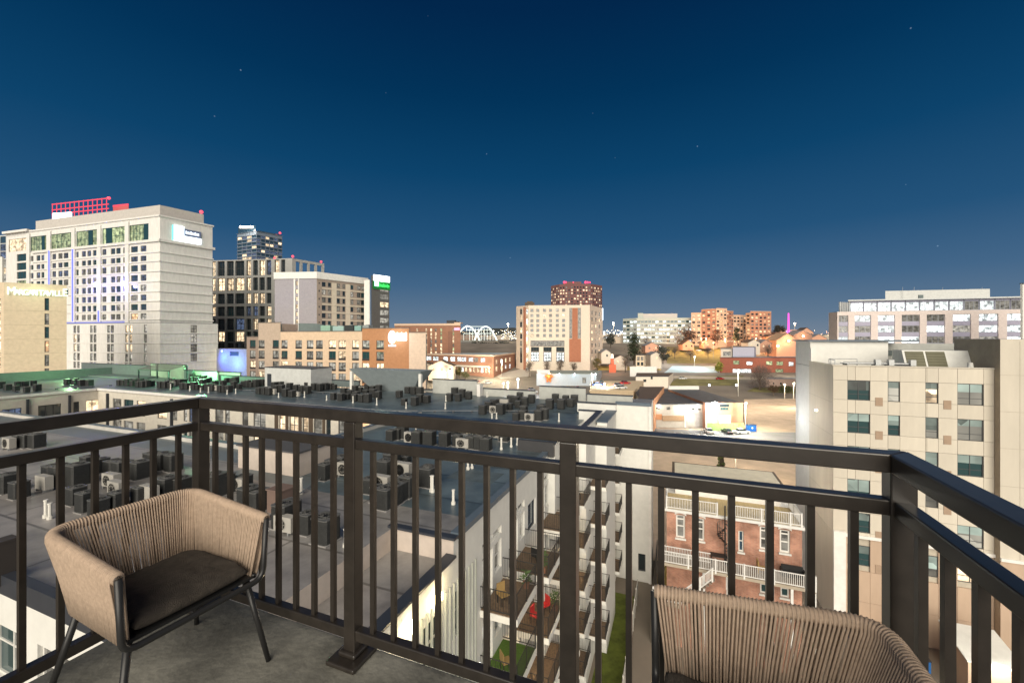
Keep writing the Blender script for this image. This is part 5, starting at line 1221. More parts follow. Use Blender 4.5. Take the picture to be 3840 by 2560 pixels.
condo('stepped terracotta apartment block with many lit windows, next to the office building', [PXY(2592, 388), PXY(2630, 384), PXY(2686, 374), PXY(2726, 378), PXY(2750, 386), PXY(2800, 392)], [1172, 1160, 1158, 1166, 1180], 380, 3)
condo('square terracotta apartment block with tall dark balconies, right of the stepped one', [PXY(2796, 380), PXY(2814, 374), PXY(2892, 378)], [1174, 1168], 376, 2)
# ---- white and pink office building on the right
A0, A, B = PXY(3108, 172), PXY(3140, 165), PXY(3850, 150); F = Face(A, B); zt = PZ(1166, 160)
STONE = M('pinkish stone panel', (.57, .50, .47))
of = bld('stone_office', 'wide pinkish stone office building with bright lit windows behind the cream building', [A0, A, B, *HB(B, A0, 25)], 0, zt)
y5 = lambda y: 1050 + y / 2.24; x5 = lambda x: 2980 + x / 2.24
ww = []
for (a, b) in ((370, 452), (505, 642), (700, 843), (900, 1052), (1110, 1264), (1328, 1482), (1548, 1712), (1785, 1925)):
    for k in range(4):
        zc = 22 - 0; z1 = PZ(y5(290), 158) - 4.15 * k
        ww.append((F.S(x5(a)), F.S(x5(b)), z1 - 2.6, z1, pick(('cool', 4), ('curt', 1), ('dim', 1)) if k else pick(('cool', 3), ('dim', 2)), dict(nx=3, fw=.12, frame=M('steel mullion', (.3, .32, .36), .4))))
bays = {}
for w in ww: q = bays.setdefault((w[0], w[1]), [w[2], w[3]]); q[0] = min(q[0], w[2]); q[1] = max(q[1], w[3])
facade(of, F, 0, zt, STONE, [(k_[0], k_[1], v_[0], v_[1], None) for k_, v_ in bays.items()], .5)
for w in ww: window(of, F, w[0], w[1], w[2], w[3], w[4], inn=.42, **w[5]); facade(of, Face(A0, A), 0, zt, STONE, [], .3)
for w in ww[::1]: strip(of, 'spandrel', F, w[0], w[1], w[2] - 1.53, w[2] - .02, -.30, M('lilac spandrel', (.30, .29, .38), .4), .55)
shell(of, [A0, A, B, *HB(B, A0, 25)], 0, zt, STONE, TARROOF, 2)
A2, B2 = PXY(3188, 172), PXY(3850, 157); F2 = Face(A2, B2); zt2 = PZ(1124, 165); n = 12
cw_ = [(F2.L * k / n + .2, F2.L * (k + 1) / n - .2, zt + .5, zt + 4.0, pick(('cool', 5), ('dim', 1)), dict(nx=3, fw=.12, frame=M('steel mullion', (.3, .32, .36), .4))) for k in range(n)]
facade(of, F2, zt - .1, zt2, M('lilac metal', (.42, .41, .52), .4), cw_, .2); m = MB(); m.prism([PXY(3180, 171), PXY(3850, 155.5), PXY(3850, 185), PXY(3180, 190)], zt2, zt2 + .5); wpart('roof', m, M('pale aluminium', (.5, .52, .52), .5), of)
for k in range(n): strip(of, 'fin', F2, F2.L * k / n - .06, F2.L * k / n + .06, zt + .2, zt2 - .02, .25, M('steel mullion', (.3, .32, .36), .4))
for k in range(5): p = PXY(3150 + 8 * k, 168 + .6 * k); m = MB().box(p[0] - .15, p[0] + .15, p[1] - .4, p[1] + .4, zt, zt2 - .6); wpart('fin', m, M('pale aluminium', (.5, .52, .52), .5), of)
m = MB(); m.prism([PXY(3320, 178), PXY(3712, 170), PXY(3712, 182), PXY(3320, 190)], zt2 + .5, PZ(1087, 174)); wpart('penthouse', m, M('pale grey cladding', (.50, .51, .49)), of)
for px in (3443, 3580): p = PXY(px, 173 if px > 3500 else 175.4); m = MB().box(p[0], p[0] + 2.3, p[1] - .4, p[1] + .5, zt2 + 1.6, zt2 + 3); wpart('louvre', m, SCRD, of)
for px in (3385, 3428, 3535, 3683): p = PXY(px, 176); m = MB().frus((p[0], p[1], zt2), .08, (p[0], p[1], PZ(1076, 176)), .05, 6); wpart('mast', m, STEEL, of)
q = thing('tower_edge', 'edge of a white tower cut by the right picture border', 'building', PXY(3850, 130) + (0,)); p = PXY(3835, 130); m = MB().box(0, 12, 0, .6, 0, PZ(1065, 130)); m.v = [(x + p[0], y + p[1], z) for x, y, z in m.v]; wpart('wall', m, WHITE, q); m = MB().box(0, 12.2, -.2, .8, PZ(1065, 130), PZ(1065, 130) + .4); m.v = [(x + p[0], y + p[1], z) for x, y, z in m.v]; wpart('roof', m, GREYCAP, q)
# ---- car-park sheds lit by floodlights
D0 = 129.6; A, B = PXY(2425, 129), PXY(2644, 129); F = Face(A, B)
wh = bld('warehouse', 'long low pale warehouse with wall lamps on the parking lot', [A, B, (B[0] + 8, 165), (A[0] + 6, 168)], 0, 7.2)
yy = lambda y: 1400 + y / 3.459; xx = lambda x: 2400 + x / 3.459
ww = [F.rect(xx(a), xx(b), yy(c), yy(d)) + (k, dict(nx=2, fw=.1)) for a, b, c, d, k in ((345, 390, 432, 470, 'dim'), (672, 708, 450, 470, 'dark'), (752, 790, 455, 475, 'dark'), (205, 260, 440, 462, 'dark'))]
facade(wh, F, 0, 7.2, M('pale lot wall', (.36, .335, .295)), ww, .2)
shell(wh, [A, B, (B[0] + 8, 165), (A[0] + 6, 168)], 0, 7.2, M('pale lot wall', (.36, .335, .295)), M('dark shingle', (.085, .085, .09), .8, .25, .4), 1)
strip(wh, 'eave', F, -.3, F.L, 7.2, 7.5, .4, BLACKCAP)
strip(wh, 'door_recess', F, F.S(xx(155)), F.S(xx(285)), F.z(2465, yy(600)), F.z(2465, yy(525)), .08, RUST); strip(wh, 'door_recess', F, F.S(xx(290)), F.S(xx(565)), F.z(2520, yy(612)), F.z(2520, yy(545)), .3, M('timber screen', (.30, .20, .12)))
strip(wh, 'roller_door', F, F.S(xx(595)), F.S(xx(835)), .1, F.z(2600, yy(500)), .06, M('grey roller door', (.30, .28, .26)))
strip(wh, 'downpipe', F, F.S(xx(578)), F.S(xx(592)), 0, 7.1, .12, WHITE)
for (x, y, pw_, r) in ((235, 425, 150, .28), (490, 460, 120, .28), (567, 462, 120, .28), (735, 420, 150, .28), (645, 585, 90, .28)):
    s, z = F.S(xx(x)), F.z(xx(x), yy(y)); bulb('wall_lamp', F.P(s, z, -.5), r, E('flood white', (1, .97, .90), 25), wh); point('flood', F.P(s, z, -1.2), pw_, (1, .95, .86), wh, .25)
A, B = PXY(2645, 127), PXY(2786, 127); F = Face(A, B)
gb = bld('garage', 'brick garage with a white corner and the brightest floodlight on the lot', [A, B, (B[0], 160), (A[0], 160)], 0, 7.6)
facade(gb, F, 0, 8.0, BRICKF, [F.rect(xx(1040), xx(1150), yy(440), yy(478)) + ('teal', dict(nx=3)), F.rect(xx(1035), xx(1160), yy(398), yy(436)) + ('dark', {})], .2, F.S(2692), F.L)
facade(gb, F, 0, 8.0, M('pale lot wall', (.36, .335, .295)), [], .2, 0, F.S(2692))
shell(gb, [A, B, (B[0] + 1, 160), (A[0] + 1, 160)], 0, 8.0, BRICKF, M('dark shingle', (.085, .085, .09), .8, .25, .4), 1)
m = MB().prism([(A[0] + 1, 159), (B[0] + 1, 159), (B[0] + 1, 160.2), (A[0] + 1, 160.2)], 8.0, 9.3); wpart('parapet', m, WHITE, gb)
s, z = F.S(xx(948)), F.z(xx(948), yy(400)); bulb('floodlight', F.P(s, z, -1.2), .95, E('flood blaze', (.95, .98, 1), 40), gb); wpart('lamp_arm', MB().tube([F.P(s, z, -1.2), F.P(s, z + .4, .1)], .08, 6), STEEL, gb)
point('flood', F.P(s, z - .3, -4.4), 3200, (.92, .96, 1), gb, .5)
for px in (2660, 2762): bulb('parapet_lamp', PXY(px, 158.8) + (9.7,), .45, E('pale globe', (.8, .88, 1), 4), gb)
gf = thing('green_fence', 'pale green boarded fence in front of the brick garage', 'fence', PXY(2652, 124) + (0,))
n = 14; wtot = PXY(2800, 123)[0] - PXY(2655, 124)[0]
for k in range(n): part('fence_board', MB().box(wtot * k / n + .03, wtot * (k + 1) / n - .03, 0, .1, .1, 2.3 + .05 * (k % 2)), M('pale green board', (.24, .36, .13)), gf)
wt = thing('box_trailer', 'white box trailer in front of the pale green fence', 'trailer', PXY(2697, 126.2) + (0,))
part('body', MB().box(0, 3.4, -.1, .6, 1.4, 4.2), M('white trailer paint', (.75, .75, .72), .4), wt); part('chassis', MB().box(.1, 3.3, 0, .5, 1.1, 1.38), BLACKCAP, wt)
for x in (.6, 2.8): part('wheel', MB().frus((x, -.05, .55), .55, (x, .25, .55), .55, 12), BLACKCAP, wt)
du = thing('blue_dumpster', 'bright blue dumpster at the right end of the pale green fence', 'dumpster', PXY(2806, 122.3) + (0,))
BLUEP = M('blue dumpster paint', (.01, .09, .36), .45); part('tub', MB().prism([(0, 0), (2.4, 0), (2.4, 1.6), (0, 1.6)], .2, 2.1), BLUEP, du); part('lid', MB().box(-.05, 2.45, -.05, 1.65, 2.1, 2.2), BLACKCAP, du)
for x in (.3, 2.1): part('side_pocket', MB().box(x - .12, x + .12, -.12, 0, .9, 1.2), BLUEP, du)
wpart('decal', MB().box(1.0, 1.4, -.02, 0, 1.0, 1.5), WHITE, du).location = (0, 0, 0)
# smaller buildings around the lots
def simple_building(name, label, px0, px1, ytop, D, dep, wallm, roofm, wins, cap=None, zb=None, slant=0, parap=.4):
    A, B = PXY(px0, D), PXY(px1, D + slant); F = Face(A, B); zt = PZ(ytop, D + slant / 2); zb = T(D) if zb is None else zb
    b = bld(name, label, [A, B, (B[0], B[1] + dep), (A[0], A[1] + dep)], zb, zt)
    facade(b, F, zb - 2, zt, wallm, [F.rect(*w[:4]) + (w[4], dict(fw=.12, nx=w[5] if len(w) > 5 else 1)) for w in wins], .2)
    shell(b, [A, B, *HB2(B, A, dep)], zb - 2, zt - .05, wallm, roofm, 1)
    strip(b, 'coping', F, -.2, F.L + .2, zt, zt + parap, .15, cap or BLACKCAP, .3)
    return b, F
wb_, F = simple_building('white_shed', 'white flat roofed shed with small round openings on the hillside lot', 2384, 2506, 1412, 210, 24, M('lot white paint', (.62, .55, .46)), BROWNR, [(2412, 2424, 1422, 1432, 'dark'), (2440, 2448, 1412, 1422, 'dark')])
bw_, F = simple_building('blue_lit_hall', 'long white hall under pale blue wall lamps with an orange animal figure', 2012, 2236, 1403, 216, 26, M('hall white paint', (.36, .40, .43)), M('sage roofing', (.25, .28, .25)), [(2184, 2198, 1415, 1436, 'dim')], M('grey green coping', (.28, .30, .27)))
for x in (2022, 2097, 2154, 2232):
    s, z = F.S(x), F.z(x, 1402); p = F.P(min(max(s, .5), F.L - .5), z, -1.0); bulb('wall_lamp', p, .35, E('cool wall lamp', (.75, .93, 1), 14), bw_); point('wash', (p[0], p[1] - 1.4, p[2] - .8), 110, (.45, .80, 1), bw_, .3)
m = MB().box(0, F.S(2062) - F.S(2014), 0, 3, 0, 1.6, mat=F.mat(.5, F.z(2030, 1401), 3)); wpart('roof_light', m, E('roof glow', (1, .85, .72), .8), bw_)
# orange animal figure standing on the hall front
ani = thing('animal_figure', 'orange glowing animal figure standing before the white hall wall', 'figure', F.P(F.S(2057), F.z(2057, 1431), -1.2), F.ang)
ORG = M('orange fibreglass', (.75, .20, .05), .5); q = MB()
q.ball((0, 0, 2.9), 1.35, 12, 0, .95); body = part('body', q, ORG, ani, True)
for s in (-1, 1):
    part('ear', MB().frus((s * 1.1, 0, 3.2), .75, (s * 2.0, .1, 2.7), .55, 10), ORG, ani); part('leg', MB().frus((s * .7, 0, 2.2), .55, (s * .75, 0, 0), .42, 10), ORG, ani)
part('trunk', MB().tube([(0, -.9, 2.9), (0, -1.5, 2.3), (0, -1.55, 1.4), (.1, -1.7, .9)], .26, 8), ORG, ani)
pl_ = ani.matrix_basis @ Vector((.1, -2.6, 4.6)); bulb('spot_lamp', pl_, .3, E('figure lamp', (1, .7, .4), 16)).parent = None
o = [x for x in bpy.data.objects if x.name.startswith('spot_lamp') and x.parent is None][-1]; tag(o, 'small warm spot lamp above the orange animal figure', 'lamp'); point('spot', (pl_.x, pl_.y - .6, pl_.z - .2), 1100, (1, .55, .28), None, .3)
simple_building('red_brick_building', 'two storey red brick building with green white windows on the hillside street', 2700, 2992, 1341, 258, 16, M('dark red brick', (.30, .10, .065), .9, .12, .8), M('lavender roof', (.30, .30, .36)),
    [(2750, 2773, 1352, 1366, 'greeny', 2), (2800, 2822, 1355, 1368, 'cool', 2), (2873, 2897, 1354, 1368, 'greeny', 2), (2912, 2937, 1355, 1369, 'greeny', 2), (2958, 2976, 1357, 1372, 'cool', 2), (2748, 2818, 1383, 1398, 'cool', 5), (2908, 2938, 1383, 1396, 'greeny', 2)])
simple_building('lavender_block', 'lavender grey rooftop block above the red brick building', 2748, 2828, 1301, 266, 10, M('lavender render', (.40, .40, .48)), TARROOF, [], None, 14)
simple_building('white_annex', 'small pale annex with columns at the left end of the brick building roof', 2704, 2746, 1308, 268, 8, M('lot white paint', (.62, .55, .46)), TARROOF, [(2712, 2740, 1318, 1334, 'curt', 4)], GREYCAP, 13)
simple_building('pink_building', 'low pinkish building with small dark openings behind the bare tree', 2872, 3005, 1424, 214, 14, M('pinkish render', (.45, .33, .28)), TARROOF, [(2898, 2904, 1434, 1440, 'dark'), (2925, 2932, 1434, 1441, 'dark')], M('pinkish render', (.45, .33, .28)))
simple_building('cream_panel_wall', 'long cream retaining wall below the dark frame building', 2362, 2462, 1376, 244, 3, CREAM, CREAM, [], CREAM)
simple_building('window_frame_building', 'narrow tan building front with four square openings', 2385, 2416, 1332, 250, 8, M('tan stucco', (.60, .49, .35)), TARROOF, [(2389, 2399, 1337, 1352, 'dim'), (2403, 2413, 1337, 1352, 'dim'), (2389, 2399, 1357, 1370, 'dark'), (2403, 2413, 1357, 1370, 'dark')], None)
bb2, F = simple_building('brown_roof_shed', 'brown roofed low building beside the warehouse', 2392, 2450, 1500, 122, 34, RUST, BROWNR, [(2410, 2420, 1511, 1520, 'orange')], None, 0)
pk, F = simple_building('parking_deck', 'tan parking deck parapet with cars on top', 2212, 2376, 1468, 150, 38, M('tan concrete', (.52, .41, .27)), M('tan concrete', (.52, .41, .27)), [], M('tan concrete', (.52, .41, .27)), 0, 0, .5)
PKZ = PZ(1468, 150)
# ---- gabled houses on the hill
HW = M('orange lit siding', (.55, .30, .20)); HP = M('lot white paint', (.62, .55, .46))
gable('gabled_house', 'tall gabled house with two bright wall lamps under orange street light', 2912, 2992, 1345, 1275, 318, 14, HW, M('tan shingle roof', (.30, .22, .15), .9, .2, 2), .62, wins=False)
gable('gabled_house', 'grey gabled house with a pointed roof behind the orange one', 2975, 3046, 1300, 1256, 345, 12, M('brown siding', (.25, .15, .11)), GREYR, .5, wins=False)
for px, py, D in ((2917, 1297, 316), (2958, 1278, 316), (3012, 1260, 343)):
    p = PXY(px, D) + (PZ(py, D),); q = bulb('wall_lamp', p, .75, E('amber blaze', (1, .70, .40), 16)); tag(q, {2917: 'left bright wall lamp on the tall gabled house', 2958: 'upper right bright wall lamp on the tall gabled house', 3012: 'bright wall lamp on the grey gabled house'}[px], 'lamp', 'wall lamps on the hill houses'); point('flood', (p[0], p[1] - 1.5, p[2]), 2200, (1, .6, .35), None, .6)
k = 0
desc = ['grey', 'brown', 'white', 'tan']
for (px0, px1, yb, yt, D, lab) in ((2255, 2290, 1352, 1322, 272, 'tall white gabled church like house left of the dark evergreen'), (2300, 2352, 1380, 1345, 268, 'pale house with string of lights beside the orange lit chimney'), (2440, 2480, 1370, 1330, 262, 'grey gabled house beside the narrow tan building front'),
        (2560, 2602, 1304, 1290, 345, 'small dark roofed house below the office building'), (2420, 2470, 1312, 1296, 330, 'orange lit garage with a flat gable below the office building'), (2805, 2850, 1320, 1284, 300, 'white gabled house below the square apartment block'), (2850, 2893, 1312, 1288, 305, 'grey gabled house next to the white one below the square apartment block'),
        (2880, 2912, 1282, 1262, 352, 'dark roofed house behind the tall gabled house'), (3040, 3100, 1285, 1268, 350, 'low amber lit house near the stone office'), (3000, 3050, 1262, 1246, 420, 'far amber house on the ridge near the stone office'), (2905, 2950, 1262, 1246, 430, 'far amber house on the ridge left of the pink spire'), (2640, 2690, 1298, 1284, 350, 'amber lit house at the foot of the stepped apartment block')):
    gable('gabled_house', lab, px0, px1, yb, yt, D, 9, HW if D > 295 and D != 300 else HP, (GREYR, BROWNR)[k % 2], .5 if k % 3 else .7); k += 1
# chimney figure lit red
rc = thing('red_lit_tower', 'small red lit chimney like tower with a glowing top, by the pale houses', 'tower', PXY(2297, 258) + (T(258),))
RX = M('red lit brick', (.5, .13, .07)); part('shaft', MB().prism([(-2.2, 0), (2.2, 0), (1.4, 2), (-1.4, 2)], 0, 5), RX, rc); part('stack', MB().frus((0, 1, 5), 1.2, (0, 1, 9), .9, 8), RX, rc); part('lamp', MB().frus((0, 1, 9), .9, (0, 1, 11.5), .6, 8), E('tower lamp', (1, .62, .48), 3), rc)
point('lamp_light', (PXY(2297, 253)[0], 253, T(258) + 8), 1200, (1, .4, .25), None, .5)
# pink spire
ps = thing('pink_spire', 'thin glowing magenta spire on the horizon', 'spire', PXY(2957, 620) + (T(620),))
part('spire', MB().frus((0, 0, 6), 1.5, (0, 0, PZ(1174, 620) - T(620)), .9, 8), E('magenta light', (1, .05, .62), 1.6), ps); part('base', MB().frus((0, 0, 0), 3.5, (0, 0, 14), 1.8, 8), E('magenta light hot', (1, .12, 1), 2), ps)
A, B = PXY(2935, 640), PXY(3035, 640); q = bld('low_building', 'long low amber and purple lit building under the magenta spire', [A, B, (B[0], 655), (A[0], 655)], T(640), PZ(1237, 640)); F = Face(A, B)
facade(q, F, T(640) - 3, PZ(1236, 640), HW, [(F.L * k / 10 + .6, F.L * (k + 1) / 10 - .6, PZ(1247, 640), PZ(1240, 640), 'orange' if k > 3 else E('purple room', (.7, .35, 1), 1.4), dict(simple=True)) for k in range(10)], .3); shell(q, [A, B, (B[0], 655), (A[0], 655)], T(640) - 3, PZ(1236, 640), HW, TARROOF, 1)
# far ridge
m = MB(); rnd = random.Random(3); prev = None
for i in range(121):
    a = -1.25 + 2.5 * i / 120; x = 3400 * math.tan(a) if abs(a) < 1.3 else 0; z = 42 + 34 * (math.sin(i * .33) * .5 + .5) + rnd.uniform(0, 16) + (30 if -4000 < x < 300 else 0)
    cur = (x, 3400, z)
    if prev: m.quad((prev[0], 3300, 18), (cur[0], 3300, 18), (cur[0], 3600, cur[2]), (prev[0], 3600, prev[2])); m.quad((prev[0], 3600, prev[2]), (cur[0], 3600, cur[2]), (cur[0], 4200, 18), (prev[0], 4200, 18))
    prev = cur
struct('hills', m, M('far wooded hills', (.05, .055, .05), .95, .3, .004))
# ================================================================== rooftop condensers
DK = M('condenser dark casing', (.030, .031, .030), .55, .2, 5); DKT = M('condenser top', (.10, .10, .095), .5); WK = M('white unit casing', (.36, .345, .31), .55)
GRILL = M('fan shadow', (.008, .008, .008), .7)
def ring_bars(m, r, z, n=8, t=.012):
    for q in (r, r * .62): m.tube([(q * math.cos(2 * math.pi * k / 16), q * math.sin(2 * math.pi * k / 16), z) for k in range(16)], t, 4, closed=True)
    for k in range(n):
        a = 2 * math.pi * k / n; m.tube([(.09 * math.cos(a), .09 * math.sin(a), z), (r * math.cos(a), r * math.sin(a), z)], t, 3, cap=False)
cm = MB(); s = .37; c_ = .07
oct_ = [(-s + c_, -s), (s - c_, -s), (s, -s + c_), (s, s - c_), (s - c_, s), (-s + c_, s), (-s, s - c_), (-s, -s + c_)]
cm.prism(oct_, .05, .98)
for k in range(11):
    z = .12 + .07 * k; cm.prism([(x * 1.025, y * 1.025) for x, y in oct_], z, z + .02)
C_BODY = cm.mesh('condenser_body', DK)
cm = MB(); cm.prism([(x * 1.05, y * 1.05) for x, y in oct_], .982, 1.025); C_TOP = cm.mesh('condenser_top', DKT)
cm = MB(); cm.frus((0, 0, 1.026), .28, (0, 0, 1.029), .28, 16); C_FAN = cm.mesh('fan_opening', GRILL)
cm = MB(); ring_bars(cm, .29, 1.04); C_GR = cm.mesh('fan_guard', DKT)
cm = MB(); cm.box(-.40, .40, -.40, .40, 0, .05); C_BASE = cm.mesh('base', M('concrete pad', (.25, .24, .23)))
W_BODY = MB().box(-.48, .48, -.17, .17, .12, .82).mesh('unit_body', WK)
cm = MB(); cm.frus((-.1, -.18, .46), .27, (-.1, -.171, .46), .27, 16); W_FAN = cm.mesh('fan_opening', GRILL)
cm = MB(); ring_bars(cm, .28, 0); cm.v = [(x - .1, -.19, y + .46) for x, y, z in cm.v]; W_GR = cm.mesh('fan_guard', WK)
W_FOOT = MB().box(-.38, -.3, -.2, .2, 0, .12).box(.3, .38, -.2, .2, 0, .12).mesh('foot', STEEL)
LAST = [None]
def condenser(px, py, lab, grp, white=False, near=True):
    x, y = onplane(px, py, RZ)
    q = thing('white_condenser' if white else 'condenser', lab, 'condenser', (x, y, RZ + .004), -TH + random.choice((0, 0, .03, -.04)) + (math.pi if random.random() < .3 and white else 0), grp)
    if white:
        link('casing', W_BODY, q); f = link('fan_opening', W_FAN, q); link('fan_guard', W_GR, f); link('foot', W_FOOT, q)
        sc = random.uniform(.9, 1.1)
    else:
        link('casing', C_BODY, q)
        t = link('top', C_TOP, q)
        if near: link('fan_opening', C_FAN, t); link('fan_guard', C_GR, t); link('base', C_BASE, q)
        sc = random.choice((.82, .95, 1, 1, 1.08))
    q.scale = (sc, sc, sc * random.choice((.9, 1, 1, 1.08))); LAST[0] = q
def nth(k): return ('first', 'second', 'third', 'fourth', 'fifth', 'sixth', 'seventh', 'eighth', 'ninth', 'tenth', 'eleventh', 'twelfth')[k] if k < 12 else '%d%s' % (k + 1, {1: 'st', 2: 'nd', 3: 'rd'}.get((k + 1) % 10, 'th') if (k + 1) // 10 != 1 else 'th')
def cluster(lab, grp, s, x0, y0, pts, near=True, wlab=None):
    n0 = len(COL.objects)
    made = []
    for p in pts:
        w = len(p) > 2
        made.append((y0 + p[1] / s, x0 + p[0] / s, w)); condenser(x0 + p[0] / s, y0 + p[1] / s, '', grp + (' (white)' if w else ''), w, near)
        made[-1] += (LAST[0],)
    where = lab.split('black condenser', 1)[1].strip()
    for flag, word in ((False, 'black condenser'), (True, 'white unit')):
        sel = sorted([q for q in made if q[2] == flag], key=lambda q: -q[0])
        if len(sel) == 1: sel[0][3]['label'] = lab if not flag else (wlab or 'white unit ' + where); continue
        rows = []; big = len(sel) > 12
        for q in sel:
            if rows and (not big or rows[-1][0][0] - q[0] < 7): rows[-1].append(q)
            else: rows.append([q])
        for ri, r_ in enumerate(rows):
            r_.sort(key=lambda q: q[1])
            for ci, q in enumerate(r_):
                t1 = 'leftmost' if ci == 0 else 'rightmost' if ci == len(r_) - 1 and ci > 0 else nth(ci) + ' from left'
                q[3]['label'] = ('%s %s%s %s' % (t1, word, '' if len(rows) == 1 else ', %s row,' % ('front' if ri == 0 else 'back' if ri == len(rows) - 1 else nth(ri)), where)).strip()
    return
    for p in pts:
        w = len(p) > 2
        condenser(x0 + p[0] / s, y0 + p[1] / s, (wlab or lab.replace('black', 'white')) if w else lab, grp + (' (white)' if w else ''), w, near)
w = 1
cluster('black condenser in the row before the tan hotel', 'condensers at the far left', 3.794, 0, 1380, [(20, 290), (110, 315), (230, 330), (380, 345), (530, 325), (250, 270), (360, 260), (480, 250)], False)
cluster('black condenser in the small group on the green lit roof', 'condensers on the green lit roof', 3.794, 0, 1380, [(960, 235), (1070, 240), (1160, 260), (1275, 260), (1085, 200)], False)
cluster('black condenser by the pergola', 'condensers beside the pergola', 3.794, 560, 1380,
    [(-420, 250), (-360, 250), (-300, 255), (-230, 262), (-150, 270), (-90, 272), (-30, 268), (30, 260), (-200, 225), (-120, 228), (-40, 225), (160, 285), (230, 285), (300, 285), (480, 300), (540, 302), (640, 306), (690, 311), (760, 311), (840, 320), (900, 325), (1010, 340), (1060, 340), (1130, 342), (1280, 305), (1205, 290), (370, 245), (440, 245), (500, 225),
     (600, 195), (680, 192), (780, 190), (860, 188), (620, 160), (700, 165), (1100, 205), (1180, 205), (1230, 215), (760, 250), (940, 260), (1050, 265), (820, 235), (1350, 270), (1400, 272), (1450, 274), (1510, 270), (1570, 250), (1620, 250), (1690, 248), (270, 240), (330, 215), (945, 325, w), (330, 262, w)], False, 'white unit among the crowded black condensers by the pergola')
cluster('black condenser past the grey stair box', 'condensers by the stair box', 2.412, 780, 1350,
    [(465, 305), (510, 310), (555, 314), (705, 330), (760, 335), (620, 290), (665, 290), (850, 300), (900, 305), (850, 250), (900, 258), (960, 272), (1010, 280), (1060, 272), (1110, 265), (1145, 265), (740, 272), (600, 262), (655, 258), (800, 285), (960, 245), (1060, 240), (590, 312, w), (805, 332, w)], False, 'white unit in the condenser row past the grey stair box')
cluster('black condenser left of the grey hood', 'condensers left of the hood', 2.412, 780, 1350, [(1135, 360), (1205, 366), (1260, 355), (1290, 338), (1230, 312), (1340, 352), (1330, 295), (1380, 292), (1440, 272), (1490, 290), (1545, 292), (1330, 372), (1390, 380), (1445, 382), (1540, 352), (1430, 330), (1495, 335)], False)
cluster('black condenser below the grey hood', 'condensers below the hood', 2.412, 780, 1350, [(1730, 338), (1805, 302), (1860, 312), (1918, 322), (1775, 405), (1870, 410), (1918, 382), (1980, 386)], False)
cluster('black condenser below the tall grey screen', 'condensers below the grey screen', 2.8, 1500, 1000, [(520, 1410), (575, 1352), (612, 1412), (655, 1372), (722, 1390)], False)
cluster('black condenser of the double row right of centre', 'condensers in the double row', 2.8, 1500, 1000, [(868, 1548), (930, 1512), (985, 1482), (1040, 1462), (1055, 1548), (1100, 1520), (1152, 1502), (1160, 1440), (1240, 1482), (1260, 1402), (1312, 1462), (1382, 1430), (1215, 1450), (990, 1545, w), (1095, 1470, w)], False, 'white unit in the long double row of condensers')
cluster('black condenser by the black capped parapet', 'condensers by the parapet', 2.8, 1500, 1000, [(1572, 1492), (1632, 1422), (1692, 1492), (1740, 1442), (1832, 1442), (1790, 1470)], False)
cluster('black condenser just above the top rail', 'condensers above the rail', 2.502, 1560, 1400, [(940, 442), (1000, 435), (1150, 442), (1205, 432), (1175, 405), (1010, 400), (1065, 450, w)], True, 'white upright unit in the row just above the top rail')
cluster('black condenser between the two rails', 'condensers between the rails', 2.502, 1560, 1400, [(130, 575), (350, 585), (400, 560), (590, 632), (650, 605), (830, 632), (880, 605), (130, 668), (270, 682), (390, 680), (520, 700), (600, 712), (655, 722), (470, 560), (290, 582, w), (742, 612, w), (440, 705, w)], True, 'white unit on the blue grey roof between the two rails')
cluster('black condenser standing alone near the roof edge', 'lone condenser', 2.502, 1560, 1400, [(110, 1055)])
cluster('black condenser behind the middle post', 'condensers behind the middle post', 2.9036, 1180, 1560, [(830, 268), (900, 250), (960, 240), (1250, 320), (1120, 310), (770, 668), (840, 600), (985, 560), (1015, 870), (770, 1000), (860, 960), (940, 900), (1235, 745), (590, 830), (690, 930), (110, 690), (200, 650), (290, 622), (1045, 300, w), (965, 672, w), (735, 800, w), (335, 662, w)], True, 'white unit in the row behind the middle railing post')
cluster('black condenser behind the left railing', 'condensers on the near left roof', 2.412, 0, 1350, [(75, 1195), (175, 1245), (480, 1095), (545, 1130), (700, 1135), (810, 1012), (920, 1012), (1025, 1055), (1105, 1072), (1260, 1070), (1380, 985), (1470, 985), (1570, 1000), (690, 1300), (780, 1365), (895, 1402), (1070, 1350), (1275, 1295), (1510, 1240), (1640, 1222), (400, 1180, w), (1290, 1012, w), (1010, 1155, w), (1060, 1245, w), (1350, 1295, w)], True, 'white unit among the black condensers on the near left roof')
cluster('black condenser on the teal roof', 'condensers on the teal roof', 2.412, 0, 1350, [(190, 785), (250, 790), (335, 792), (82, 808, w)], True, 'white unit beside three black condensers on the teal roof')
cluster('black condenser behind the left chair', 'condensers behind the left chair', 2.412, 780, 1350, [(150, 1205), (330, 1165), (60, 1235), (370, 1362), (440, 1362), (740, 1475), (900, 1560), (690, 1510), (280, 1185, w), (700, 1560, w)], True, 'white unit behind the left chair')
cluster('black condenser left of the middle railing post, on its own', 'condenser left of the post', 2.9036, 1180, 1560, [(120, 1360)])
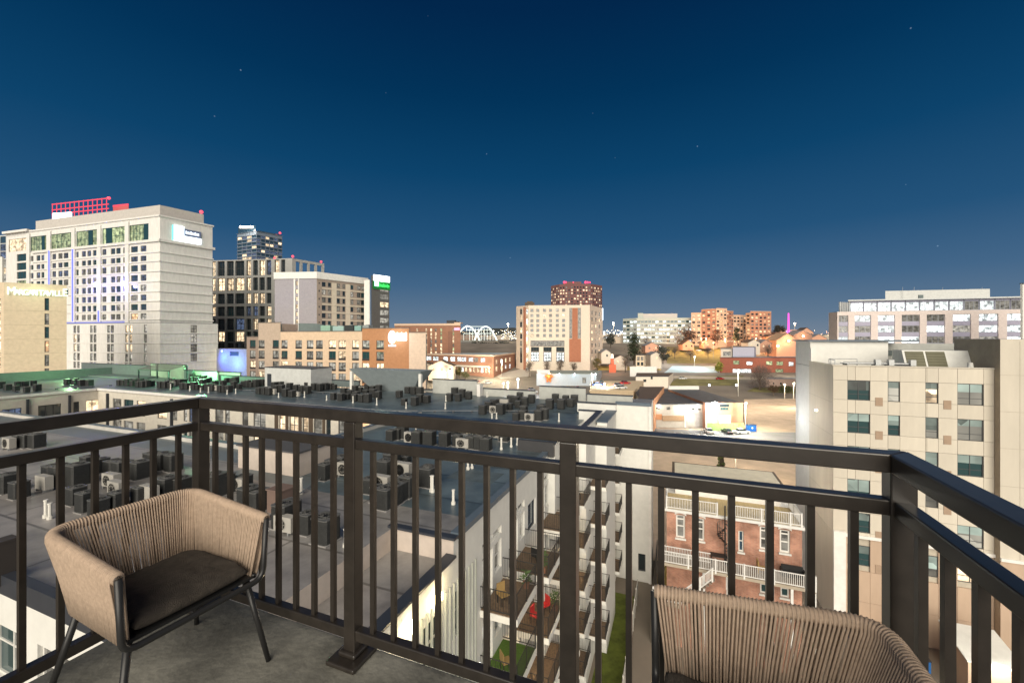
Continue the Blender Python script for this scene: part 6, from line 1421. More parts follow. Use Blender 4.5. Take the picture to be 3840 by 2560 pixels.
# pink grey box, exhaust, duct shrouds
x, y = onplane(1055, 1912, RZ); t = thing('roof_vent_box', 'brown vent box on the near roof by the pinkish lift overrun', 'vent box', (x, y, RZ), -TH); part('casing', MB().box(-.42, .42, -.4, .4, 0, 1.0), M('brown vent paint', (.16, .11, .09)), t); part('lid', MB().box(-.46, .46, -.44, .44, 1.0, 1.06), M('brown vent paint', (.16, .11, .09)), t)
x, y = onplane(14, 2185, RZ); t = thing('roof_exhaust', 'tall dark exhaust duct at the left picture edge', 'duct', (x, y, RZ), -TH); part('duct', MB().box(-.28, .18, -.25, .25, 0, 1.35), M('dark duct', (.05, .042, .036), .6), t); part('cap', MB().box(-.3, .2, -.28, .28, 1.35, 1.42), M('dark duct', (.05, .042, .036), .6), t)
# white vent pipes
PV = M('white plastic pipe', (.66, .64, .58), .5); VP = MB().frus((0, 0, 0), .09, (0, 0, .12), .09, 10).frus((0, 0, .12), .055, (0, 0, .62), .055, 10).mesh('pipe', PV)
VC = MB().frus((0, 0, .62), .07, (0, 0, .67), .07, 10).mesh('cap', PV)
spots = [(172, 1940), (187, 1945), (1552, 1850), (1700, 1890), (1755, 1760), (1770, 1755), (1880, 1685), (1917, 1675), (1940, 1668), (1672, 1505), (1826, 1488), (1862, 1570), (1670, 1532), (1845, 1580), (2096, 1580), (1523, 1530), (1413, 1518), (1324, 1510), (1225, 1500), (1142, 1490), (1045, 1490), (1622, 1845), (1130, 1850), (1296, 2048), (1618, 1842), (712, 1465), (752, 1470), (782, 1472), (852, 1478), (1560, 1628), (884, 1475), (640, 1460)]
spots.sort()
for i, (px, py) in enumerate(spots):
    x, y = onplane(px, py, RZ); q = thing('vent_pipe', nth(i) + ' from the left of the short white vent pipes on the grey roofs', 'vent pipe', (x, y, RZ), random.random(), 'white vent pipes on the grey roofs'); link('pipe', VP, q); link('cap', VC, q); q.scale = (1.2, 1.2, random.uniform(.9, 1.3))
# conduits along the roofs
for i, (pa, pb, lab) in enumerate((((1010, 1945), (1290, 1740), 'thin grey conduit crossing the near roof behind the chair'), ((380, 1960), (640, 1790), 'thin grey conduit on the near left roof'), ((1420, 1545), (2040, 1545), 'long thin grey conduit below the double row of condensers'), ((820, 1462), (1330, 1478), 'long thin grey conduit on the far roof before the stair box'), ((1600, 1640), (1930, 1640), 'thin grey conduit between the two rails'), ((60, 1470), (420, 1446), 'thin grey conduit on the green lit roof'))):
    A_, B_ = onplane(*pa, RZ), onplane(*pb, RZ); q = thing('conduit', lab, 'conduit', (*A_, RZ)); L_ = math.dist(A_, B_); dv = Vector((B_[0] - A_[0], B_[1] - A_[1], 0))
    part('pipe', MB().tube([(0, 0, .16), (dv.x * .5, dv.y * .5, .16), (dv.x, dv.y, .16)], .035, 6), STEEL, q)
    for k in range(int(L_ / 2) + 1): part('block', MB().box(dv.x * k * 2 / L_ - .12, dv.x * k * 2 / L_ + .12, dv.y * k * 2 / L_ - .12, dv.y * k * 2 / L_ + .12, .0, .12), BLACKCAP, q)
# assumed green floodlight, none seen, to give the green light on the far roof
gp = PXY(740, 74); t = thing('assumed_roof_floodlight', 'assumed small green floodlight on the far roof before the green lit wall', 'floodlight', (gp[0], gp[1], RZ), 0)
part('stand', MB().box(-.05, .05, -.05, .05, 0, .5), STEEL, t); part('head', MB().box(-.2, .2, -.1, .1, .5, .8), BLACKCAP, t); part('lens', MB().box(-.17, .17, .1, .13, .53, .77), E('assumed green lens', (.2, 1, .35), 3), t)
point('assumed_green_flood', (gp[0], gp[1] + .5, RZ + 3.0), 4200, (.25, 1, .4), t, .3)
point('assumed_green_flood', PXY(265, 77) + (RZ + 2.6,), 1500, (.4, 1, .35), t, .4)  # second assumed green light, added without any fixture
# ================================================================== trees
def tree(label, px, pyb, pyt, D, wpx, col, kind='round', seed=1, group=None, n=900, zb=None, leaf=.35):
    rnd = random.Random(seed); zb = PZ(pyb, D) if zb is None else zb; hgt = PZ(pyt, D) - zb; r = wpx / 2 / FPX * D
    t = thing('evergreen_tree' if kind == 'cone' else 'bare_tree' if kind == 'bare' else 'tree', label, 'tree', (PXY(px, D)[0], D, zb), rnd.random() * 6, group)
    BK = M('bark', (.10, .075, .055), .95, .3, 3)
    m = MB(); m.frus((0, 0, -1), .05 * hgt * .6 + .08, (0, 0, hgt * .45), .03 * hgt * .5 + .05, 7); tips = []
    for k in range(14 if kind != 'bare' else 30):
        a = rnd.random() * 6.28; z0 = hgt * rnd.uniform(.22, .5); z1 = hgt * rnd.uniform(.5, .95); q = r * rnd.uniform(.35, .9) * (1 if kind != 'cone' else max(.1, 1 - z1 / hgt))
        mid = (q * .4 * math.cos(a), q * .4 * math.sin(a), (z0 + z1) / 2); tip = (q * math.cos(a), q * math.sin(a), z1)
        m.tube([(0, 0, z0), mid, tip], .035 * hgt * .35 if kind != 'bare' else .05, 4); tips.append(tip)
    part('trunk', m, BK, t)
    c = MB(); cl = []
    for k in range(26):
        a = rnd.random() * 6.28
        if kind == 'cone': z = hgt * rnd.uniform(.12, 1) ; q = r * (1.05 - z / hgt) * math.sqrt(rnd.random())
        else:
            z = hgt * (.62 + .36 * rnd.uniform(-1, 1)); q = r * math.sqrt(rnd.random()) * math.sqrt(max(.05, 1 - ((z / hgt - .62) / .4) ** 2))
        cl.append((q * math.cos(a), q * math.sin(a), z))
    for k in range(n):
        b = rnd.choice(cl); sg = r * (.20 if kind != 'bare' else .26)
        p = [b[0] + rnd.gauss(0, sg), b[1] + rnd.gauss(0, sg), b[2] + rnd.gauss(0, sg * .8)]
        if p[2] < hgt * .1: continue
        s = leaf * rnd.uniform(.5, 1.3); d1 = Vector((rnd.gauss(0, 1), rnd.gauss(0, 1), rnd.gauss(0, 1))).normalized(); d2 = d1.orthogonal().normalized()
        P_ = Vector(p)
        if kind == 'bare': c.poly([tuple(P_ - d1 * s * 1.6), tuple(P_ + d2 * s * .09), tuple(P_ + d1 * s * 1.6), tuple(P_ - d2 * s * .09)], k % 2)
        else: c.poly([tuple(P_ - d1 * s), tuple(P_ + d2 * s * .6), tuple(P_ + d1 * s), tuple(P_ - d2 * s * .6)], k % 2)
    d = tuple(x * .55 for x in col)
    part('crown', c, [M('leaf %s' % (col,), col, .8, .3, 1), M('leaf dark %s' % (d,), d, .85, .3, 1)], t)
tree('large dark evergreen in front of the long office building', 2378, 1362, 1258, 270, 78, (.045, .06, .03), 'cone', 1, n=2200, leaf=.55)
tree('dark bushy tree left of the blue court under the office building', 2486, 1358, 1302, 262, 46, (.07, .075, .06), 'round', 2, n=1200, leaf=.5)
tree('dark reddish bare tree before the terracotta blocks', 2575, 1296, 1232, 352, 70, (.10, .055, .04), 'round', 3, n=1500, leaf=.5)
tree('small dark evergreen between the two terracotta blocks', 2764, 1284, 1234, 350, 40, (.04, .05, .03), 'cone', 4, n=900, leaf=.6)
tree('reddish tree at the foot of the stepped terracotta block', 2690, 1290, 1240, 352, 52, (.13, .06, .045), 'round', 5, n=900, leaf=.5)
tree('large grey bare tree in front of the low pinkish building', 2850, 1468, 1376, 205, 78, (.17, .13, .115), 'bare', 6, n=2600, leaf=.5)
tree('bright yellow green small tree at the right end of the blue court', 2695, 1396, 1360, 258, 28, (.30, .30, .05), 'round', 7, n=900, leaf=.4)
tree('small olive tree in front of the brick shops', 1722, 1412, 1378, 232, 30, (.16, .14, .05), 'round', 8, n=900, leaf=.35)
tree('low wide olive shrub tree right of the small olive tree', 1745, 1418, 1396, 228, 34, (.13, .13, .06), 'round', 9, n=700, leaf=.3)
tree('brown leafed shrub beside the pinkish building', 2900, 1478, 1446, 190, 34, (.16, .10, .06), 'round', 10, n=900, leaf=.3)
tree('round green shrub below the pinkish building', 2945, 1476, 1448, 190, 50, (.07, .08, .03), 'round', 11, n=1100, leaf=.3)
tree('yellow olive tree beside the beige hotel tower', 2240, 1400, 1340, 262, 26, (.20, .17, .07), 'round', 12, n=700, leaf=.4)
tree('dark tree left of the red lit chimney tower', 2290, 1300, 1252, 330, 36, (.06, .065, .05), 'round', 13, n=900, leaf=.5)
tree('dark tree mass behind the magenta spire houses', 2925, 1250, 1224, 420, 40, (.06, .05, .035), 'round', 14, n=700, leaf=.8)
for i, px in enumerate((1780, 1815, 1850, 1890)):
    tree(('leftmost dark tree below the arch bridge', 'second dark tree below the arch bridge', 'third dark tree below the arch bridge', 'rightmost dark tree below the arch bridge')[i], px, 1320, 1288, 420, 60, (.05, .055, .045), 'round', 20 + i, 'dark trees below the arch bridge', 700, None, .9)
tree('small green tree in the alley behind the brick house roof', 2704, 1760, 1688, 70, 22, (.12, .15, .04), 'round', 31, n=600, leaf=.2, zb=0)
for i, (px, pyb, pyt, D, w_, lab) in enumerate(((1985, 1408, 1352, 240, 30, 'bare tree at the left foot of the beige hotel tower'), (2050, 1400, 1352, 250, 26, 'left bare tree before the beige hotel tower'), (2100, 1400, 1350, 250, 28, 'middle bare tree before the beige hotel tower'), (2150, 1402, 1356, 250, 24, 'right bare tree before the beige hotel tower'),
    (2345, 1390, 1330, 255, 34, 'bare tree between the pale houses'), (2530, 1340, 1300, 300, 30, 'bare tree on the hillside lawn, left'), (2590, 1345, 1308, 295, 34, 'bare tree on the hillside lawn, middle'), (2655, 1340, 1300, 298, 30, 'bare tree on the hillside lawn, right'), (2830, 1330, 1282, 310, 36, 'bare tree before the square terracotta block'), (2880, 1335, 1290, 300, 32, 'bare tree beside the lavender rooftop block'), (2420, 1300, 1262, 345, 34, 'bare tree before the office building, left'), (2540, 1298, 1256, 352, 34, 'bare tree before the office building, right'), (2800, 1296, 1250, 352, 34, 'bare tree between the terracotta blocks'), (3010, 1480, 1425, 190, 34, 'bare tree beside the cream building flank'))):
    tree(lab, px, pyb, pyt, D, w_, (.15, .11, .09), 'bare', 50 + i, n=900, leaf=.45)
# ================================================================== lamps of the streets
POLE = M('pale lamp pole', (.30, .28, .24), .5)
def street_lamp(label, px, pyb, pyt, D, col, pw_, emat, grp, arm=0):
    zb = PZ(pyb, D); zt = PZ(pyt, D); t = thing('street_lamp', label, 'street lamp', PXY(px, D) + (zb,), 0, grp); hgt = zt - zb
    part('pole', MB().frus((0, 0, -.5), .14, (0, 0, hgt), .09, 8), POLE, t)
    part('lamp_head', MB().box(-.35 + arm, .35 + arm, -.25, .25, hgt, hgt + .18), STEEL, t); part('bulb', MB().ball((arm, -.1, hgt - .2), .27, 8), emat, t)
    if pw_: point('lamp_light', (arm, -1.6, hgt - .6), pw_ * 5, col, None, .3).parent = t
WARMB = E('street bulb warm', (1, .86, .62), 14); ORB = E('street bulb amber', (1, .55, .22), 14); WHB = E('street bulb white', (.9, .96, 1), 14)
for lab, px, yb, yt, D, c, p, e, g in (
    ('lamp post nearest the peach hotel, before the brick shops', 1668, 1430, 1396, 215, (1, .85, .6), 1800, WARMB, 'w'),
    ('tall thin lamp post on the pale driveway', 1882, 1405, 1350, 225, (1, .88, .65), 2200, WARMB, 'w'), ('lamp post before the corner of the brick shops', 1834, 1404, 1378, 232, (1, .88, .65), 2200, WARMB, 'w'),
    ('tall pale lamp post in front of the long white hall', 2221, 1466, 1402, 175, (1, .9, .7), 1100, WARMB, 'w'), ('lamp post right of the tall one at the parking deck', 2267, 1470, 1436, 165, (1, .9, .7), 900, WARMB, 'w'),
    ('lamp post with a bright white bulb above the street left of the white hall', 1942, 1452, 1420, 185, (.95, .97, 1), 2600, WHB, 'w'), ('left lamp of the pair over the street behind the roof screen', 1888, 1458, 1436, 180, (1, .9, .75), 1600, WARMB, 'w'), ('right lamp of the pair over the street behind the roof screen', 1904, 1458, 1433, 180, (1, .9, .75), 1600, WARMB, 'w'),
    ('thick pale light column behind the garage', 2768, 1480, 1396, 160, (1, .92, .75), 1500, WARMB, 'w'), ('tall lamp post left of the blue court on the hill', 2675, 1342, 1284, 285, (1, .6, .3), 1500, ORB, 'o'), ('slim lamp post on the hillside lawn', 2648, 1300, 1268, 330, (1, .6, .3), 3000, ORB, 'o'),
    ('amber lamp post before the office building', 2505, 1292, 1252, 340, (1, .5, .22), 4200, ORB, 'o'), ('amber lamp post at the stepped terracotta block', 2630, 1290, 1268, 352, (1, .5, .22), 4200, ORB, 'o'), ('amber lamp post between the terracotta blocks', 2720, 1292, 1272, 352, (1, .5, .22), 4200, ORB, 'o'), ('amber lamp post before the square terracotta block', 2835, 1290, 1268, 346, (1, .5, .22), 4200, ORB, 'o'),
    ('bright white lamp post beside the dark bushy tree', 2475, 1330, 1298, 285, (.8, .9, 1), 1800, WHB, 'o'), ('white court lamp post on the blue court', 2604, 1372, 1336, 272, (.85, .97, 1), 1300, WHB, 'o'), ('lamp post at the street beside the cream building', 2990, 1410, 1350, 240, (1, .9, .75), 1500, WARMB, 'o'), ('short lamp post on the green verge, left one', 2942, 1490, 1440, 165, (1, .8, .6), 700, WARMB, 'o'), ('short lamp post on the green verge, right one', 2976, 1490, 1436, 165, (1, .8, .6), 700, WARMB, 'o'),
    ('lamp post on the gravel lot behind the top rail', 2758, 1745, 1660, 84, (1, .84, .6), 800, WARMB, 'w'), ('lamp post at the far edge of the gravel lot', 2795, 1600, 1512, 121, (1, .88, .66), 3000, WARMB, 'w')):
    street_lamp(lab, px, yb, yt, D, c, p, e, {'w': 'pale lamp posts in the town', 'o': 'lamp posts on the hill'}[g])
# ================================================================== cars
PAINT = {}
def car_meshes(col):
    if col in PAINT: return PAINT[col]
    pm = M('car paint %s' % (col,), col, .3, .04, 1, .2)
    def loft(secs, mat, nm):
        m = MB()
        for (x0, z0, t0, w0, v0), (x1, z1, t1, w1, v1) in zip(secs, secs[1:]):
            a = [(x0, -w0, z0), (x0, -v0, t0), (x0, v0, t0), (x0, w0, z0)]; b = [(x1, -w1, z1), (x1, -v1, t1), (x1, v1, t1), (x1, w1, z1)]
            for i in range(4): m.quad(a[i], a[(i + 1) % 4], b[(i + 1) % 4], b[i])
        f = secs[0]; m.poly([(f[0], -f[3], f[1]), (f[0], f[3], f[1]), (f[0], f[4], f[2]), (f[0], -f[4], f[2])]); f = secs[-1]; m.poly([(f[0], f[3], f[1]), (f[0], -f[3], f[1]), (f[0], -f[4], f[2]), (f[0], f[4], f[2])])
        return m.mesh(nm, mat)
    body = loft([(-2.2, .35, .75, .8, .72), (-2.0, .25, .92, .88, .8), (-.9, .22, .95, .9, .84), (.9, .22, .95, .9, .84), (1.9, .25, .85, .88, .76), (2.25, .35, .65, .8, .66)], pm, 'body')
    cabin = loft([(-1.75, .93, .96, .78, .76), (-1.1, .93, 1.42, .80, .62), (.25, .93, 1.45, .80, .62), (1.05, .93, .97, .78, .74)], DARKGLASS, 'cabin')
    roof = MB().box(-1.1, .25, -.6, .6, 1.43, 1.47).mesh('roof', pm)
    wheel = MB().frus((0, -.1, 0), .32, (0, .1, 0), .32, 14).mesh('wheel', BLACKCAP); rim = MB().frus((0, -.115, 0), .19, (0, .115, 0), .19, 10).mesh('rim', STEEL)
    hd = MB().box(-.05, .05, -.16, .16, -.07, .07).mesh('headlight', M('clear lamp', (.7, .7, .65), .2)); tl = MB().box(-.05, .05, -.14, .14, -.07, .07).mesh('tail_light', M('red lamp', (.4, .02, .02), .3))
    PAINT[col] = (body, cabin, roof, wheel, rim, hd, tl); return PAINT[col]
def car(label, px, pyb, D, rot, col, grp, z=None):
    me = car_meshes(col); x, y = PXY(px, D); t = thing('parked_car', label, 'car', (x, y, (T(D) if z is None else z) + .02), rot, grp)
    link('body', me[0], t); c = link('cabin', me[1], t); link('roof', me[2], c)
    for a in (-1.35, 1.35):
        for s in (-.82, .82): q = link('wheel', me[3], t, (a, s, .32)); link('rim', me[4], q)
    for s in (-.55, .55): link('headlight', me[5], t, (2.2, s, .62)); link('tail_light', me[6], t, (-2.16, s, .68))
WHC, GRC, REDC, BLC, DKC = (.7, .7, .68), (.3, .31, .32), (.4, .03, .03), (.03, .08, .3), (.03, .03, .035)
g = 'cars parked on the lots'
car('white car before the left end of the pale green fence', 2657, 1612, 121.5, 1.4, WHC, g, 0)
car('dark suv beside the white box trailer', 2726, 1612, 121, 1.5, DKC, g, 0)
car('white car right of the dark one before the green fence', 2782, 1614, 120.5, .15, WHC, g, 0)
car('red and white car in front of the brick shops', 1783, 1416, 226, .4, REDC, g, T(226))
car('pale car left of the red one in front of the brick shops', 1712, 1420, 222, .1, WHC, g, T(222))
car('red car on the street below the sodium lit lawn', 2286, 1424, 205, .2, REDC, g, T(205))
car('blue car at the left end of the parking deck', 2240, 1456, 168, .2, BLC, g, PKZ)
car('dark blue car beside the blue one on the parking deck', 2256, 1450, 176, 1.2, DKC, g, PKZ)
car('red car parked on the tan parking deck', 2344, 1452, 174, .3, REDC, g, PKZ)
car('grey car left of the red one on the parking deck', 2318, 1458, 166, .5, GRC, g, PKZ)
car('white car at the front of the parking deck', 2330, 1464, 158, .4, WHC, g, PKZ)
car('white car on the street left of the white hall', 2000, 1442, 198, .6, WHC, g, T(198))
car('grey car behind the white one left of the white hall', 1992, 1436, 204, .9, GRC, g, T(204))
for i, px in enumerate((2040, 2068, 2110, 2165)):
    car(('white', 'grey', 'dark', 'red')[i] + ' car in the row before the long white hall, %s' % ('at its left end', 'by the animal figure', 'between two wall lamps', 'near the small dark window')[i], px, 1440, 208, 1.5, (WHC, GRC, DKC, REDC)[i], g, T(208))
for i, (px, yb, D, r, cc, lab) in enumerate(((2620, 1304, 352, .1, WHC, 'white car at the foot of the stepped terracotta block'), (2660, 1306, 350, .2, GRC, 'grey car at the foot of the stepped terracotta block'), (2745, 1306, 350, .1, WHC, 'white car between the terracotta blocks'), (2850, 1300, 350, .1, DKC, 'dark car before the square terracotta block'), (2110, 1405, 246, .2, GRC, 'grey car before the beige hotel tower'), (1830, 1420, 222, .3, WHC, 'white car at the corner of the brick shops'), (1760, 1440, 200, .2, GRC, 'grey car on the street below the brick shops'), (1900, 1445, 196, .1, DKC, 'dark car under the paired street lamps'), (2560, 1412, 235, .1, WHC, 'white car on the pale road above the lawn'), (2700, 1414, 234, .1, REDC, 'red car on the pale road above the lawn'))):
    car(lab, px, yb, D, r, cc, g, T(D))
LM = M('road paint', (.7, .68, .6), .7)
m = MB()
for k in range(40):
    x = -60 + k * 6; m.quad((x, 176, T(176) + .03), (x + 3, 176, T(176) + .03), (x + 3, 176.25, T(176) + .03), (x, 176.25, T(176) + .03))
for k in range(12):
    p0 = PXY(2470 + 26 * k, 118); m.quad((p0[0], 117, .03), (p0[0] + .12, 117, .03), (p0[0] + .12, 122, .03), (p0[0], 122, .03))
struct('road_markings', m, LM)
car('dark car by the low pinkish building', 2930, 1448, 222, .1, DKC, g, T(222))
# ================================================================== far lights and roofs that read as one mass
m = MB(); r_ = random.Random(11); mats = [E('far warm light', (1, .80, .5), 5), E('far white light', (.95, .98, 1), 5), E('far amber light', (1, .5, .25), 5)]
for i in range(520):
    zone = r_.choice(((1880, 1940, 420, 900, (0, 1, 0)), (1690, 1940, 800, 1800, (0, 1, 1)), (2262, 2340, 420, 1200, (0, 1, 0)), (2262, 2345, 420, 1200, (1, 0, 1)), (2900, 3110, 420, 900, (2, 2, 0)), (2600, 2900, 400, 500, (2, 2, 0))))
    px = r_.uniform(zone[0], zone[1]); D = r_.uniform(zone[2], zone[3]); x, y = PXY(px, D); z = T(D) + r_.uniform(3, 16) * (D / 700)
    q = len(m.v); m.ball((x, y, z), r_.uniform(.14, .36) * D / 500, 6, r_.choice(zone[4]))
o = link('city_lights', m.mesh('city_lights', mats)); o['kind'] = 'stuff'; o['label'] = 'distant street and window lights of the far town'
m = MB()
for i in range(260):
    zone = r_.choice(((1690, 1940, 800, 1800), (2262, 2345, 420, 900), (2895, 3110, 430, 900), (1690, 1940, 800, 1800)))
    px = r_.uniform(zone[0], zone[1]); D = r_.uniform(zone[2], zone[3]); x, y = PXY(px, D); wv_ = r_.uniform(5, 11); hv = r_.uniform(3, 8) * (1 + D / 2500)
    m.box(x - wv_, x + wv_, y, y + 10, T(D) - 2, T(D) + hv, r_.choice((0, 1, 2)))
o = link('far_buildings', m.mesh('far_buildings', [M('far pale wall', (.42, .36, .29)), M('far brown wall', (.25, .18, .14)), M('far grey roof', (.22, .22, .22))])); o['kind'] = 'stuff'; o['label'] = 'mass of low far buildings of the town'
for px, D, pw_, c in ((1905, 520, 30000, (1, .8, .5)), (1750, 640, 30000, (.9, 1, .85)), (2300, 480, 16000, (1, .85, .65)), (2980, 500, 16000, (1, .55, .35))):
    x, y = PXY(px, D); t = thing('mast_light', {1905: 'bright far floodlight mast right of the arch bridge', 1750: 'bright far floodlight mast under the arch bridge', 2300: 'far light mast right of the beige hotel tower', 2980: 'far amber light mast on the right ridge'}[px], 'light mast', (x, y, T(D)))
    part('pole', MB().frus((0, 0, -1), .3, (0, 0, 22), .2, 6), POLE, t); part('bulb', MB().ball((0, 0, 22.6), 1.0, 8), WARMB if c[0] == 1 else WHB, t); point('light', (0, -2, 22), pw_, c, None, 1).parent = t
# ================================================================== the balcony
BZ = EYE - 1.384                                   # balcony floor
slab_m = M('balcony concrete', (.17, .165, .14), .9, .55, 3.2, bump=.2)
m = MB(); m.uvbox(-2.42, .69, -1.2, 1.50, -.25, 0); m.v = [(x, y, z + BZ) for x, y, z in m.v]
o = struct('balcony_floor', m, slab_m); bevel(o, .01)
rl = thing('balcony_railing', 'dark bronze balcony railing running round three sides of the balcony', 'railing', UV(-.87, 1.42) + (BZ,), -TH)
VX, UL, UR = 1.423, -2.30, .57
def loc(u, v, z=0): return (u + .87, v - 1.42, z)
def bar(name, u0, u1, v0, v1, z0, z1, bw=.004, parent=None):
    a, b = loc(u0, v0, z0), loc(u1, v1, z1)
    o = part(name, MB().box(a[0], b[0], a[1], b[1], a[2], b[2]), BRONZE, parent or rl); bevel(o, bw, 2); return o
PW = .029
# rails (front, left, right), mitred at the corners
def mitre(name, z0, z1, hw):
    i0, i1 = UL - hw, UR + hw
    for nm, pts in (('front', [(UL - hw, VX + hw), (UL + hw, VX - hw), (UR - hw, VX - hw), (UR + hw, VX + hw)]),
                    ('left', [(UL - hw, VX + hw - .001), (UL - hw, -.9), (UL + hw, -.9), (UL + hw, VX - hw - .001)]),
                    ('right', [(UR - hw, VX - hw - .001), (UR - hw, -.9), (UR + hw, -.9), (UR + hw, VX + hw - .001)])):
        m = MB(); m.prism([loc(*p)[:2] for p in pts], z0, z1); o = part(name, m, BRONZE, rl); bevel(o, .004, 2)
mitre('top_rail', 1.022, 1.072, .030)
mitre('mid_rail', .905, .947, .021)
mitre('bottom_rail', .085, .130, .021)
posts = [UL, -1.294, -.339, UR]
for u in posts:
    bar('post', u - PW, u + PW, VX - PW + .001, VX + PW - .001, 0, 1.0215)
    p = bar('base_plate', u - .075, u + .075, VX - .085, VX + .065, .001, .022, .006); bar('base_collar', u - .045, u + .045, VX - .045, VX + .045, .022, .045, .008)
for u in (UL, UR): bar('post', u - PW, u + PW, .42 - PW - 1.0, .42 + PW - 1.0, 0, 1.0215)
bmsh = None
def baluster(u, v):
    global bmsh
    if bmsh is None: bmsh = MB().box(-.0098, .0098, -.0098, .0098, .1285, .9065).mesh('baluster', BRONZE)
    o = link('baluster', bmsh, rl, loc(u, v, 0)); return o
for a, b in zip(posts, posts[1:]):
    for k in range(1, 9): baluster(a + (b - a) * k / 9, VX)
for k in range(1, 21):
    v = VX - .1065 * k
    if v < -.85: break
    if abs(v + .58) < .05: continue
    baluster(UL, v); baluster(UR, v)
# ================================================================== rope chairs
ROPE = M('tan woven rope', (.43, .325, .24), .85, .16, 60, bump=.3); METAL = M('black chair steel', (.022, .022, .022), .38)
CUSH = M('dark grey brown seat cushion', (.070, .058, .046), .95, .35, 25, bump=.9)
from mathutils import noise as NZ
def rounded(pts, r, n=7):
    out_ = [Vector(pts[0])]
    for i in range(1, len(pts) - 1):
        p, a, b = Vector(pts[i]), Vector(pts[i - 1]), Vector(pts[i + 1]); d0 = (a - p).normalized(); d1 = (b - p).normalized()
        ang = d0.angle(d1); t = r / math.tan(ang / 2); s0, s1 = p + d0 * t, p + d1 * t
        for k in range(n + 1):
            q = k / n; out_.append((1 - q) ** 2 * s0 + 2 * q * (1 - q) * p + q * q * s1)
    out_.append(Vector(pts[-1])); return out_
def resample(P, n):
    L_ = [0]
    for a, b in zip(P, P[1:]): L_.append(L_[-1] + (b - a).length)
    res = []; tot = L_[-1]; j = 0
    for i in range(n):
        s = tot * i / (n - 1)
        while j < len(L_) - 2 and L_[j + 1] < s: j += 1
        q = (s - L_[j]) / max(1e-9, L_[j + 1] - L_[j]); res.append(P[j].lerp(P[j + 1], q))
    return res
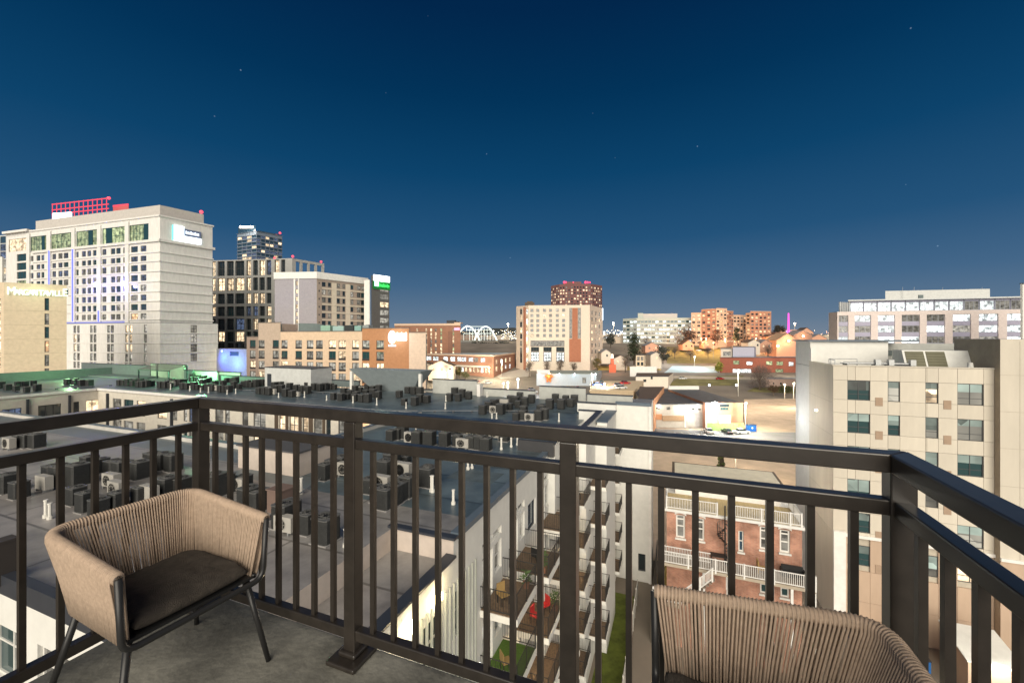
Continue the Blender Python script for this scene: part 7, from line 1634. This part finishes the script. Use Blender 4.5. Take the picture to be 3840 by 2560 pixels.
def chair(label):
    t = thing('rope_armchair', label, 'armchair', (0, 0, 0), 0, 'rope armchairs on the balcony')
    zt, zb = .645, .375
    W2, DB, DF = .245, -.285, .268
    top = rounded([(DF, -W2, zt - .034), (DB, -W2, zt), (DB, W2, zt), (DF, W2, zt - .034)], .085)
    bot = rounded([(DF - .03, -W2 + .03, zb), (DB + .10, -W2 + .03, zb), (DB + .10, W2 - .03, zb), (DF - .03, W2 - .03, zb)], .07)
    part('rim', MB().tube(top, .0125, 8), METAL, t, True)
    part('rim_wrap', MB().tube(top, .0182, 10), ROPE, t, True)
    part('lower_frame', MB().tube(bot, .009, 8), METAL, t, True)
    fr = rounded([(DF, -W2, zt - .034), (DF - .005, -W2 + .012, zb - .012), (DF - .005, W2 - .012, zb - .012), (DF, W2, zt - .034)], .05)
    part('front_frame', MB().tube(fr, .0115, 8), METAL, t, True)
    n = 150
    Tn = resample(top, n + 2)[1:-1]; Bn = resample(bot, n + 2)[1:-1]
    rnd = random.Random(5)
    for i in range(n):
        a, b = Tn[i], Bn[i]
        tg = (Tn[min(i + 1, n - 1)] - Tn[max(i - 1, 0)]).normalized(); nrm = Vector((tg.y, -tg.x, 0)).normalized()
        j = tg * rnd.uniform(-.0004, .0004); j2 = tg * rnd.uniform(-.0022, .0022)
        r = .0175
        jb = tg * rnd.uniform(-.0022, .0022)
        path = [b + nrm * .012 + jb, b.lerp(a, .5) + nrm * .0135 + (j + jb) / 2, a + j + nrm * r - Vector((0, 0, .012))]
        for q in (20, 55, 90, 125, 160): path.append(a + j + nrm * r * math.cos(R(q)) + Vector((0, 0, r * math.sin(R(q)))))
        path += [a + j - nrm * r - Vector((0, 0, .012)), b.lerp(a, .5) - nrm * .0135 + (j + j2) / 2, b - nrm * .012 + j2]
        part('rope', MB().tube(path, .0037, 5), ROPE, t, True)
    # seat
    part('seat_pan', MB().prism([(b.x, b.y) for b in bot], zb - .006, zb + .004), METAL, t)
    c = bmesh.new(); nx, ny = 40, 36; grid = {}
    hx0, hx1, hy = DB + .125, DF - .025, W2 - .05
    rr = random.Random(9)
    for s in (0, 1):
        for i in range(nx + 1):
            for k in range(ny + 1):
                x, y = -1 + 2 * i / nx, -1 + 2 * k / ny
                e = max(0, 1 - x ** 8) ** .5 * max(0, 1 - y ** 8) ** .5
                z = zb + .006 + (.022 if s == 0 else .030 + .026 * e + .004 * (1 - x * x) * (1 - y * y) + rr.uniform(0, .0012) + .010 * NZ.noise(Vector((x * 2.1, y * 2.6, 3.1))) + .004 * NZ.noise(Vector((x * 6, y * 7, 1)))) * (1 if s else 1 - .9 * e)
                sq = 1 - .04 * x * x * y * y
                grid[s, i, k] = c.verts.new(((hx0 + hx1) / 2 + (hx1 - hx0) / 2 * x * sq, hy * y * sq, z))
    for i in range(nx):
        for k in range(ny):
            c.faces.new([grid[1, i, k], grid[1, i + 1, k], grid[1, i + 1, k + 1], grid[1, i, k + 1]]); c.faces.new([grid[0, i, k], grid[0, i, k + 1], grid[0, i + 1, k + 1], grid[0, i + 1, k]])
    for i in range(nx):
        for k in (0, ny):
            f = [grid[0, i, k], grid[0, i + 1, k], grid[1, i + 1, k], grid[1, i, k]]; c.faces.new(f if k == 0 else f[::-1])
    for k in range(ny):
        for i in (0, nx):
            f = [grid[0, i, k], grid[1, i, k], grid[1, i, k + 1], grid[0, i, k + 1]]; c.faces.new(f if i == 0 else f[::-1])
    me = bpy.data.meshes.new('seat_cushion'); c.to_mesh(me); c.free(); me.materials.append(CUSH); me.polygons.foreach_set('use_smooth', [True] * len(me.polygons)); link('seat_cushion', me, t)
    for sx, sy in ((1, -1), (1, 1), (-1, -1), (-1, 1)):
        x0, y0 = (DF - .06 if sx > 0 else DB + .13), sy * (W2 - .05); x1, y1 = (DF + .0 if sx > 0 else DB + .02), sy * (W2 + .01)
        part('leg', MB().frus((x0, y0, zb - .008), .013, (x1, y1, .0), .010, 10), METAL, t, True)
    for sy in (-1, 1): part('side_bar', MB().tube([(DF - .06, sy * (W2 - .05), zb - .012), (DB + .13, sy * (W2 - .05), zb - .012)], .008, 6), METAL, t, True)
    return t
c1 = chair('tan rope armchair in the left corner of the balcony, its open front turned right')
p = UV(-1.90, 1.035); c1.location = (p[0], p[1], BZ + .002); c1.rotation_euler = (0, 0, -TH - .07)
p = UV(.215, 1.085); c2 = copy_tree(c1, None, (p[0], p[1], BZ + .002), math.pi - TH)
c2['label'] = 'tan rope armchair in the right corner of the balcony, seen from over its arm'
